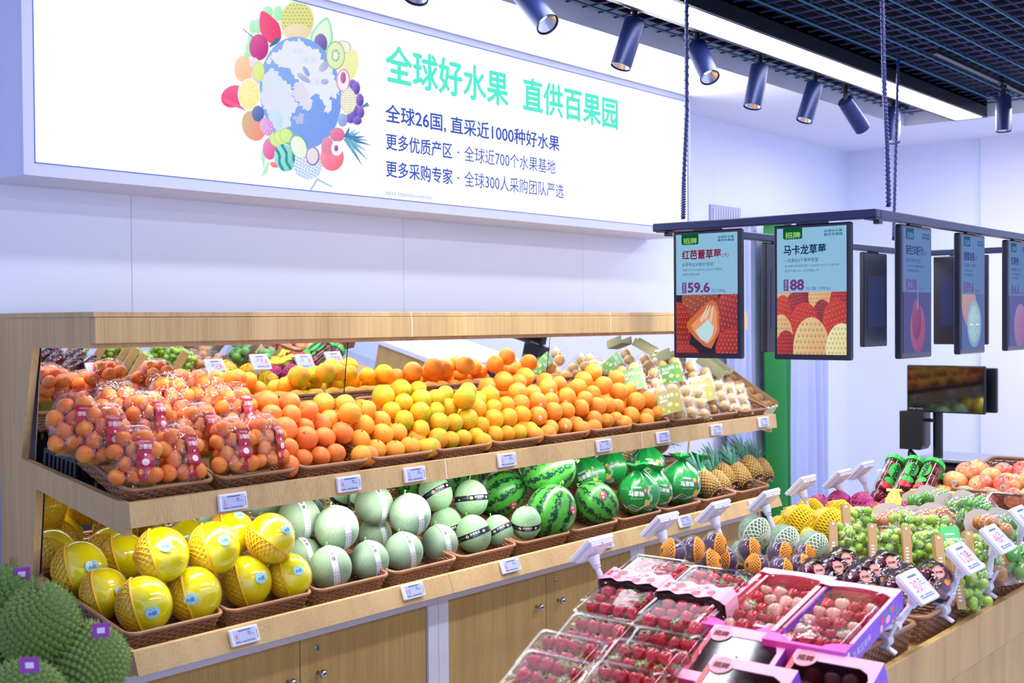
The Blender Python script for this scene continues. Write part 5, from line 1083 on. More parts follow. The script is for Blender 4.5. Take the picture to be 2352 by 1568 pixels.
# fruit punnets on the upper shelf
GLB = flat('green_punnet_label', '5E9A5C', .35); OLB = flat('olive_punnet_label', '9C9A55', .35); LYE = flat('label_yellow_print', 'F0D24A', .4); MUR = flat('pale_melon_pear_skin', 'D2B070', .35, noise=(5, .08, 0), rnd=.01)
PCL = film('punnet_plastic', (.99, .99, 1), .07, .85, .3, 50, .10)
def punnet_mesh(w, h, d):
    m = MB(); m.box((-w/2, -d/2, -h/2), (w/2, -d/2+d*.62, h/2), None, bev=.012)
    m.box((-w/2-.006, -d/2+d*.62, -h/2-.006), (w/2+.006, -d/2+d*.66, h/2+.006), bev=.001)
    for i in range(2):
        for j in range(3): m.lathe([(.0, -.002), (.018, 0), (.024, .014), (.027, d*.36)], 10, None, Matrix.Translation((-w/4+i*w/2, d/2, -h/3+j*h/3)) @ Matrix.Rotation(math.pi/2, 4, 'X'))
    return m.mesh('clear_shell', PCL, 30)
pu = punnet_mesh(.115, .165, .058)
def punnet_label(base):
    m = MB(); y = -.0302; fn = lambda x, z, l=0: (x, y-.0003*l, z); rr = []
    for cx, cz, a0 in ((.044, .026, 0), (-.044, .026, 90), (-.044, -.066, 180), (.044, -.066, 270)):
        for k in range(5): t = math.radians(a0+k*22.5); rr.append((cx+.008*math.cos(t), cz+.008*math.sin(t)))
    m.add([fn(*p) for p in rr], [tuple(range(len(rr)))], base); add_text(m, lambda x, z, l=0: fn(x, z, l+1), STK, '宜人参果', -.035, .003, w=.062, h=.018, bold=.07)
    for i in range(2): patch(m, fn, -.038, -.006-i*.006, -.004, -.0025-i*.006, STK, l=1)
    for cx, cz, r in ((.04, .008, .007), (-.036, -.045, .009), (.03, -.04, .009), (-.01, -.062, .006)): disc(m, lambda x, z, l=0: fn(x, z, 1), cx, cz, r, r, LYE, 12, 1)
    disc(m, lambda x, z, l=0: fn(x, z, 2), .002, -.030, .012, .010, LYE, 14, 1); disc(m, lambda x, z, l=0: fn(x, z, 3), .002, -.030, .008, .006, STK, 12, 1)
    return m.mesh('printed_label', None)
plg, plo = punnet_label(GLB), punnet_label(OLB); mfr = ell_mesh('pepino', .024, .024, .026, MUR, 18, 12)
nd_ = Vector((-.80, -.32, .50)).normalized()
def punnet(px, py, y, kind, lab):
    P = at_y(px, py, y); F_ = frame(P, -nd_.cross(Vector((0, .25, 1)).normalized()), (0.25, .2, 1)); # local x across, local z up the slope, local -y is the face
    F_ = Matrix(((0, 0, 0, P.x), (0, 0, 0, P.y), (0, 0, 0, P.z), (0, 0, 0, 1)))
    ly = -nd_; lz = (Vector((.35, .55, 1))-ly*Vector((.35, .55, 1)).dot(ly)).normalized(); lx = ly.cross(lz)
    F_ = Matrix(((lx.x, ly.x, lz.x, P.x), (lx.y, ly.y, lz.y, P.y), (lx.z, ly.z, lz.z, P.z), (0, 0, 0, 1)))
    o = empty('fruit_punnet', mw=F_); tag(o, lab, 'punnet', 'clear punnets of pale yellow fruit'); put('clear_shell', pu, o)
    if kind: put('printed_label', plg if kind == 1 else plo, o)
    for i in range(2):
        for j in range(3):
            q = F_ @ Vector((-.029+i*.058, .001, -.055+j*.055)); f = put('pale_fruit', mfr, mw=Matrix.Translation(q) @ Matrix.Rotation(rng.uniform(0, 3), 4, 'X'))
            tag(f, None, 'fruit', 'pale fruit inside the punnets'); f['label'] = 'pale yellow round fruit in the '+' '.join(lab.replace('clear ', '').split(' ')[:12])
PUN = [(1448, 872, 2.98, 1, 'punnet with green label at the back left, over the oranges'), (1492, 884, 3.0, 0, 'unlabelled punnet just behind the back left one'), (1540, 857, 3.06, 1, 'punnet with green label at the back, nearer the carton'), (1578, 868, 3.07, 0, 'unlabelled punnet behind the green one by the carton'), (1612, 880, 3.06, 0, 'unlabelled punnet at the back, touching the carton'),
    (1537, 922, 2.79, 2, 'punnet with olive label at the front, beside the last oranges'), (1566, 926, 2.80, 0, 'unlabelled punnet leaning behind the front olive one'), (1594, 930, 2.80, 0, 'unlabelled front punnet, second behind the olive one'), (1614, 898, 2.87, 2, 'punnet with olive label in the middle of the farther stack'), (1642, 912, 2.85, 0, 'unlabelled punnet behind the middle olive one'), (1666, 918, 2.83, 0, 'unlabelled punnet, second behind the middle olive one'), (1690, 920, 2.82, 0, 'unlabelled punnet at the front beside the kiwi carton')]
for a in PUN: punnet(*a)
# kiwi carton
CB = flat('brown_cardboard', 'A8865E', .7, noise=(40, .06, .1)); CBL = flat('pale_cardboard', 'C9C9A0', .6); KW = flat('kiwi_skin', '9A6E48', .8, noise=(30, .2, .4))
Pk = at_y(1700, 892, 2.96); kx = Matrix.Translation(Pk) @ Matrix.Rotation(.14, 4, 'Z') @ Matrix.Rotation(math.radians(34), 4, 'X')
o = empty('kiwi_carton', mw=kx); tag(o, 'open brown cardboard carton of kiwi fruit, tilted at the end of the upper shelf', 'carton')
MB().box((-.085, -.18, -.04), (.085, .18, -.036)).obj('floor', CB, o)
for n, a, b, mt in (('side', (-.09, -.18, -.04), (-.0855, .18, .035), CB), ('side', (.0855, -.18, -.04), (.09, .18, .035), CB), ('front_wall', (-.09, -.186, -.04), (.09, -.1805, .012), CBL), ('back_wall', (-.09, .1805, -.04), (.09, .186, .035), CB)): MB().box(a, b, mt).obj(n, mt, o)
for a_, b_, h_ in ((-.09, -.06, .022), (.06, .09, .022), (-.05, -.02, .018), (.02, .05, .018)): MB().box((a_, -.188, .012), (b_, -.178, h_)).obj('tab', CBL, o)
kwm = ell_mesh('kiwi', .026, .026, .034, KW, 20, 14); vis = []
ks = MB(); f_ = ellipsoid_fn(.026, .026, .034, .0006); disc(ks, f_, 0, 0, .007, .008, STK, 12, 1); ksm = ks.mesh('sticker', None)
for j in range(6):
    for i in range(3):
        q = kx @ Vector((-.055+i*.055, -.15+j*.058, -.008)); k_ = put('kiwi', kwm, mw=Matrix.Translation(q) @ Matrix.Rotation(rng.uniform(-.4, .4)+.6, 4, 'X')); tag(k_, None, 'kiwi', 'kiwi fruit in the carton'); vis.append((k_, .027))
        put('sticker', ksm, k_, mw=frame((0, 0, 0), Vector((-.6, -.5, .8))))
cluster(vis, 'brown kiwi', 'in the tilted cardboard carton', .05, .6)
def carton(px, py, y, lab, rz, tilt, s=1.0):
    P = at_y(px, py, y); o = empty('folded_carton', mw=Matrix.Translation(P) @ Matrix.Rotation(rz, 4, 'Z') @ Matrix.Rotation(tilt, 4, 'X') @ Matrix.Scale(s, 4)); tag(o, lab, 'carton', 'empty cartons by the kiwi')
    MB().box((-.06, -.10, -.03), (.06, .10, -.027)).box((-.06, -.10, -.03), (-.057, .10, .04)).box((.057, -.10, -.03), (.06, .10, .04)).obj('tray', flat('green_grey_cardboard', '9AA07E', .6), o)
    m = MB(); m.box((-.06, -.103, -.03), (.06, -.1, .03)); m.box((-.045, -.105, .03), (-.03, -.098, .04)); m.box((.03, -.105, .03), (.045, -.098, .04)); m.obj('front_panel', CBL, o)
    m = MB(); [m.lathe([(.005, 0), (.0075, 0), (.0075, .0006), (.005, .0006), (.005, 0)], 10, INKB, Matrix.Translation((-.038+i*.019, -.1031, .002)) @ Matrix.Rotation(math.pi/2, 4, 'X')) for i in range(5)]; m.obj('round_marks', None, o)
carton(1482, 797, 3.12, 'small pale green empty carton standing at the back under the fascia', .3, .5, .55)
carton(1640, 842, 3.06, 'empty grey-brown carton behind the kiwi carton', .1, .6, .8)

# ------------------------------------------------------------------ durians at the left end
DG = flat('durian_skin', '3E5A22', .6, noise=(6, .2, .2)); DT = flat('durian_thorn', '6C8C3C', .6, rnd=.01)
def durian_mesh(r, seed, n=460):
    R = random.Random(seed); m = MB()
    def f(d): return 1+.06*math.sin(3*d.x+seed)+.05*math.sin(4*d.y+seed)+.08*d.z
    m.surf(lambda u, v: tuple(Vector((math.sin(math.pi*v)*math.cos(2*math.pi*u), math.sin(math.pi*v)*math.sin(2*math.pi*u), math.cos(math.pi*v)))*r*f(Vector((math.sin(math.pi*v)*math.cos(2*math.pi*u), math.sin(math.pi*v)*math.sin(2*math.pi*u), math.cos(math.pi*v))))), 40, 24, DG, wrap=True)
    body = m.mesh('husk', DG, 1); t = MB()
    for i in range(n):
        z = 1-2*(i+.5)/n; w = i*2.39996; q = math.sqrt(1-z*z); d = Vector((q*math.cos(w), q*math.sin(w), z)); c = d*r*f(d); F_ = frame(c-d*.002, d, (0.1, .2, 1)); s = r*2.05/math.sqrt(n)*1.02
        vs = [(0, s*math.cos(k*math.pi/3), s*math.sin(k*math.pi/3)) for k in range(6)]+[(s*.6, s*.34*math.cos(k*math.pi/3), s*.34*math.sin(k*math.pi/3)) for k in range(6)]+[(s*1.6, R.uniform(-.2, .2)*s, R.uniform(-.2, .2)*s)]
        t.add(vs, [(k, (k+1) % 6, 6+(k+1) % 6, 6+k) for k in range(6)]+[(6+k, 6+(k+1) % 6, 12) for k in range(6)], None, F_)
    return body, t.mesh('thorns', DT)
PUR = flat('purple_tag', '9A3AA8', .4)
table = empty('durian_stand', (1.15, 2.75, 0)); tag(table, 'dark low stand under the durians at the left end of the unit', 'stand')
for n, a, b in (('top', (-.55, -.30, .50), (.50, .40, .53)), ('panel', (-.53, -.28, 0), (.48, .38, .50))): MB().box(a, b, bev=.002).obj(n, flat('dark_stand', '14161E', .5), table)
dm_ = [durian_mesh(.115, s) for s in (0, 3)]
for i, (px, py, y, rr_, lab) in enumerate([(92, 1452, 2.52, .74, 'round green durian in front, nearest the basket of yellow melons'), (-12, 1402, 2.70, .74, 'dark green durian cut off by the left edge of the photo'), (208, 1530, 2.44, .70, 'durian lower right with a long thorned end'), (58, 1618, 2.34, .70, 'durian at the bottom edge with a purple tag on top'), (-5, 1560, 2.64, .8, 'durian low behind the bottom one, mostly hidden')]):
    P = at_y(px, py, y); o = empty('durian', mw=Matrix.Translation(P) @ Matrix.Rotation(i*1.3, 4, 'Z') @ Matrix.Rotation(.4*i, 4, 'X') @ Matrix.Scale(rr_, 4) @ Matrix.Diagonal((1, 1, 1.12, 1))); tag(o, lab, 'durian', 'durians piled at the left end')
    b_, t_ = dm_[i % 2]; put('husk', b_, o); tag(put('thorns', t_, o), kind='stuff')
    st_ = MB().tube([(0, 0, .11), (0, .003, .135), (.004, .004, .15)], [.014, .011, .013], 8).obj('stalk', flat('durian_stalk', '8A7A4A', .7), o)
    if i in (1, 2, 3):
        tg = {1: (50, 1318), 2: (232, 1447), 3: (68, 1527)}[i]; T = at_y(tg[0], tg[1], y-.06)
        q = put('paper_tag', MB().box((-.018, -.001, -.016), (.018, .001, .016), PUR, bev=.0005).box((-.008, -.0016, -.006), (.008, -.0011, .006), flat('tag_print', 'E6E0F0', .4)).mesh('paper_tag'), o); q.matrix_parent_inverse = o.matrix_world.inverted() if False else Matrix()
        q.matrix_local = o.matrix_basis.inverted() @ Matrix.Translation(T) @ Matrix.Rotation(-.6, 4, 'Z')
# ================================================================== fruit island
WI = wood('island_oak', 'A98450', 'CBA468')
IX0, IX1, IY0, IY1, IZ = 2.42, 4.62, 1.045, 1.83, .775
isl = empty('island_display_table', (3.4, 1.44, 0)); tag(isl, 'pale oak island table carrying baskets of packed fruit, in front of the wall display', 'table')
def ip(n, mb, mat): o = mb.obj(n, mat, isl); o.location = (-3.4, -1.44, 0); return o
for a, b in ((2.42, 2.995), (2.995, 3.60), (3.60, 4.2), (4.2, 4.62)):
    ip('side_fascia', MB().box((a+.001, IY0, IZ-.12), (b-.001, IY0+.018, IZ), bev=.001), WI)
    ip('side_door', MB().box((a+.0015, IY0+.012, .05), (b-.0015, IY0+.03, IZ-.123), bev=.001), WI)
    ip('side_fascia', MB().box((a+.001, IY1-.018, IZ-.12), (b-.001, IY1, IZ), bev=.001), WI)
ip('front_fascia', MB().box((IX0, IY0+.019, IZ-.12), (IX0+.018, IY1-.019, IZ), bev=.001), WI)
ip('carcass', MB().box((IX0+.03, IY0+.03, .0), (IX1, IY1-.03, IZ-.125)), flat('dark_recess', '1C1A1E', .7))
ip('table_top', MB().box((IX0+.02, IY0+.02, IZ-.045), (IX1, IY1-.02, IZ-.03)), WI)
ip('table_top_edge', MB().box((IX0+.0185, IY1-.12, IZ-.03), (IX1, IY1-.019, IZ-.001)), WI)
low = empty('low_front_shelf', (2.1, 1.44, 0)); tag(low, 'lower oak shelf in front of the island under the strawberry boxes', 'shelf')
for n, a, b in (('shelf_top', (1.90, .98, .70), (2.405, 1.76, .72)), ('front_panel', (1.90, .98, 0), (1.92, 1.76, .70)), ('side_panel', (1.921, .98, 0), (2.405, 1.0, .70)), ('side_panel', (1.921, 1.74, 0), (2.405, 1.76, .70))):
    o = MB().box(a, b, bev=.001).obj(n, WI, low); o.location = (-2.1, -1.44, 0)
ISL = []
RZ0 = .818
def ibasket(ms, x, y0, lab, tilt=0):
    # basket local: x across (w=.335 along world -Y), y back along world +X
    mw = Matrix.Translation((x, y0+.1675, RZ0)) @ Matrix.Rotation(-math.pi/2, 4, 'Z') @ Matrix.Rotation(tilt, 4, 'X'); basket(ms, mw, 'brown wicker island basket '+lab, 'wicker baskets on the island')
YR, YLf = 1.075, 1.415
for i, (x, ms) in enumerate(((2.36, BM_I1), (2.85, BM_IS), (3.165, BM_IS), (3.48, BM_IS))):
    ibasket(ms, x, YR, ('under the pink strawberry boxes', 'holding dark plum packs', 'holding bags of green grapes', 'holding bags of brown fruit')[i]); ibasket(ms, x, YLf, ('under the strawberry packs with pink bands', 'holding passion fruit bags', 'holding white-netted custard apples', 'holding yellow dragon fruit')[i])
ibasket(BM_IS, 3.795, YR, 'holding bags of green plums'); ibasket(BM_IS, 3.795, YLf, 'holding magenta-netted dragon fruit')

# strawberries
def straw_mat(name, c1, c2, seed):
    m, nt, b = new_mat(name); tc = N(nt, 'ShaderNodeTexCoord'); sp = N(nt, 'ShaderNodeSeparateXYZ'); L(nt, tc.outputs['Object'], sp.inputs[0])
    mr = N(nt, 'ShaderNodeMapRange'); mr.inputs[1].default_value = .3; mr.inputs[2].default_value = 1; L(nt, sp.outputs[2], mr.inputs[0])
    mx = N(nt, 'ShaderNodeMix', data_type='RGBA'); mx.inputs[6].default_value = (*hexc(c1), 1); mx.inputs[7].default_value = (*hexc(c2), 1); L(nt, mr.outputs[0], mx.inputs[0])
    vo = N(nt, 'ShaderNodeTexVoronoi'); vo.inputs['Scale'].default_value = 5.5; L(nt, tc.outputs['Object'], vo.inputs['Vector'])
    m2 = N(nt, 'ShaderNodeMapRange'); m2.inputs[1].default_value = .13; m2.inputs[2].default_value = .20; L(nt, vo.outputs['Distance'], m2.inputs[0])
    x2 = N(nt, 'ShaderNodeMix', data_type='RGBA'); x2.inputs[6].default_value = (*hexc(seed), 1); L(nt, m2.outputs[0], x2.inputs[0]); L(nt, mx.outputs[2], x2.inputs[7]); L(nt, x2.outputs[2], b.inputs['Base Color'])
    b.inputs['Roughness'].default_value = .25; b.inputs['Coat Weight'].default_value = .5
    m3 = N(nt, 'ShaderNodeMapRange'); m3.inputs[2].default_value = .35; L(nt, vo.outputs['Distance'], m3.inputs[0]); bp = N(nt, 'ShaderNodeBump'); bp.inputs['Strength'].default_value = .6; bp.inputs['Distance'].default_value = .05; L(nt, m3.outputs[0], bp.inputs['Height']); L(nt, bp.outputs[0], b.inputs['Normal']); return m
SR = straw_mat('strawberry_red', 'C00A20', 'CC2A34', 'F0B060'); SP = straw_mat('strawberry_pink', 'F0A898', 'F6D0BC', 'D88060')
sp_ = [(0, -1.0), (.16, -.97), (.40, -.78), (.66, -.4), (.86, .1), (.90, .45), (.74, .72), (.35, .84), (0, .80)]
sbm = MB().lathe(sp_, 18).mesh('strawberry', SR, 1); spm = MB().lathe(sp_, 18).mesh('strawberry', SP, 1)
cx_ = MB()
for k in range(8):
    w = k*math.pi/4; F_ = Matrix.Rotation(w, 4, 'Z'); cx_.add([(0, -.13, .80), (0, .13, .80), (.35, .16, .88), (.35, -.16, .88), (.72, 0, .74 if k % 2 else .95)], [(0, 3, 2, 1), (3, 4, 2)], None, F_)
cx_.tube([(0, 0, .8), (.02, 0, 1.05), (.08, 0, 1.15)], [.05, .04, .04], 5); cal = cx_.mesh('calyx', flat('calyx_green', '3E8A34', .6))
NST = [0]
def strawberries(mw, cols, rowsn, w, l, z, where, group, pink=0.0, r=.0205, tip=(0, -.62, -.6)):
    vis = []
    for j in range(rowsn):
        for i in range(cols):
            x = -w/2+w*(i+.5)/cols+rng.uniform(-.003, .003); y = -l/2+l*(j+.5)/rowsn+rng.uniform(-.003, .003); q = mw @ Vector((x, y, z))
            d = (mw.to_3x3() @ (Vector(tip)+Vector(rng.normal(size=3)*.25))).normalized(); pk = rng.random() < pink
            R = (-d).to_track_quat('Z', 'Y').to_matrix().to_4x4(); rr_ = r*rng.uniform(.88, 1.08)
            o = put('strawberry', spm if pk else sbm, mw=Matrix.Translation(q) @ R @ Matrix.Diagonal((rr_*.95, rr_*.95, rr_*1.15, 1)))
            tag(o, None, 'strawberry', group); put('calyx', cal, o, loc=(0, 0, -.06), scale=(1.35, 1.35, 1.05)); vis.append((o, r, pk))
    cluster([(o, r_) for o, r_, p in vis if not p], 'red strawberry', where, 0, .6, ('nearest row', 'second row', 'third row', 'fourth row', 'fifth row')) if any(not p for _, _, p in vis) else None
    cluster([(o, r_) for o, r_, p in vis if p], 'pale pink strawberry', where, 0, .6, ('nearest row', 'second row', 'third row', 'fourth row', 'fifth row')) if any(p for _, _, p in vis) else None
def shell(w, l, h):
    """clear clamshell: floor at z=0, chamfered lid top at h, flange half way"""
    m = MB(); hl = h*.55
    def ring(ww, ll, z, r=.012, n=5):
        out = []
        for cx, cy, a0 in ((ww/2-r, -ll/2+r, -90), (ww/2-r, ll/2-r, 0), (-ww/2+r, ll/2-r, 90), (-ww/2+r, -ll/2+r, 180)):
            for k in range(n): t = math.radians(a0+90*k/(n-1)); out.append((cx+r*math.cos(t), cy+r*math.sin(t), z))
        return out
    rings = [ring(w-.03, l-.03, 0), ring(w-.018, l-.018, .004), ring(w-.008, l-.008, hl), ring(w+.004, l+.004, hl), ring(w+.004, l+.004, hl+.002), ring(w-.008, l-.008, hl+.003), ring(w-.016, l-.016, h-.008), ring(w-.028, l-.028, h-.001), ring(w-.045, l-.045, h), ring(w-.05, l-.05, h-.003)]
    n = len(rings[0]); vs = [v for r_ in rings for v in r_]; fs = [(i*n+j, i*n+(j+1) % n, (i+1)*n+(j+1) % n, (i+1)*n+j) for i in range(len(rings)-1) for j in range(n)]
    fs += [tuple((len(rings)-1)*n+j for j in range(n)), tuple(range(n-1, -1, -1))]
    return m.add(vs, fs).mesh('clear_shell', CLAM, 35)
CLAM = film('clamshell_plastic', (.985, .99, 1), .035, .6, .05, 20, .05)
SHA, SHB = shell(.165, .115, .05), shell(.185, .15, .05)
PKB = flat('pink_paper_band', 'F4A8BE', .45); PKR = flat('pink_band_red_print', 'EE5A6A', .45); PKG = flat('pink_band_green_print', '35A084', .45)
def at_slope(px, py, z, yaw=-math.pi/2, pitch=0): return Matrix.Translation(at_z(px, py, z)) @ Matrix.Rotation(yaw, 4, 'Z') @ Matrix.Rotation(pitch, 4, 'X')
def straw_pack(px, py, z, pitch, lab, where, big=False, yaw=-math.pi/2):
    mw = at_slope(px, py, z, yaw, pitch); o = empty('strawberry_punnet', mw=mw @ Matrix.Translation((0, 0, -.025))); tag(o, lab, 'punnet', 'clear plastic strawberry punnets'); put('clear_shell', SHB if big else SHA, o)
    strawberries(mw, 4, 3, .15 if big else .14, .125 if big else .095, -.001, where, 'strawberries in clear punnets'); return mw
# long packs with a pink band: two shells under one band
def wave_band(w, l, h):
    m = MB()
    def fn(u, v):
        x = -w/2-.004+(w+.008)*u; ed = .006*math.sin(u*math.pi*7) if v in (0.0, 1.0) else 0; y = -l/2+l*v+ed*(1 if v == 1 else -1); e = min(u, 1-u)*(w+.008); z = h+.002-(0 if e > .012 else (.012-e)*1.2); return (x, y, z)
    m.surf(fn, 36, 5, PKB); m.box((-w/2-.005, -l/2, -h*.2), (-w/2-.003, l/2, h-.010), PKB); m.box((w/2+.003, -l/2, -h*.2), (w/2+.005, l/2, h-.010), PKB)
    f2 = lambda x, y, l_=0: (x, y, h+.0028+.0003*l_)
    for cx, cy, r in ((-.04, .008, .013), (-.062, .014, .005), (.05, -.006, .011), (.058, -.022, .004), (.015, -.018, .012), (-.042, -.016, .010), (.028, .014, .006)):
        disc(m, f2, cx, cy, r, r*.85, PKR, 14, 1); 
        if r > .006: m.add([f2(cx-r*.6, cy+r*.7, 1), f2(cx-r*.2, cy+r*1.25, 1), f2(cx, cy+r*.8, 1), f2(cx+r*.3, cy+r*1.3, 1), f2(cx+r*.7, cy+r*.6, 1), f2(cx, cy+r*.5, 1)], [(0, 1, 2, 3, 4, 5)], PKG)
    for q in range(4):
        m.tube([f2(-.02+.012*math.cos(t*.7+q)+t*.003+q*.004, .002+.014*math.sin(t*.9+q*1.7), 4) for t in range(10)], .0009, 4, STK)
    add_text(m, lambda x, y, l_=0: (-w/2+.02-y, x, h+.003+.0003*l_), PKR, '草莓', -.012, -.008, w=.026, h=.012, bold=.05)
    return m.mesh('pink_band', None, 30)
wb_ = wave_band(.185, .06, .062)
SHT = shell(.185, .15, .055)
for k, (px, py, lab, wh) in enumerate(((1462, 1352, 'left long strawberry pack with a pink fruit-print band', 'in the left pink-banded pack'), (1598, 1382, 'right long strawberry pack with a pink fruit-print band, beside the pink box', 'in the right pink-banded pack'))):
    mw = at_slope(px, py, .875, -math.pi/2+.03, math.radians(15)); o = empty('banded_strawberry_pack', mw=mw @ Matrix.Translation((0, 0, -.03))); tag(o, lab, 'punnet', 'long strawberry packs with pink bands')
    for s in (-1, 1): put('clear_shell', SHT, o, loc=(0, s*.079, 0)); strawberries(mw @ Matrix.Translation((0, s*.079, 0)), 4, 3, .15, .12, -.004, ('front half' if s < 0 else 'rear half')+' '+wh, 'strawberries in banded packs')
    put('pink_band', wb_, o); o2 = MB().box((-.088, -.028, .0), (.088, .028, .0545)).obj('dark_sleeve', flat('dark_inner_sleeve', '3A1420', .5), o)

# pink gift boxes
PK1 = flat('pink_box_outside', 'F05FB4', .35); PK2 = flat('pale_pink_box_lid', 'F7B4CC', .4); PK3 = flat('coral_box_inside', 'F2606A', .45); PUP = flat('purple_box_side', '8A50D8', .35)
def pink_mat():
    m, nt, b = new_mat('pink_to_violet_print'); tc = N(nt, 'ShaderNodeTexCoord'); sp = N(nt, 'ShaderNodeSeparateXYZ'); L(nt, tc.outputs['Object'], sp.inputs[0])
    mr = N(nt, 'ShaderNodeMapRange'); mr.inputs[1].default_value = -.11; mr.inputs[2].default_value = .11; L(nt, sp.outputs[0], mr.inputs[0]); cr = N(nt, 'ShaderNodeValToRGB'); cr.color_ramp.elements[0].color = (*hexc('F03C9E'), 1); cr.color_ramp.elements[1].color = (*hexc('C468D8'), 1)
    L(nt, mr.outputs[0], cr.inputs[0]); L(nt, cr.outputs[0], b.inputs['Base Color']); b.inputs['Roughness'].default_value = .35; return m
PKG_ = pink_mat()
def gift_box_meshes(w, l, h):
    """w across (local x), l deep (local y), floor z=0"""
    a = MB(); a.box((-w/2, -l/2, 0), (w/2, -l/2+.002, h), PKG_); a.box((-w/2, -l/2+.002, 0), (-w/2+.002, l/2, h), PK3); a.box((w/2-.002, -l/2+.002, 0), (w/2, l/2, h), PUP); a.box((-w/2+.002, l/2-.002, 0), (w/2-.002, l/2, h), PK3); a.box((-w/2+.002, -l/2+.002, 0), (w/2-.002, l/2-.002, .002), PK3)
    # print on the front and on the violet side
    fy = lambda x, z, l_=0: (x, -l/2-.0004-.0001*l_, z); patch(a, fy, -.015, h*.3, .0, h*.36, PK2); patch(a, fy, -.015, h*.5, .0, h*.56, PK2)
    fx = lambda y, z, l_=0: (w/2+.0005+.0001*l_, y, z); add_text(a, fx, flat('box_lilac_print', 'D8C0F8', .4), '百果园草莓', -.13, h*.25, w=.10, h=h*.4, bold=.04)
    for cy, cz, r, mt in ((.04, .6, .011, PRD), (.07, .35, .014, PK2), (.10, .6, .010, PKR), (.03, .25, .009, PK2), (.085, .75, .007, PKG), (.055, .8, .006, PKG), (.12, .3, .008, PKG), (-.15, .75, .006, STK)): disc(a, fx, cy, h*cz, r, min(r, h*.2), mt, 14, 1)
    walls = a.mesh('tray', None)
    f = MB(); t = h
    def fl_(pts, mat): f.add([(x, y, t) for x, y in pts]+[(x, y, t+.0015) for x, y in pts], [tuple(range(len(pts)-1, -1, -1)), tuple(range(len(pts), 2*len(pts)))]+[(i, (i+1) % len(pts), len(pts)+(i+1) % len(pts), len(pts)+i) for i in range(len(pts))], mat)
    b = .042
    rear = [(-w/2, l/2), (-w/2, l/2-b*.55), (-w/2+.03, l/2-b*.75)]+[(-w/2+.03+(w-.06)*i/10, l/2-b*(.75-.22*math.sin(math.pi*i/10))) for i in range(1, 10)]+[(w/2-.03, l/2-b*.75), (w/2, l/2-b*1.25), (w/2, l/2)]
    fl_(rear, PK2)
    front = [(-w/2, -l/2), (w/2, -l/2), (w/2, -l/2+b*.9)]+[(w/2-.055*math.sin(k*math.pi/12), -l/2+b*(.25+.65*math.cos(k*math.pi/12))) for k in range(1, 7)]+[(-w/2+.055*math.sin(k*math.pi/12), -l/2+b*(.25+.65*math.cos(k*math.pi/12))) for k in range(6, -1, -1)]
    fl_(front, PK1); fl_([(-w/2, -l/2+b), (-w/2+.012, -l/2+b), (-w/2+.012, l/2-b), (-w/2, l/2-b)], PK2); fl_([(w/2-.008, -l/2+b), (w/2, -l/2+b), (w/2, l/2-b), (w/2-.008, l/2-b)], PK2)
    return walls, f.mesh('folded_lid', None)
GB = gift_box_meshes(.19, .33, .045); SHG = shell(.165, .30, .046)
for px, py, lab, wh in ((1770, 1382, 'left pink gift box of red and pale strawberries', 'in the left pink gift box'), (1915, 1414, 'right pink gift box of red and pale strawberries, violet side showing', 'in the right pink gift box')):
    mw = at_slope(px, py, .885, -math.pi/2+.02, math.radians(13)) @ Matrix.Translation((0, 0, -.04)); o = empty('pink_gift_box', mw=mw); tag(o, lab, 'box', 'pink gift boxes on the island'); put('tray', GB[0], o); put('folded_lid', GB[1], o)
    c = put('strawberry_punnet', SHG, mw=mw @ Matrix.Translation((0, -.005, .0035))); c['label'] = 'clear punnet lying inside the '+('left' if 'left' in lab else 'right')+' pink gift box'; tag(c, None, 'punnet', 'punnets inside the pink gift boxes')
    strawberries(mw @ Matrix.Translation((0, -.015, .022)), 4, 5, .14, .24, 0, wh, 'strawberries in the pink gift boxes', pink=.45, r=.0195)
STP = flat('pink_round_sticker', 'F49AA8', .4); INKR = flat('dark_red_print', '6A1828', .5)
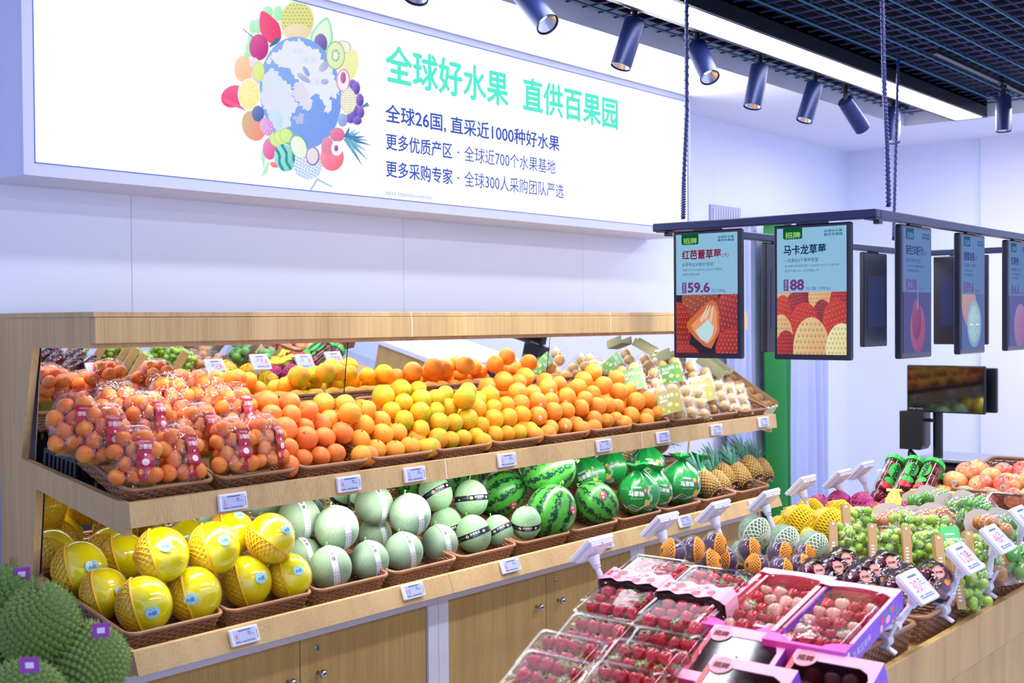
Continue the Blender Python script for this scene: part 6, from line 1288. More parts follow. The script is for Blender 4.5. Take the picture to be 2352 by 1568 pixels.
def low_box(px, py, z, lab, w=.19, l=.19):
    mw = at_slope(px, py, z, -math.pi/2+.02, math.radians(25)); o = empty('windowed_strawberry_box', mw=mw); tag(o, lab, 'box', 'pink windowed boxes on the lower shelf')
    m = MB(); m.box((-w/2, -l/2, -.05), (w/2, l/2, -.048), PK3); m.box((-w/2, -l/2, -.048), (-w/2+.002, l/2, 0), PK3); m.box((w/2-.002, -l/2, -.048), (w/2, l/2, 0), PUP); m.box((-w/2+.002, -l/2, -.048), (w/2-.002, -l/2+.002, 0), PKG_); m.box((-w/2+.002, l/2-.002, -.048), (w/2-.002, l/2, 0), PK3); m.obj('tray', None, o)
    m = MB(); e = .03; m.box((-w/2, l/2-e, 0), (w/2, l/2, .0015), PK2); m.box((-w/2, -l/2, 0), (w/2, -l/2+e, .0015), PK2); m.box((-w/2, -l/2+e, 0), (-w/2+.012, l/2-e, .0015), PK3); m.box((w/2-.012, -l/2+e, 0), (w/2, l/2-e, .0015), PK2)
    m.prism([(w/2-.012, l/2-e), (w/2-.012, l/2-e-.03), (w/2-.02, l/2-e-.012), (w/2-.04, l/2-e)], 0, .0015, PK2); m.obj('lid', None, o)
    MB().box((-w/2+.01, -l/2+.02, -.001), (w/2-.01, l/2-.02, 0)).obj('window', film('box_window_film', (.55, .5, .55), .08, .6), o)
    s = MB(); f_ = lambda x, y, l_=0: (x, y, .0022+.0003*l_); disc(s, f_, -w/2+.03, l/2-.028, .026, .026, STP, 28, 1); s.tube([f_(-w/2+.03+.0235*math.cos(k*.2618), l/2-.028+.0235*math.sin(k*.2618), 2) for k in range(24)], .0006, 4, STK, closed=True)
    add_text(s, lambda x, y, l_=0: f_(x, y, l_+2), INKR, '招牌', -w/2+.03, l/2-.028, w=.036, h=.018, bold=.06, center=True); s.obj('sticker', None, o)
    strawberries(mw, 3, 3, w-.06, l-.07, -.024, 'in the '+lab.replace('pink windowed box', 'windowed box').replace('with 招牌 sticker ', ''), 'strawberries in windowed boxes', pink=.3, r=.02)
low_box(1688, 1510, .815, 'pink windowed box nearest under the gift boxes', .19, .19); low_box(1690, 1590, .80, 'pink windowed box at the bottom edge, left one'); low_box(1890, 1572, .805, 'pink windowed box at the bottom edge, right one')
for a in [(1358, 1472, .80, math.radians(29), 'strawberry punnet at the left end of the rear row, lower shelf', 'in the rear row left punnet', True), (1512, 1506, .80, math.radians(29), 'strawberry punnet in the rear row beside the pink windowed boxes', 'in the rear row right punnet', True),
          (1283, 1515, .79, math.radians(29), 'strawberry punnet in the middle row, left one', 'in the middle row left punnet', True), (1462, 1537, .79, math.radians(29), 'strawberry punnet in the middle row, right one', 'in the middle row right punnet', True),
          (1250, 1565, .775, math.radians(29), 'strawberry punnet at the bottom left corner of the stack', 'in the bottom left punnet', True), (1420, 1592, .77, math.radians(29), 'strawberry punnet cut by the bottom edge, right of the corner one', 'in the bottom right punnet', True)]: straw_pack(*a)

# passion fruit in film with orange nets
PFM = flat('passion_fruit_skin', '4A2A52', .16, 0, .6, .5, noise=(3, .2, 0), rnd=.02); pfb = ell_mesh('skin', 1, 1, 1.06, PFM, 30, 18); pfn = foam_net('foam_net', 1, 1, 1.06, .2, 1.2, 18, .055, NETO, 1.4, 12); pff = ell_mesh('film', 1.07, 1.07, 1.2, WRAP, 26, 16, lambda u, v: .03*math.sin(u*30+v*9)*math.sin(v*15))
PF = [(1547, 1267, 'leftmost at the basket edge'), (1590, 1262, 'second from the basket edge, net mostly covering it'), (1625, 1292, 'large, in front, above the strawberry packs'), (1668, 1286, 'front, right of the large one'), (1640, 1250, 'at the back left, near the second price holder'), (1720, 1262, 'in the centre of the heap, under clear film'), (1738, 1300, 'front, touching the rear flap of the pink box'), (1790, 1272, 'large dark one at the top right'), (1792, 1308, 'small, at the front beside the plum packs'), (1848, 1276, 'rightmost, upper one beside the grapes'), (1836, 1300, 'rightmost, lower one by the plum packs')]
for i, (px, py, lab) in enumerate(PF):
    P = at_z(px, py, .855 if py < 1285 else .84); P = at_y(px, py, 1.70) if P.y > 1.70 else P; s_ = look(P, rng.uniform(-.5, .1), -.3); mw = frame(P, s_, (rng.uniform(-.4, .4), 0, 1)) @ Matrix.Scale(.0325 if i not in (2, 7) else .036, 4); o = empty('passion_fruit', mw=mw); tag(o, 'purple passion fruit '+lab, 'passion fruit', 'wrapped passion fruit on the island')
    put('skin', pfb, o); inv = mw.to_3x3().inverted(); put('foam_net', pfn, o, mw=frame((0, 0, 0), inv @ look(P, rng.uniform(.86, .97)*(-1 if i in (0, 3, 6) else 1), rng.uniform(-.1, .15)), inv @ Vector((0, 0, 1)))); put('film', pff, o)
for x in (2.92, 2.99, 3.06):
    for y in (1.58, 1.645, 1.705):
        for z in (.79, .845):
            if z > .8 and (y < 1.66 or x > 3.03): continue
            if x < 2.95 and y < 1.6: continue
            o = put('passion_fruit', pfb, mw=Matrix.Translation((x+rng.uniform(-.005, .005), y-.005, z)) @ Matrix.Scale(.029, 4)); tag(o, 'purple passion fruit lying hidden underneath the wrapped ones', 'passion fruit', 'wrapped passion fruit on the island')
# custard apples with white nets
CAM_ = flat('custard_apple_skin', '7FA88A', .6, noise=(3, .25, .3))
def lumps(u, v): return .07*abs(math.sin(u*math.pi*9+math.floor(v*8)*.6))*abs(math.sin(v*math.pi*8))-.03
cab = ell_mesh('skin', 1, 1, 1.1, CAM_, 54, 34, lumps); can = foam_net('foam_net', 1.02, 1.02, 1.12, .1, 1.45, 20, .04, NETW, 1.0, 11); caf = ell_mesh('film', 1.07, 1.07, 1.2, WRAP, 26, 16, lambda u, v: .03*math.sin(u*30+v*9)*math.sin(v*15))
for i, (px, py, r, lab) in enumerate([(1733, 1222, .047, 'largest, at the left beside the passion fruit'), (1802, 1240, .042, 'second, in front of the yellow dragon fruit'), (1868, 1256, .042, 'third, beside the first bag of grapes'), (1702, 1268, .03, 'small, low behind the passion fruit')]):
    P = at_z(px, py, .875 if i != 3 else .85); mw = frame(P, look(P, -.2, -.1), (-.4, .3, 1)) @ Matrix.Scale(r, 4); o = empty('custard_apple', mw=mw); tag(o, 'green custard apple in white net, '+lab, 'custard apple', 'white-netted custard apples')
    put('skin', cab, o); inv = mw.to_3x3().inverted(); put('foam_net', can, o, mw=frame((0, 0, 0), inv @ look(P, .55, .45), inv @ Vector((0, 0, 1)))); put('film', caf, o)
# yellow dragon fruit
DFM = flat('yellow_dragon_fruit_skin', 'E0AE2A', .45, noise=(3, .15, .2))
def knob_f(u, v): return .10*max(0, math.sin(u*math.pi*2*6+math.floor(v*7)*math.pi))*max(0, math.sin(v*math.pi*7))
def dragon_mesh():
    a = ell_mesh('skin', 1, 1, 1.45, DFM, 54, 36, knob_f); t = MB()
    for j in range(6):
        for i in range(6):
            v = (j+.5)/6.0; w = 2*math.pi*((i+.5*(j % 2))/6+.04); th = math.pi*v; d = Vector((math.sin(th)*math.cos(w), math.sin(th)*math.sin(w), 1.45*math.cos(th))); n = Vector((d.x, d.y, d.z/2)).normalized(); t.lathe([(.05, 0), (.03, .08), (0, .16)], 5, None, Matrix.Translation(d*1.02) @ n.to_track_quat('Z', 'Y').to_matrix().to_4x4())
    return a, t.mesh('scale_tips', flat('scale_tip_green', '8A9A2A', .5))
dfb, dft = dragon_mesh(); dfn = foam_net('foam_net', 1.52, 1.1, 1.1, .10, 1.72, 34, .052, NETD, .8, 14)
for i, (px, py, z, r, sx, sy, lab) in enumerate([(1838, 1200, .89, .050, .5, .35, 'leftmost large one, net opening to the upper left'), (1905, 1207, .89, .050, .45, .4, 'middle one in front, skin facing left'), (1972, 1203, .89, .046, .45, .3, 'right one in front, above the grapes'), (1928, 1176, .91, .036, .3, -.2, 'at the back centre, on top'), (1862, 1172, .90, .036, .4, -.1, 'at the back left, on top'), (2036, 1188, .88, .040, .5, .3, 'rightmost, fully netted'), (1858, 1242, .87, .030, .2, .3, 'small cone of net in front'), (1800, 1212, .87, .036, .1, .4, 'net hanging low at the left end')]):
    P = at_z(px, py, z); nd = look(P, .62, .42) if i != 6 else look(P, .1, .8); mw = zframe(P, -nd) @ Matrix.Rotation(i*1.3, 4, 'Z') @ Matrix.Scale(r, 4); o = empty('yellow_dragon_fruit', mw=mw); tag(o, 'yellow dragon fruit in yellow net, '+lab, 'dragon fruit', 'yellow dragon fruit on the island')
    put('skin', dfb, o); put('scale_tips', dft, o); put('foam_net', dfn, o, mw=frame((0, 0, 0), (0, 0, -1), (1, 0, 0)))
# magenta dragon fruit in nets
MGF = flat('magenta_dragon_fruit_skin', 'B8246A', .4, noise=(3, .2, .2)); NETM = flat('magenta_foam_net', 'D24A9A', .55); mgb = ell_mesh('skin', 1, 1, 1.2, MGF, 40, 24, knob_f); mgn = foam_net('foam_net', 1.05, 1.05, 1.2, .05, 1.9, 16, .045, NETM, 1.1, 12)
for i, (px, py, z, lab) in enumerate([(1882, 1166, .885, 'leftmost, peeping over the yellow ones'), (1930, 1156, .90, 'second, under clear film'), (1982, 1160, .90, 'third, left of the yellow sachets'), (2010, 1182, .88, 'behind the rightmost yellow one'), (2048, 1172, .88, 'under the yellow sachets'), (2085, 1182, .88, 'nearest the bags of green plums')]):
    P = at_z(px, py, z); mw = frame(P, look(P, .3, .2), (.3*(-1)**i, .2, 1)) @ Matrix.Scale(.038, 4); o = empty('magenta_dragon_fruit', mw=mw); tag(o, 'magenta netted dragon fruit '+lab, 'dragon fruit', 'magenta-netted dragon fruit'); put('skin', mgb, o); put('foam_net', mgn, o, mw=frame((0, 0, 0), (.6, .4, .6))); put('film', caf, o)

# plum packs: round dark-rimmed clear boxes standing on edge
PLM = flat('dark_plum_skin', '7A1634', .15, 0, .6, .4, rnd=.015); plm = ell_mesh('plum', 1, 1, 1.05, PLM, 20, 14); RIMM = flat('dark_paper_rim', '2A1A22', .5); DPL = film('plum_pack_plastic', (.8, .78, .82), .10, .75, .3, 30, .05)
def plum_pack():
    n = 10; m = MB(); pr = [(.052*math.cos(2*math.pi*(k+.5)/n), .052*math.sin(2*math.pi*(k+.5)/n)) for k in range(n)]; vs = []; fs = []
    for s, y in ((1, .022), (1, -.016), (.86, -.026), (.6, -.030)): vs += [(x*s, y, z*s) for x, z in pr]
    for i in range(3):
        for j in range(n): fs.append((i*n+j, i*n+(j+1) % n, (i+1)*n+(j+1) % n, (i+1)*n+j))
    fs += [tuple(3*n+j for j in range(n)), tuple(range(n-1, -1, -1))]; m.add(vs, fs); a = m.mesh('clear_shell', DPL, 30)
    r = MB(); r.tube([(x*1.04, .0, z*1.04) for x, z in pr], .0028, 5, closed=True); r.tube([(x*1.04, -.005, z*1.04) for x, z in pr], .0018, 5, closed=True); r.prism([(-.02, .05), (.02, .05), (.015, .061), (.006, .058), (-.006, .061), (-.015, .058)], -.003, .003, None, Matrix(((1, 0, 0, 0), (0, 0, 1, 0), (0, 1, 0, 0), (0, 0, 0, 1)))); b = r.mesh('rim', RIMM, 30)
    s = MB(); fn = lambda x, z, l=0: (x, -.0308-.0002*l, z); disc(s, fn, -.004, .016, .0165, .0165, flat('salmon_sticker', 'EFA898', .4), 22, 1); add_text(s, lambda x, z, l=0: fn(x, z, l+1), INKR, '进口西梅', -.004, .016, w=.022, h=.007, center=True, bold=.04); s.tube([fn(-.004+.0145*math.cos(k*.35), .016+.0145*math.sin(k*.35), 1) for k in range(18)], .0004, 4, INKR, closed=True)
    disc(s, fn, .010, -.012, .008, .008, flat('orange_sticker', 'F0803A', .4), 16, 1); s.tube([fn(.04*math.cos(math.pi*k/12), -.032+.028*math.sin(math.pi*k/12), 1) for k in range(13)], .0006, 4, flat('gold_line', 'C8A060', .4)); return a, b, s.mesh('stickers', None)
pp = plum_pack()
for i, (px, py, z, lab) in enumerate([(1875, 1330, .865, 'leftmost in front, behind the pink gift box'), (1918, 1322, .87, 'second, tucked behind the leftmost'), (1938, 1303, .88, 'at the back left, below the grapes'), (1980, 1345, .865, 'in front, middle, two red plums showing'), (2002, 1330, .87, 'second behind the middle front one'), (2040, 1312, .885, 'at the back, centre'), (2070, 1358, .865, 'in front, partly hidden by the nearest price label'), (2098, 1345, .87, 'behind the nearest price label'), (2148, 1335, .885, 'rightmost at the back, largest in view')]):
    P = at_z(px, py, z); mw = Matrix.Translation(P) @ Matrix.Rotation(YAW-math.pi/2+.35, 4, 'Z') @ Matrix.Rotation(math.radians(-28), 4, 'X') @ Matrix.Scale(.98, 4); o = empty('plum_pack', mw=mw); tag(o, 'round dark-rimmed plum pack '+lab, 'pack', 'round plum packs on the island'); put('clear_shell', pp[0], o); put('rim', pp[1], o); put('stickers', pp[2], o)
    for k, (x, zz) in enumerate(((-.024, -.012), (.024, -.014), (0, .022), (0, -.034), (-.028, .022), (.028, .02))):
        q = mw @ Vector((x, .002, zz)); f = put('plum', plm, mw=Matrix.Translation(q) @ Matrix.Scale(.0165, 4)); tag(f, 'dark red plum inside the plum pack '+lab, 'plum', 'plums inside the round packs')

# grapes in clear bags with a cardboard strip
GRM = flat('green_grape_skin', '9CC03A', .12, 0, .6, .3, rnd=.02); grm = ell_mesh('grape', 1, 1, 1.12, GRM, 14, 10); STRIP = flat('brown_card_strip', 'C29A68', .5); STRW = flat('card_strip_print', 'F0E4D0', .5)
def cluster_pts(w, d, h, r, n, seed):
    R = random.Random(seed); P = []; tries = 0
    while len(P) < n and tries < 9000:
        tries += 1; p = Vector((R.uniform(-w/2+r, w/2-r), R.uniform(-d/2+r, d/2-r), R.uniform(-h/2+r, h/2-r)))
        if all((p-q).length > 1.62*r for q in P): P.append(p)
    return P
GBG = film('grape_bag_film', (.985, 1, .985), .05, .6, .9, 26, .06)
def grape_bag_mesh(w, d, h, seed):
    a = MB().surf(bag_fn(w, d, h, 0, seed), 34, 22, wrap=True).mesh('film', GBG, 1); s = MB(); fx = lambda y, z, l=0: (-w/2-.004-.0003*l, y, z)
    s.box((-w/2-.004, -d/2-.006, -h/2), (-w/2-.0025, -d/2+.03, h/2-.002), STRIP); s.box((-w/2-.004, -d/2-.007, -h/2), (-w/2+.018, -d/2-.0055, h/2-.004), STRIP)
    fy = lambda x, z, l=0: (x, -d/2-.0078-.0002*l, z); 
    for i in range(6): patch(s, fy, -w/2+.001, -h/2+.02+i*.009, -w/2+.010, -h/2+.025+i*.009, STRW)
    disc(s, fy, -w/2+.006, h/2-.012, .004, .004, STRW, 10, 1); return a, s.mesh('card_strip', None)
gbm = [grape_bag_mesh(.105, .085, .135, s) for s in (1, 3)]
def grape_bag(px, py, z, lab, mat_mesh, n, kind, cat, r, yaw=0, strip=True, big=1.0, tag_part='grape'):
    P = at_z(px, py, z); mw = Matrix.Translation(P) @ Matrix.Rotation(YAW-math.pi/2-.18+yaw, 4, 'Z') @ Matrix.Rotation(math.radians(-22), 4, 'X') @ Matrix.Scale(big, 4); o = empty(kind+'_bag', mw=mw); tag(o, lab, 'bag', f'clear bags of {cat}'); f, s = gbm[int(px) % 2]; put('film', f, o)
    if strip: put('card_strip', s, o)
    pts = cluster_pts(.104, .084, .13, r, n, int(px)); return mw, pts
for i, (px, py, z, yaw, lab) in enumerate([(1950, 1255, .89, 0, 'first in the front row, nearest the dragon fruit'), (2040, 1262, .89, 0, 'second in the front row'), (2118, 1268, .89, 0, 'third in the front row'), (2190, 1290, .885, .1, 'fourth in the front row, behind the middle price label'), (2258, 1280, .885, .1, 'fifth in the front row, between two price labels'),
    (1975, 1213, .91, .1, 'first in the back row'), (2080, 1222, .91, .1, 'second in the back row'), (2155, 1232, .91, .2, 'third in the back row, beside the green leaflet'), (2225, 1345, .85, .2, 'lowest one, at the basket rim behind the clamp')]):
    mw, pts = grape_bag(px, py, z, 'clear bag of green grapes, '+lab, grm, 34, 'grape', 'green grapes', .0132, yaw, strip=(i < 6 or i == 8))
    b = empty('grape_bunch', mw=mw); tag(b, 'bunch of green grapes in the bag '+lab, 'grapes', 'bunches of green grapes in bags')
    MB().tube([(0, 0, .06), (.004, 0, .02), (-.003, 0, -.03)], .0015, 5).tube([(.004, 0, .02), (.03, .01, .0)], .001, 4).tube([(0, 0, 0), (-.03, -.01, -.01)], .001, 4).obj('stalk', flat('grape_stalk', '8A9A4A', .6), b)
    for p in pts: put('grape', grm, b, mw=Matrix.Translation(p) @ Euler((rng.uniform(0, 3), rng.uniform(0, 3), 0)).to_matrix().to_4x4() @ Matrix.Scale(.0132*rng.uniform(.92, 1.06), 4))
# brown-skinned round fruit and green plums in bags
BRM = flat('brown_orange_skin', 'B8722E', .25, 0, .5, .3, noise=(4, .15, 0), rnd=.015); brm = ell_mesh('fruit', 1, 1, .95, BRM, 20, 14); GPM = flat('green_plum_skin', '5FA03A', .2, 0, .5, .4, noise=(3, .12, 0), rnd=.02); gpm = ell_mesh('fruit', 1, 1, 1.12, GPM, 20, 14)
BGF = film('fruit_bag_film', (.99, .99, .99), .05, .55, .8, 22, .06); bgm = MB().surf(bag_fn(.12, .09, .11, 0, 2), 34, 22, wrap=True).mesh('film', BGF, 1)
hd = MB(); hd.add([(-.06, .035, -.05), (.06, .035, -.05), (.062, .035, .045), (.045, .035, .075), (.015, .035, .088), (-.015, .035, .088), (-.045, .035, .075), (-.062, .035, .045)], [(0, 1, 2, 3, 4, 5, 6, 7)], flat('bag_back_card', 'B8A89A', .5)); hdm = hd.mesh('back_card', None)
def bagged(px, py, z, mesh, r, n, lab, cat, fl_, yaw=0, card=True, big=1):
    P = at_z(px, py, z); mw = Matrix.Translation(P) @ Matrix.Rotation(YAW-math.pi/2+.2+yaw, 4, 'Z') @ Matrix.Rotation(math.radians(-30), 4, 'X') @ Matrix.Scale(big, 4); o = empty(cat.replace(' ', '_')+'_bag', mw=mw); tag(o, lab, 'bag', f'clear bags of {cat}'); put('film', bgm, o)
    if card: put('back_card', hdm, o)
    pts = cluster_pts(.125, .085, .11, r, n, int(px)); vis = []
    for p in pts: f = put(cat.replace(' ', '_'), mesh, mw=mw @ Matrix.Translation(p) @ Euler((rng.uniform(0, 3), rng.uniform(0, 3), 0)).to_matrix().to_4x4() @ Matrix.Scale(r, 4)); tag(f, None, 'fruit', f'{cat} in clear bags'); vis.append((f, r))
    cluster(vis, cat, 'in the '+lab.replace('clear ', ''), 0, .55, ('bottom row', 'middle row', 'top row', 'top row'))
for a in [(2068, 1205, .90, 'bag of brown fruit nearest the dragon fruit'), (2022, 1222, .89, 'bag of brown fruit half behind grapes'), (2122, 1212, .90, 'bag of brown fruit in the middle'), (2168, 1205, .91, 'bag of brown fruit behind, by the plums'), (2278, 1222, .90, 'bag of brown fruit behind the price label')]: bagged(a[0], a[1], a[2], brm, .0235, 6, a[3], 'brown fruit', BGF)
for a in [(2125, 1172, .90, 'leftmost bag of green plums', 0), (2160, 1160, .92, 'rear bag of green plums', .2), (2205, 1180, .91, 'middle bag of green plums', .1), (2248, 1172, .92, 'bag of green plums by the apples', .3), (2262, 1190, .90, 'bag of green plums before the clear tray', .1), (2330, 1215, .89, 'rightmost bag of green plums', .3), (2345, 1290, .87, 'lowest bag of green plums, at the right edge', .3)]: bagged(a[0], a[1], a[2], gpm, .0235, 7, a[3], 'green plum', BGF, a[4])
bagged(2285, 1300, .86, brm, .026, 6, 'bag of brown fruit at the basket rim', 'brown fruit', BGF, .3)
GLF = flat('green_leaflet', '4CC46A', .4)
gl_ = MB().box((-.03, -.001, -.035), (.03, .001, .03), bev=.0005); patch(gl_, lambda x, z, l=0: (x, -.0014, z), -.02, -.01, .02, -.005, STK); patch(gl_, lambda x, z, l=0: (x, -.0014, z), -.02, .005, .012, .01, STK)
gl_.mats = [GLF, STK]; gl_.m = [0]*(len(gl_.f)-2)+[1, 1]
o = put('leaflet', gl_.mesh('leaflet', None), mw=Matrix.Translation(at_z(2185, 1232, .93)) @ Matrix.Rotation(YAW-1.3, 4, 'Z') @ Matrix.Rotation(-.5, 4, 'X')); tag(o, 'small green leaflet between the grape bags and brown fruit', 'leaflet')
# clear tray and yellow sachets
mw = at_slope(2312, 1165, .935, -math.pi/2, math.radians(20)); o = put('empty_clear_tray', shell(.15, .12, .03), mw=mw); tag(o, 'empty clear plastic tray lying face down in front of the apples', 'tray')
YS = flat('yellow_sachet_film', 'EEDC14', .25, 0, .6, .4, noise=(30, .08, .6)); 
def sachet(px, py, z, ln, yaw, lab):
    P = at_z(px, py, z); o = empty('yellow_fruit_sachet', mw=Matrix.Translation(P) @ Matrix.Rotation(yaw, 4, 'Z') @ Matrix.Rotation(-.35, 4, 'Y')); tag(o, lab, 'sachet', 'yellow sachets on the island')
    def fn(u, v): w = 2*math.pi*u; k = math.sin(math.pi*min(max(v, .04), .96))**.35; x = -ln/2+ln*v; return (x, .028*k*math.cos(w)*(1+.06*math.sin(v*22)), .016*k*math.sin(w)+.003*math.sin(v*30+w*2)+.008*math.sin(v*6))
    MB().surf(fn, 20, 26, wrap=True).obj('film', YS, o, smooth=1); MB().box((ln/2-.004, -.026, -.003), (ln/2+.014, .026, -.001)).obj('crimped_end', YS, o); MB().box((-ln/2-.012, -.026, -.003), (-ln/2+.004, .026, -.001)).obj('crimped_end', YS, o)
    MB().box((-ln*.2, -.012, .0165), (ln*.2, -.009, .0175)).box((-ln*.1, .004, .0165), (ln*.25, .007, .0175)).obj('print', flat('sachet_orange_print', 'E8902A', .4), o)
sachet(2052, 1153, .925, .17, .35, 'yellow sachet in front of the first two fruit tubes'); sachet(2105, 1150, .925, .15, .3, 'yellow sachet in front of the third fruit tube'); sachet(2172, 1150, .925, .12, -.2, 'yellow sachet below the basket of apples')
# sticks with a yellow header, seen in the mirror
SK = flat('purple_stick', '7A4A78', .4)
P = Vector((3.97, 1.60, .83)); o = empty('purple_stick_pack', P, (0, -.25, 1.4)); tag(o, 'pack of purple stalks with yellow header, lying behind the sachets', 'pack')
for k in range(7): MB().tube([(-.03+k*.01, -.09, .0), (-.03+k*.01, .04, .004)], .006, 8).obj('stalk', SK, o, smooth=40)
MB().box((-.042, .03, -.006), (.042, .11, .012), bev=.002).obj('header', YS, o)
# tubes of small apples
TBF = film('tube_plastic', (.98, .97, .97), .06, .7); TGR = flat('green_tube_cap', '35C24A', .3); TLB = flat('green_tube_label', '35C040', .35); TRL = flat('red_tube_label', 'D02A38', .35)
RAP = flat('small_red_apple_skin', '7A1428', .2, 0, .5, .3, noise=(2.2, .5, 0)); rap = ell_mesh('apple', 1, 1, .9, RAP, 22, 14)
def tube_label():
    m = MB(); R_ = .0362
    def fn(x, z, l=0): a = x/R_; e = R_+.0004+.0003*l; return (e*math.sin(a), -e*math.cos(a), z)
    disc(m, fn, .0, .04, .024, .036, TLB, 24, 3); m.add([], []); disc(m, lambda x, z, l=0: fn(x, z, 1), 0, -.012, .024, .014, TLB, 20, 2); disc(m, lambda x, z, l=0: fn(x, z, 1), -.004, -.038, .024, .016, TRL, 20, 3); patch(m, lambda x, z, l=0: fn(x, z, 2), -.018, -.040, .008, -.038, STK); patch(m, lambda x, z, l=0: fn(x, z, 2), -.014, -.045, .010, -.044, STK)
    add_text(m, lambda x, z, l=0: fn(-z+.0, x, l+3), INKB, 'rockit', .008, -.012, w=.064, h=.022, bold=.05); return m.mesh('printed_label', None)
tlm = tube_label()
def fruit_tube(x, y, z, ax, roll, lab, face=0):
    P = Vector((x, y, z)); A = Vector(ax).normalized(); mw = frame(P, to_cam(P), A)
    zz = A; yy = -(to_cam(P)-A*to_cam(P).dot(A)).normalized(); xx = yy.cross(zz); mw = Matrix(((xx.x, yy.x, zz.x, P.x), (xx.y, yy.y, zz.y, P.y), (xx.z, yy.z, zz.z, P.z), (0, 0, 0, 1)))
    o = empty('apple_tube', mw=mw); tag(o, lab, 'tube', 'clear tubes of small red apples'); MB().lathe([(.030, -.11), (.035, -.106), (.0355, .10)], 28).obj('clear_tube', TBF, o, smooth=40); MB().lathe([(.0355, .092), (.0385, .092), (.0385, .110), (.034, .113), (0, .112)], 28).obj('cap', TGR, o, smooth=35); put('printed_label', tlm, o, rot=(0, 0, roll))
    for k in range(4):
        q = mw @ Vector((0, 0, -.078+k*.052)); f = put('small_apple', rap, mw=Matrix.Translation(q) @ Euler((rng.uniform(-.4, .4)+1.4, 0, rng.uniform(0, 6))).to_matrix().to_4x4() @ Matrix.Scale(.031, 4)); tag(f, f'small dark red apple, {ORD[k]} from the bottom, in the '+' '.join(lab.split(' ')[:6]), 'apple', 'small apples inside the tubes')
stand = empty('rear_display_step', (4.25, 1.45, 0)); tag(stand, 'oak step behind the island baskets under the apples and tubes', 'stand')
for n, a, b in (('step_top', (4.105, 1.05, .86), (4.62, 1.85, .875)), ('step_front', (4.11, 1.05, .776), (4.125, 1.85, .86))): o = MB().box(a, b).obj(n, WI, stand); o.location = (-4.25, -1.45, 0)
for i, (bx, by, tx, ty, lab, rl) in enumerate([(2018, 1143, 2053, 1073, 'leftmost clear tube of small apples with green cap', .3), (2068, 1140, 2097, 1078, 'middle clear tube of small apples with green cap', -.1), (2112, 1145, 2140, 1083, 'right clear tube of small apples with green cap', -.75)]):
    A_ = at_x(bx, by, 4.12); B_ = at_x(tx, ty, 4.24); d = (B_-A_).normalized(); c = (A_+B_)/2; fruit_tube(c.x, c.y, c.z, d, rl, lab)
A_ = at_x(2150, 1150, 4.26); fruit_tube(A_.x, A_.y, A_.z-.02, (.4, .1, 1), .4, 'clear apple tube hidden behind the heap of big apples')
# apples in a raised basket
APM = None
def apple_mat():
    m, nt, b = new_mat('blushed_apple_skin'); tc = N(nt, 'ShaderNodeTexCoord'); oi = N(nt, 'ShaderNodeObjectInfo'); mp = N(nt, 'ShaderNodeMapping'); mp.inputs['Scale'].default_value = (4, 4, .35); L(nt, tc.outputs['Object'], mp.inputs[0])
    nz = N(nt, 'ShaderNodeTexNoise', noise_dimensions='4D'); nz.inputs['Scale'].default_value = 1.4; nz.inputs['Detail'].default_value = 4; L(nt, mp.outputs[0], nz.inputs['Vector']); n2 = N(nt, 'ShaderNodeTexNoise', noise_dimensions='4D'); n2.inputs['Scale'].default_value = .8; L(nt, tc.outputs['Object'], n2.inputs['Vector'])
    ml = N(nt, 'ShaderNodeMath', operation='MULTIPLY'); ml.inputs[1].default_value = 23; L(nt, oi.outputs['Random'], ml.inputs[0]); L(nt, ml.outputs[0], nz.inputs['W']); L(nt, ml.outputs[0], n2.inputs['W'])
    ad = N(nt, 'ShaderNodeMath', operation='MULTIPLY_ADD'); ad.inputs[1].default_value = .45; L(nt, nz.outputs['Fac'], ad.inputs[0]); L(nt, n2.outputs['Fac'], ad.inputs[2])
    cr = N(nt, 'ShaderNodeValToRGB'); e = cr.color_ramp.elements; e[0].position = .60; e[0].color = (*hexc('E8B868'), 1); e[1].position = .98; e[1].color = (*hexc('B8243C'), 1); q = e.new(.76); q.color = (*hexc('E07858'), 1); q = e.new(.88); q.color = (*hexc('CC4A4E'), 1)
    L(nt, ad.outputs[0], cr.inputs[0]); L(nt, cr.outputs[0], b.inputs['Base Color']); b.inputs['Roughness'].default_value = .3; return m
APM = apple_mat()
def apf(u, v):
    th = math.pi*v; w = 2*math.pi*u; r = 1-.24*math.exp(-(th/.3)**2)-.12*math.exp(-((math.pi-th)/.3)**2)+.02*math.cos(5*w)*(v > .6)*math.sin(th); s = 1-.12*max(0, -math.cos(th)); return (r*s*math.sin(th)*math.cos(w), r*s*math.sin(th)*math.sin(w), .92*r*math.cos(th))
apm = MB().surf(apf, 30, 20, wrap=True).mesh('apple', APM, 1); aps = MB().tube([(0, 0, .66), (.02, 0, .82), (.08, 0, .95)], [.03, .025, .04], 5).mesh('stem', flat('apple_stem', '6A4A2A', .7))
ast = MB(); f_ = ellipsoid_fn(1, 1, .95, .01); disc(ast, f_, 0, 0, .2, .2, STK, 22); ast.tube([f_(.15*math.cos(k*.3), .15*math.sin(k*.3), 60) for k in range(21)], .012, 4, INKB, closed=True); [disc(ast, lambda x, y, l=0: f_(x, y, 60), .07*math.cos(a), .07*math.sin(a), .035, .035, INKB, 8, 1) for a in (.5, 1.6, 2.6, 3.7, 4.7, 5.8)]; astm = ast.mesh('sticker', None)
vis = []
basket(BM_I1, Matrix.Translation((4.16, 1.32, .952)) @ Matrix.Rotation(-math.pi/2, 4, 'Z') @ Matrix.Rotation(math.radians(9), 4, 'X'), 'brown wicker basket of big blushed apples on the rear step', None)
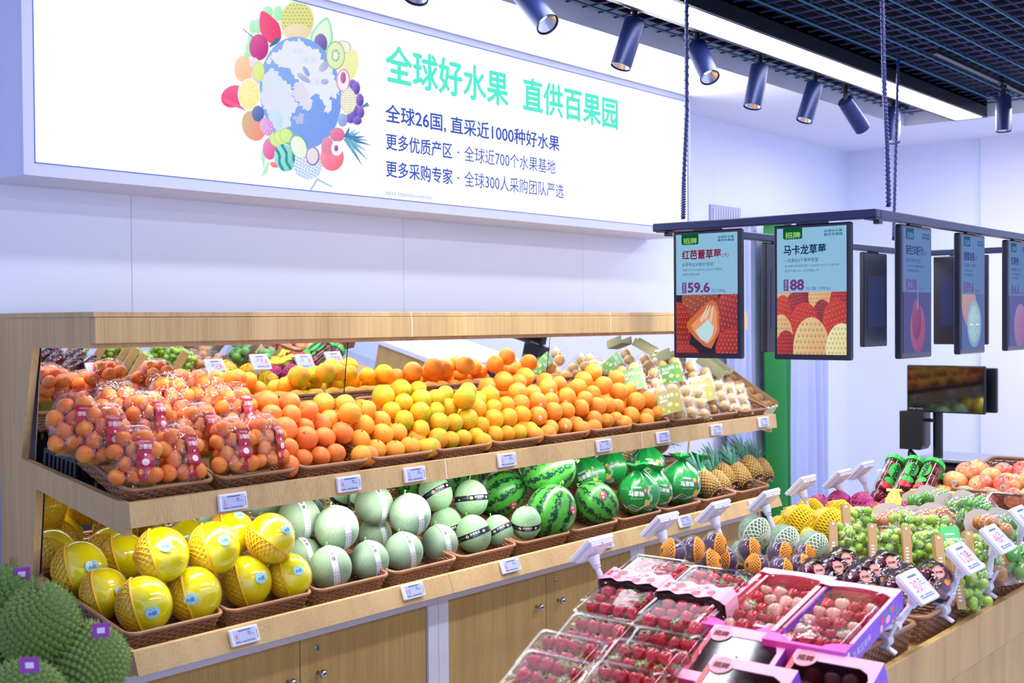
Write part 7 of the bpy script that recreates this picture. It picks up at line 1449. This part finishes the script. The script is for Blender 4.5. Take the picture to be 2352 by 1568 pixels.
for i, (px, py, x, r, st_) in enumerate([(2194, 1107, 4.27, .041, (-.1, .05)), (2254, 1115, 4.27, .041, (-.6, -.1)), (2313, 1115, 4.27, .043, (-.35, .15)), (2222, 1086, 4.36, .040, None), (2248, 1080, 4.42, .040, None), (2276, 1096, 4.36, .038, None), (2306, 1087, 4.40, .038, None), (2168, 1137, 4.21, .037, None), (2217, 1140, 4.20, .040, (.1, -.8)), (2274, 1144, 4.20, .041, None), (2330, 1146, 4.20, .038, None), (2347, 1107, 4.32, .040, None), (2350, 1083, 4.40, .038, None), (2368, 1145, 4.20, .04, None)]):
    P = at_x(px, py, x); ax = (Vector((rng.normal()*.4, rng.normal()*.4, 1))).normalized(); r *= 1.08; mw = Matrix.Translation(P) @ ax.to_track_quat('Z', 'Y').to_matrix().to_4x4() @ Matrix.Rotation(i*1.7, 4, 'Z') @ Matrix.Scale(r, 4)
    o = put('apple', apm, mw=mw); tag(o, None, 'apple', 'big blushed apples in the basket'); put('stem', aps, o); vis.append((o, r))
    if st_: inv = mw.to_3x3().inverted(); put('sticker', astm, o, mw=frame((0, 0, 0), inv @ look(P, *st_), inv @ Vector((0, 0, 1))))
for x in (4.24, 4.32, 4.40, 4.48):
    for y in (1.21, 1.30, 1.39, 1.45):
        P = Vector((x, y, .928+.012*(x-4.2)/.1))
        if all((P-v[0].location).length > .068 if v[0].location.length else True for v in vis if (P-v[0].matrix_basis.translation).length < .2) and all((P-v[0].matrix_basis.translation).length > .068 for v in vis):
            o = put('apple', apm, mw=Matrix.Translation(P) @ Matrix.Scale(.038, 4)); tag(o, 'blushed apple lying hidden underneath the heap in the raised basket', 'apple', 'big blushed apples in the basket'); put('stem', aps, o)
cluster(vis, 'big blushed apple', 'in the raised basket', -.02, .5, ('bottom row', 'middle row', 'top row', 'top row'))

# price holders clipped to the basket rims
HW = film('frosted_clip_plastic', (.92, .92, 1), .75, .9, 0, 10, .25, (.78, .78, .95))
EP = {p: esl_mesh(p, .105, .085, True) for p in ('30.', '128.', '46.', '39.', '6.', '49.', '45.', '69.', '9.')}
clipm = MB(); Y90 = Matrix.Rotation(math.pi/2, 4, 'Y')
clipm.lathe([(.011, -.014), (.015, -.014), (.0155, -.010), (.0155, .010), (.015, .014), (.011, .014), (.011, -.014)], 20, None, Y90); clipm.box((-.012, -.004, .012), (.012, .022, .017), bev=.001); clipm.box((-.008, -.035, -.014), (.008, -.010, -.008), None, Matrix.Rotation(.5, 4, 'X'), .001)
clipm.add([(-.011, -.012, .008), (.011, -.012, .008), (.009, -.030, .045), (-.009, -.030, .045), (-.011, -.008, .010), (.011, -.008, .010), (.009, -.026, .046), (-.009, -.026, .046)], [(0, 1, 2, 3), (7, 6, 5, 4), (0, 4, 5, 1), (1, 5, 6, 2), (2, 6, 7, 3), (3, 7, 4, 0)])
clip = clipm.mesh('clamp', HW, 40)
def holder(hx, hy, Y, base, face, price, lab, tilt=45, w=1.0):
    P = at_y(hx, hy, Y); Bs = Vector(base); o = empty('price_holder', Bs); tag(o, lab, 'price holder', 'price labels on stalks clipped to the island baskets')
    q = P-Bs; rz = Matrix.Rotation(0 if face < 0 else math.pi, 4, 'Z'); hm = Matrix.Translation(q) @ rz @ Matrix.Rotation(math.radians(-tilt), 4, 'X')
    put('price_label', EP[price], o, mw=hm); bk = MB(); bk.box((-.046, .004, -.035), (-.003, .009, .036), bev=.001); bk.box((.003, .004, -.035), (.046, .009, .036), bev=.001); bk.box((-.008, .009, -.03), (.008, .011, .02)); bk.obj('rear_housing', PLW, o, mw=hm)
    bp = hm @ Vector((0, .012, -.012)); jp = hm @ Vector((0, .035, -.02)); n = MB(); n.tube([bp, jp], [.018, .011], 14); n.tube([jp, jp+Vector((0, 0, -.008))], [.012, .009], 12); low_ = jp+(Vector((0, 0, 0))-jp)*.55; n.tube([jp, low_], [.0065, .0095], 12); n.tube([low_, low_+(-jp).normalized()*.012], .0125, 12); n.tube([low_, Vector((0, .012 if face < 0 else -.012, .022))], [.006, .005], 8)
    n.obj('stalk', PLW, o, smooth=40); put('clamp', clip, o, mw=rz)
LY = 1.752
for hx, hy, bx, p, lab in [(1362, 1262, 2.50, '39.', 'price holder seen from behind, nearest, left of the banded strawberries'), (1518, 1207, 2.86, '6.', 'price holder seen from behind, above the passion fruit'), (1640, 1176, 3.14, '49.', 'price holder seen from behind, in front of the lower shelf corner'), (1757, 1149, 3.42, '45.', 'price holder seen from behind, in front of the end of the lower shelf'), (1842, 1116, 3.68, '69.', 'price holder seen from behind, before the wide white curtain'), (1925, 1101, 3.92, '9.', 'price holder seen from behind, before the curtain edge'), (1978, 1082, 4.10, '49.', 'farthest price holder seen from behind, just before the fruit tubes')]:
    P = at_y(hx, hy, 1.80); holder(hx, hy, 1.80, (P.x+.015, LY, RZ0), 1, p, lab)
for hx, hy, cx_p, cy_p, p, lab in [(2104, 1351, 2067, 1476, '30.', 'price holder facing out, nearest, above the pink gift box corner'), (2213, 1285, 2180, 1402, '128.', 'price holder facing out, second, in front of the grapes'), (2288, 1241, 2275, 1348, '46.', 'price holder facing out, third, in front of the brown fruit'), (2352, 1195, 2345, 1310, '9.', 'price holder facing out, cut by the right edge of the photo')]:
    B_ = at_z(cx_p, cy_p, RZ0); holder(hx, hy, 1.05, (B_.x, YR+.002, RZ0), -1, p, lab)

# ================================================================== counter with the label scale
ctr = empty('scale_counter', (5.7, 1.9, 0)); tag(ctr, 'white topped oak counter at the back carrying the weighing scale', 'counter')
CT = at_x(2017, 1078, 5.35); cz = CT.z
for n, a, b, mt in (('counter_top', (5.33, .9, cz-.03), (6.1, CT.y, cz), WHITEC), ('front_panel', (5.35, .9, 0), (5.37, CT.y-.01, cz-.03), WI), ('side_panel', (5.371, CT.y-.03, 0), (6.08, CT.y-.01, cz-.03), WI)): o = MB().box(a, b, bev=.001).obj(n, mt, ctr); o.location = (-5.7, -1.9, 0)
Ps = at_x(2218, 1068, 5.55); 
sc_ = empty('label_scale', (Ps.x, Ps.y, cz)); tag(sc_, 'black supermarket scale with screen, printer and steel weighing plate on the counter', 'scale')
pl = at_x(2100, 1060, 5.5).y; pr_ = at_x(2322, 1060, 5.5).y; wy = pl-pr_
def sy(px): return at_x(px, 1000, 5.5).y-Ps.y
MB().box((-.14, sy(2310), 0), (.14, sy(2112), .035), bev=.006).box((-.10, sy(2310)+.05, .035), (.10, sy(2150), .05), bev=.003).obj('base', DARKPLAS, sc_)
MB().box((-.16, sy(2318), .052), (.16, sy(2120), .066), bev=.004).obj('weighing_plate', METAL, sc_)
py_ = sy(2160); zt = at_x(2160, 945, 5.5).z-cz
MB().tube([(-.08, py_, .0), (-.08, py_, zt)], .022, 18).obj('pole', DARKPLAS, sc_, smooth=40)
y0, y1 = sy(2275), sy(2097); z0 = at_x(2186, 946, 5.5).z-cz; z1 = at_x(2186, 838, 5.5).z-cz
MB().box((-.125, y0, z0), (-.10, y1, z1), bev=.004).obj('monitor', DARKPLAS, sc_); GLS = flat('dark_screen_glass', '0A0C14', .04, 0, .8); MB().box((-.1265, y0+.006, z0+.006), (-.1252, y1-.006, z1-.005)).obj('screen_glass', GLS, sc_)
lt_ = MB(); add_text(lt_, lambda a, b, l=0: (-.1268-.0002*l, y1-.012-a, z0+.012+b), flat('logo_white', 'C8C8D8', .4), 'METTLER TOLEDO', 0, 0, w=.065, h=.007); lt_.obj('lettering', None, sc_)
MB().box((-.06, sy(2291), at_x(2280, 948, 5.5).z-cz), (-.035, y1-.03, at_x(2280, 845, 5.5).z-cz), bev=.004).obj('rear_monitor', DARKPLAS, sc_)
pz0 = at_x(2115, 1030, 5.45).z-cz; pz1 = at_x(2115, 943, 5.45).z-cz; a, b = sy(2139), sy(2087)
MB().prism([(a, pz0+.02), (a+.01, pz0), (b, pz0), (b, pz1), (a, pz1)], -.16, -.06, None, Matrix(((0, 0, 1, 0), (1, 0, 0, 0), (0, 1, 0, 0), (0, 0, 0, 1)))).obj('printer', DARKPLAS, sc_)
MB().box((-.10, sy(2160), pz1-.05), (-.08, a, pz1-.035)).obj('printer_arm', DARKPLAS, sc_)
hs2 = at_x(2104, 1052, 5.42); o = empty('hand_scanner', hs2); tag(o, 'black hand scanner with cable standing left of the scale', 'scanner')
def hsf(u, v): w = 2*math.pi*u; k = math.sin(math.pi*v)**.6; return (.022*k*math.cos(w), .022*k*math.sin(w)*(1+.4*v)+.02*v, -.045+.085*v+.012*math.sin(w)*v)
MB().surf(hsf, 20, 12, wrap=True).obj('body', DARKPLAS, o, smooth=1); MB().tube([(0, .03, -.02), (-.01, .06, -.035), (0, .09, -.038), (.02, .12, -.04)], .003, 6).obj('cable', DARKPLAS, o, smooth=1)

bpy.context.view_layer.update()
name_rows()
for o_ in SC.objects:
    if o_.parent is None and 'label' in o_: o_['label'] = trim(o_['label'])
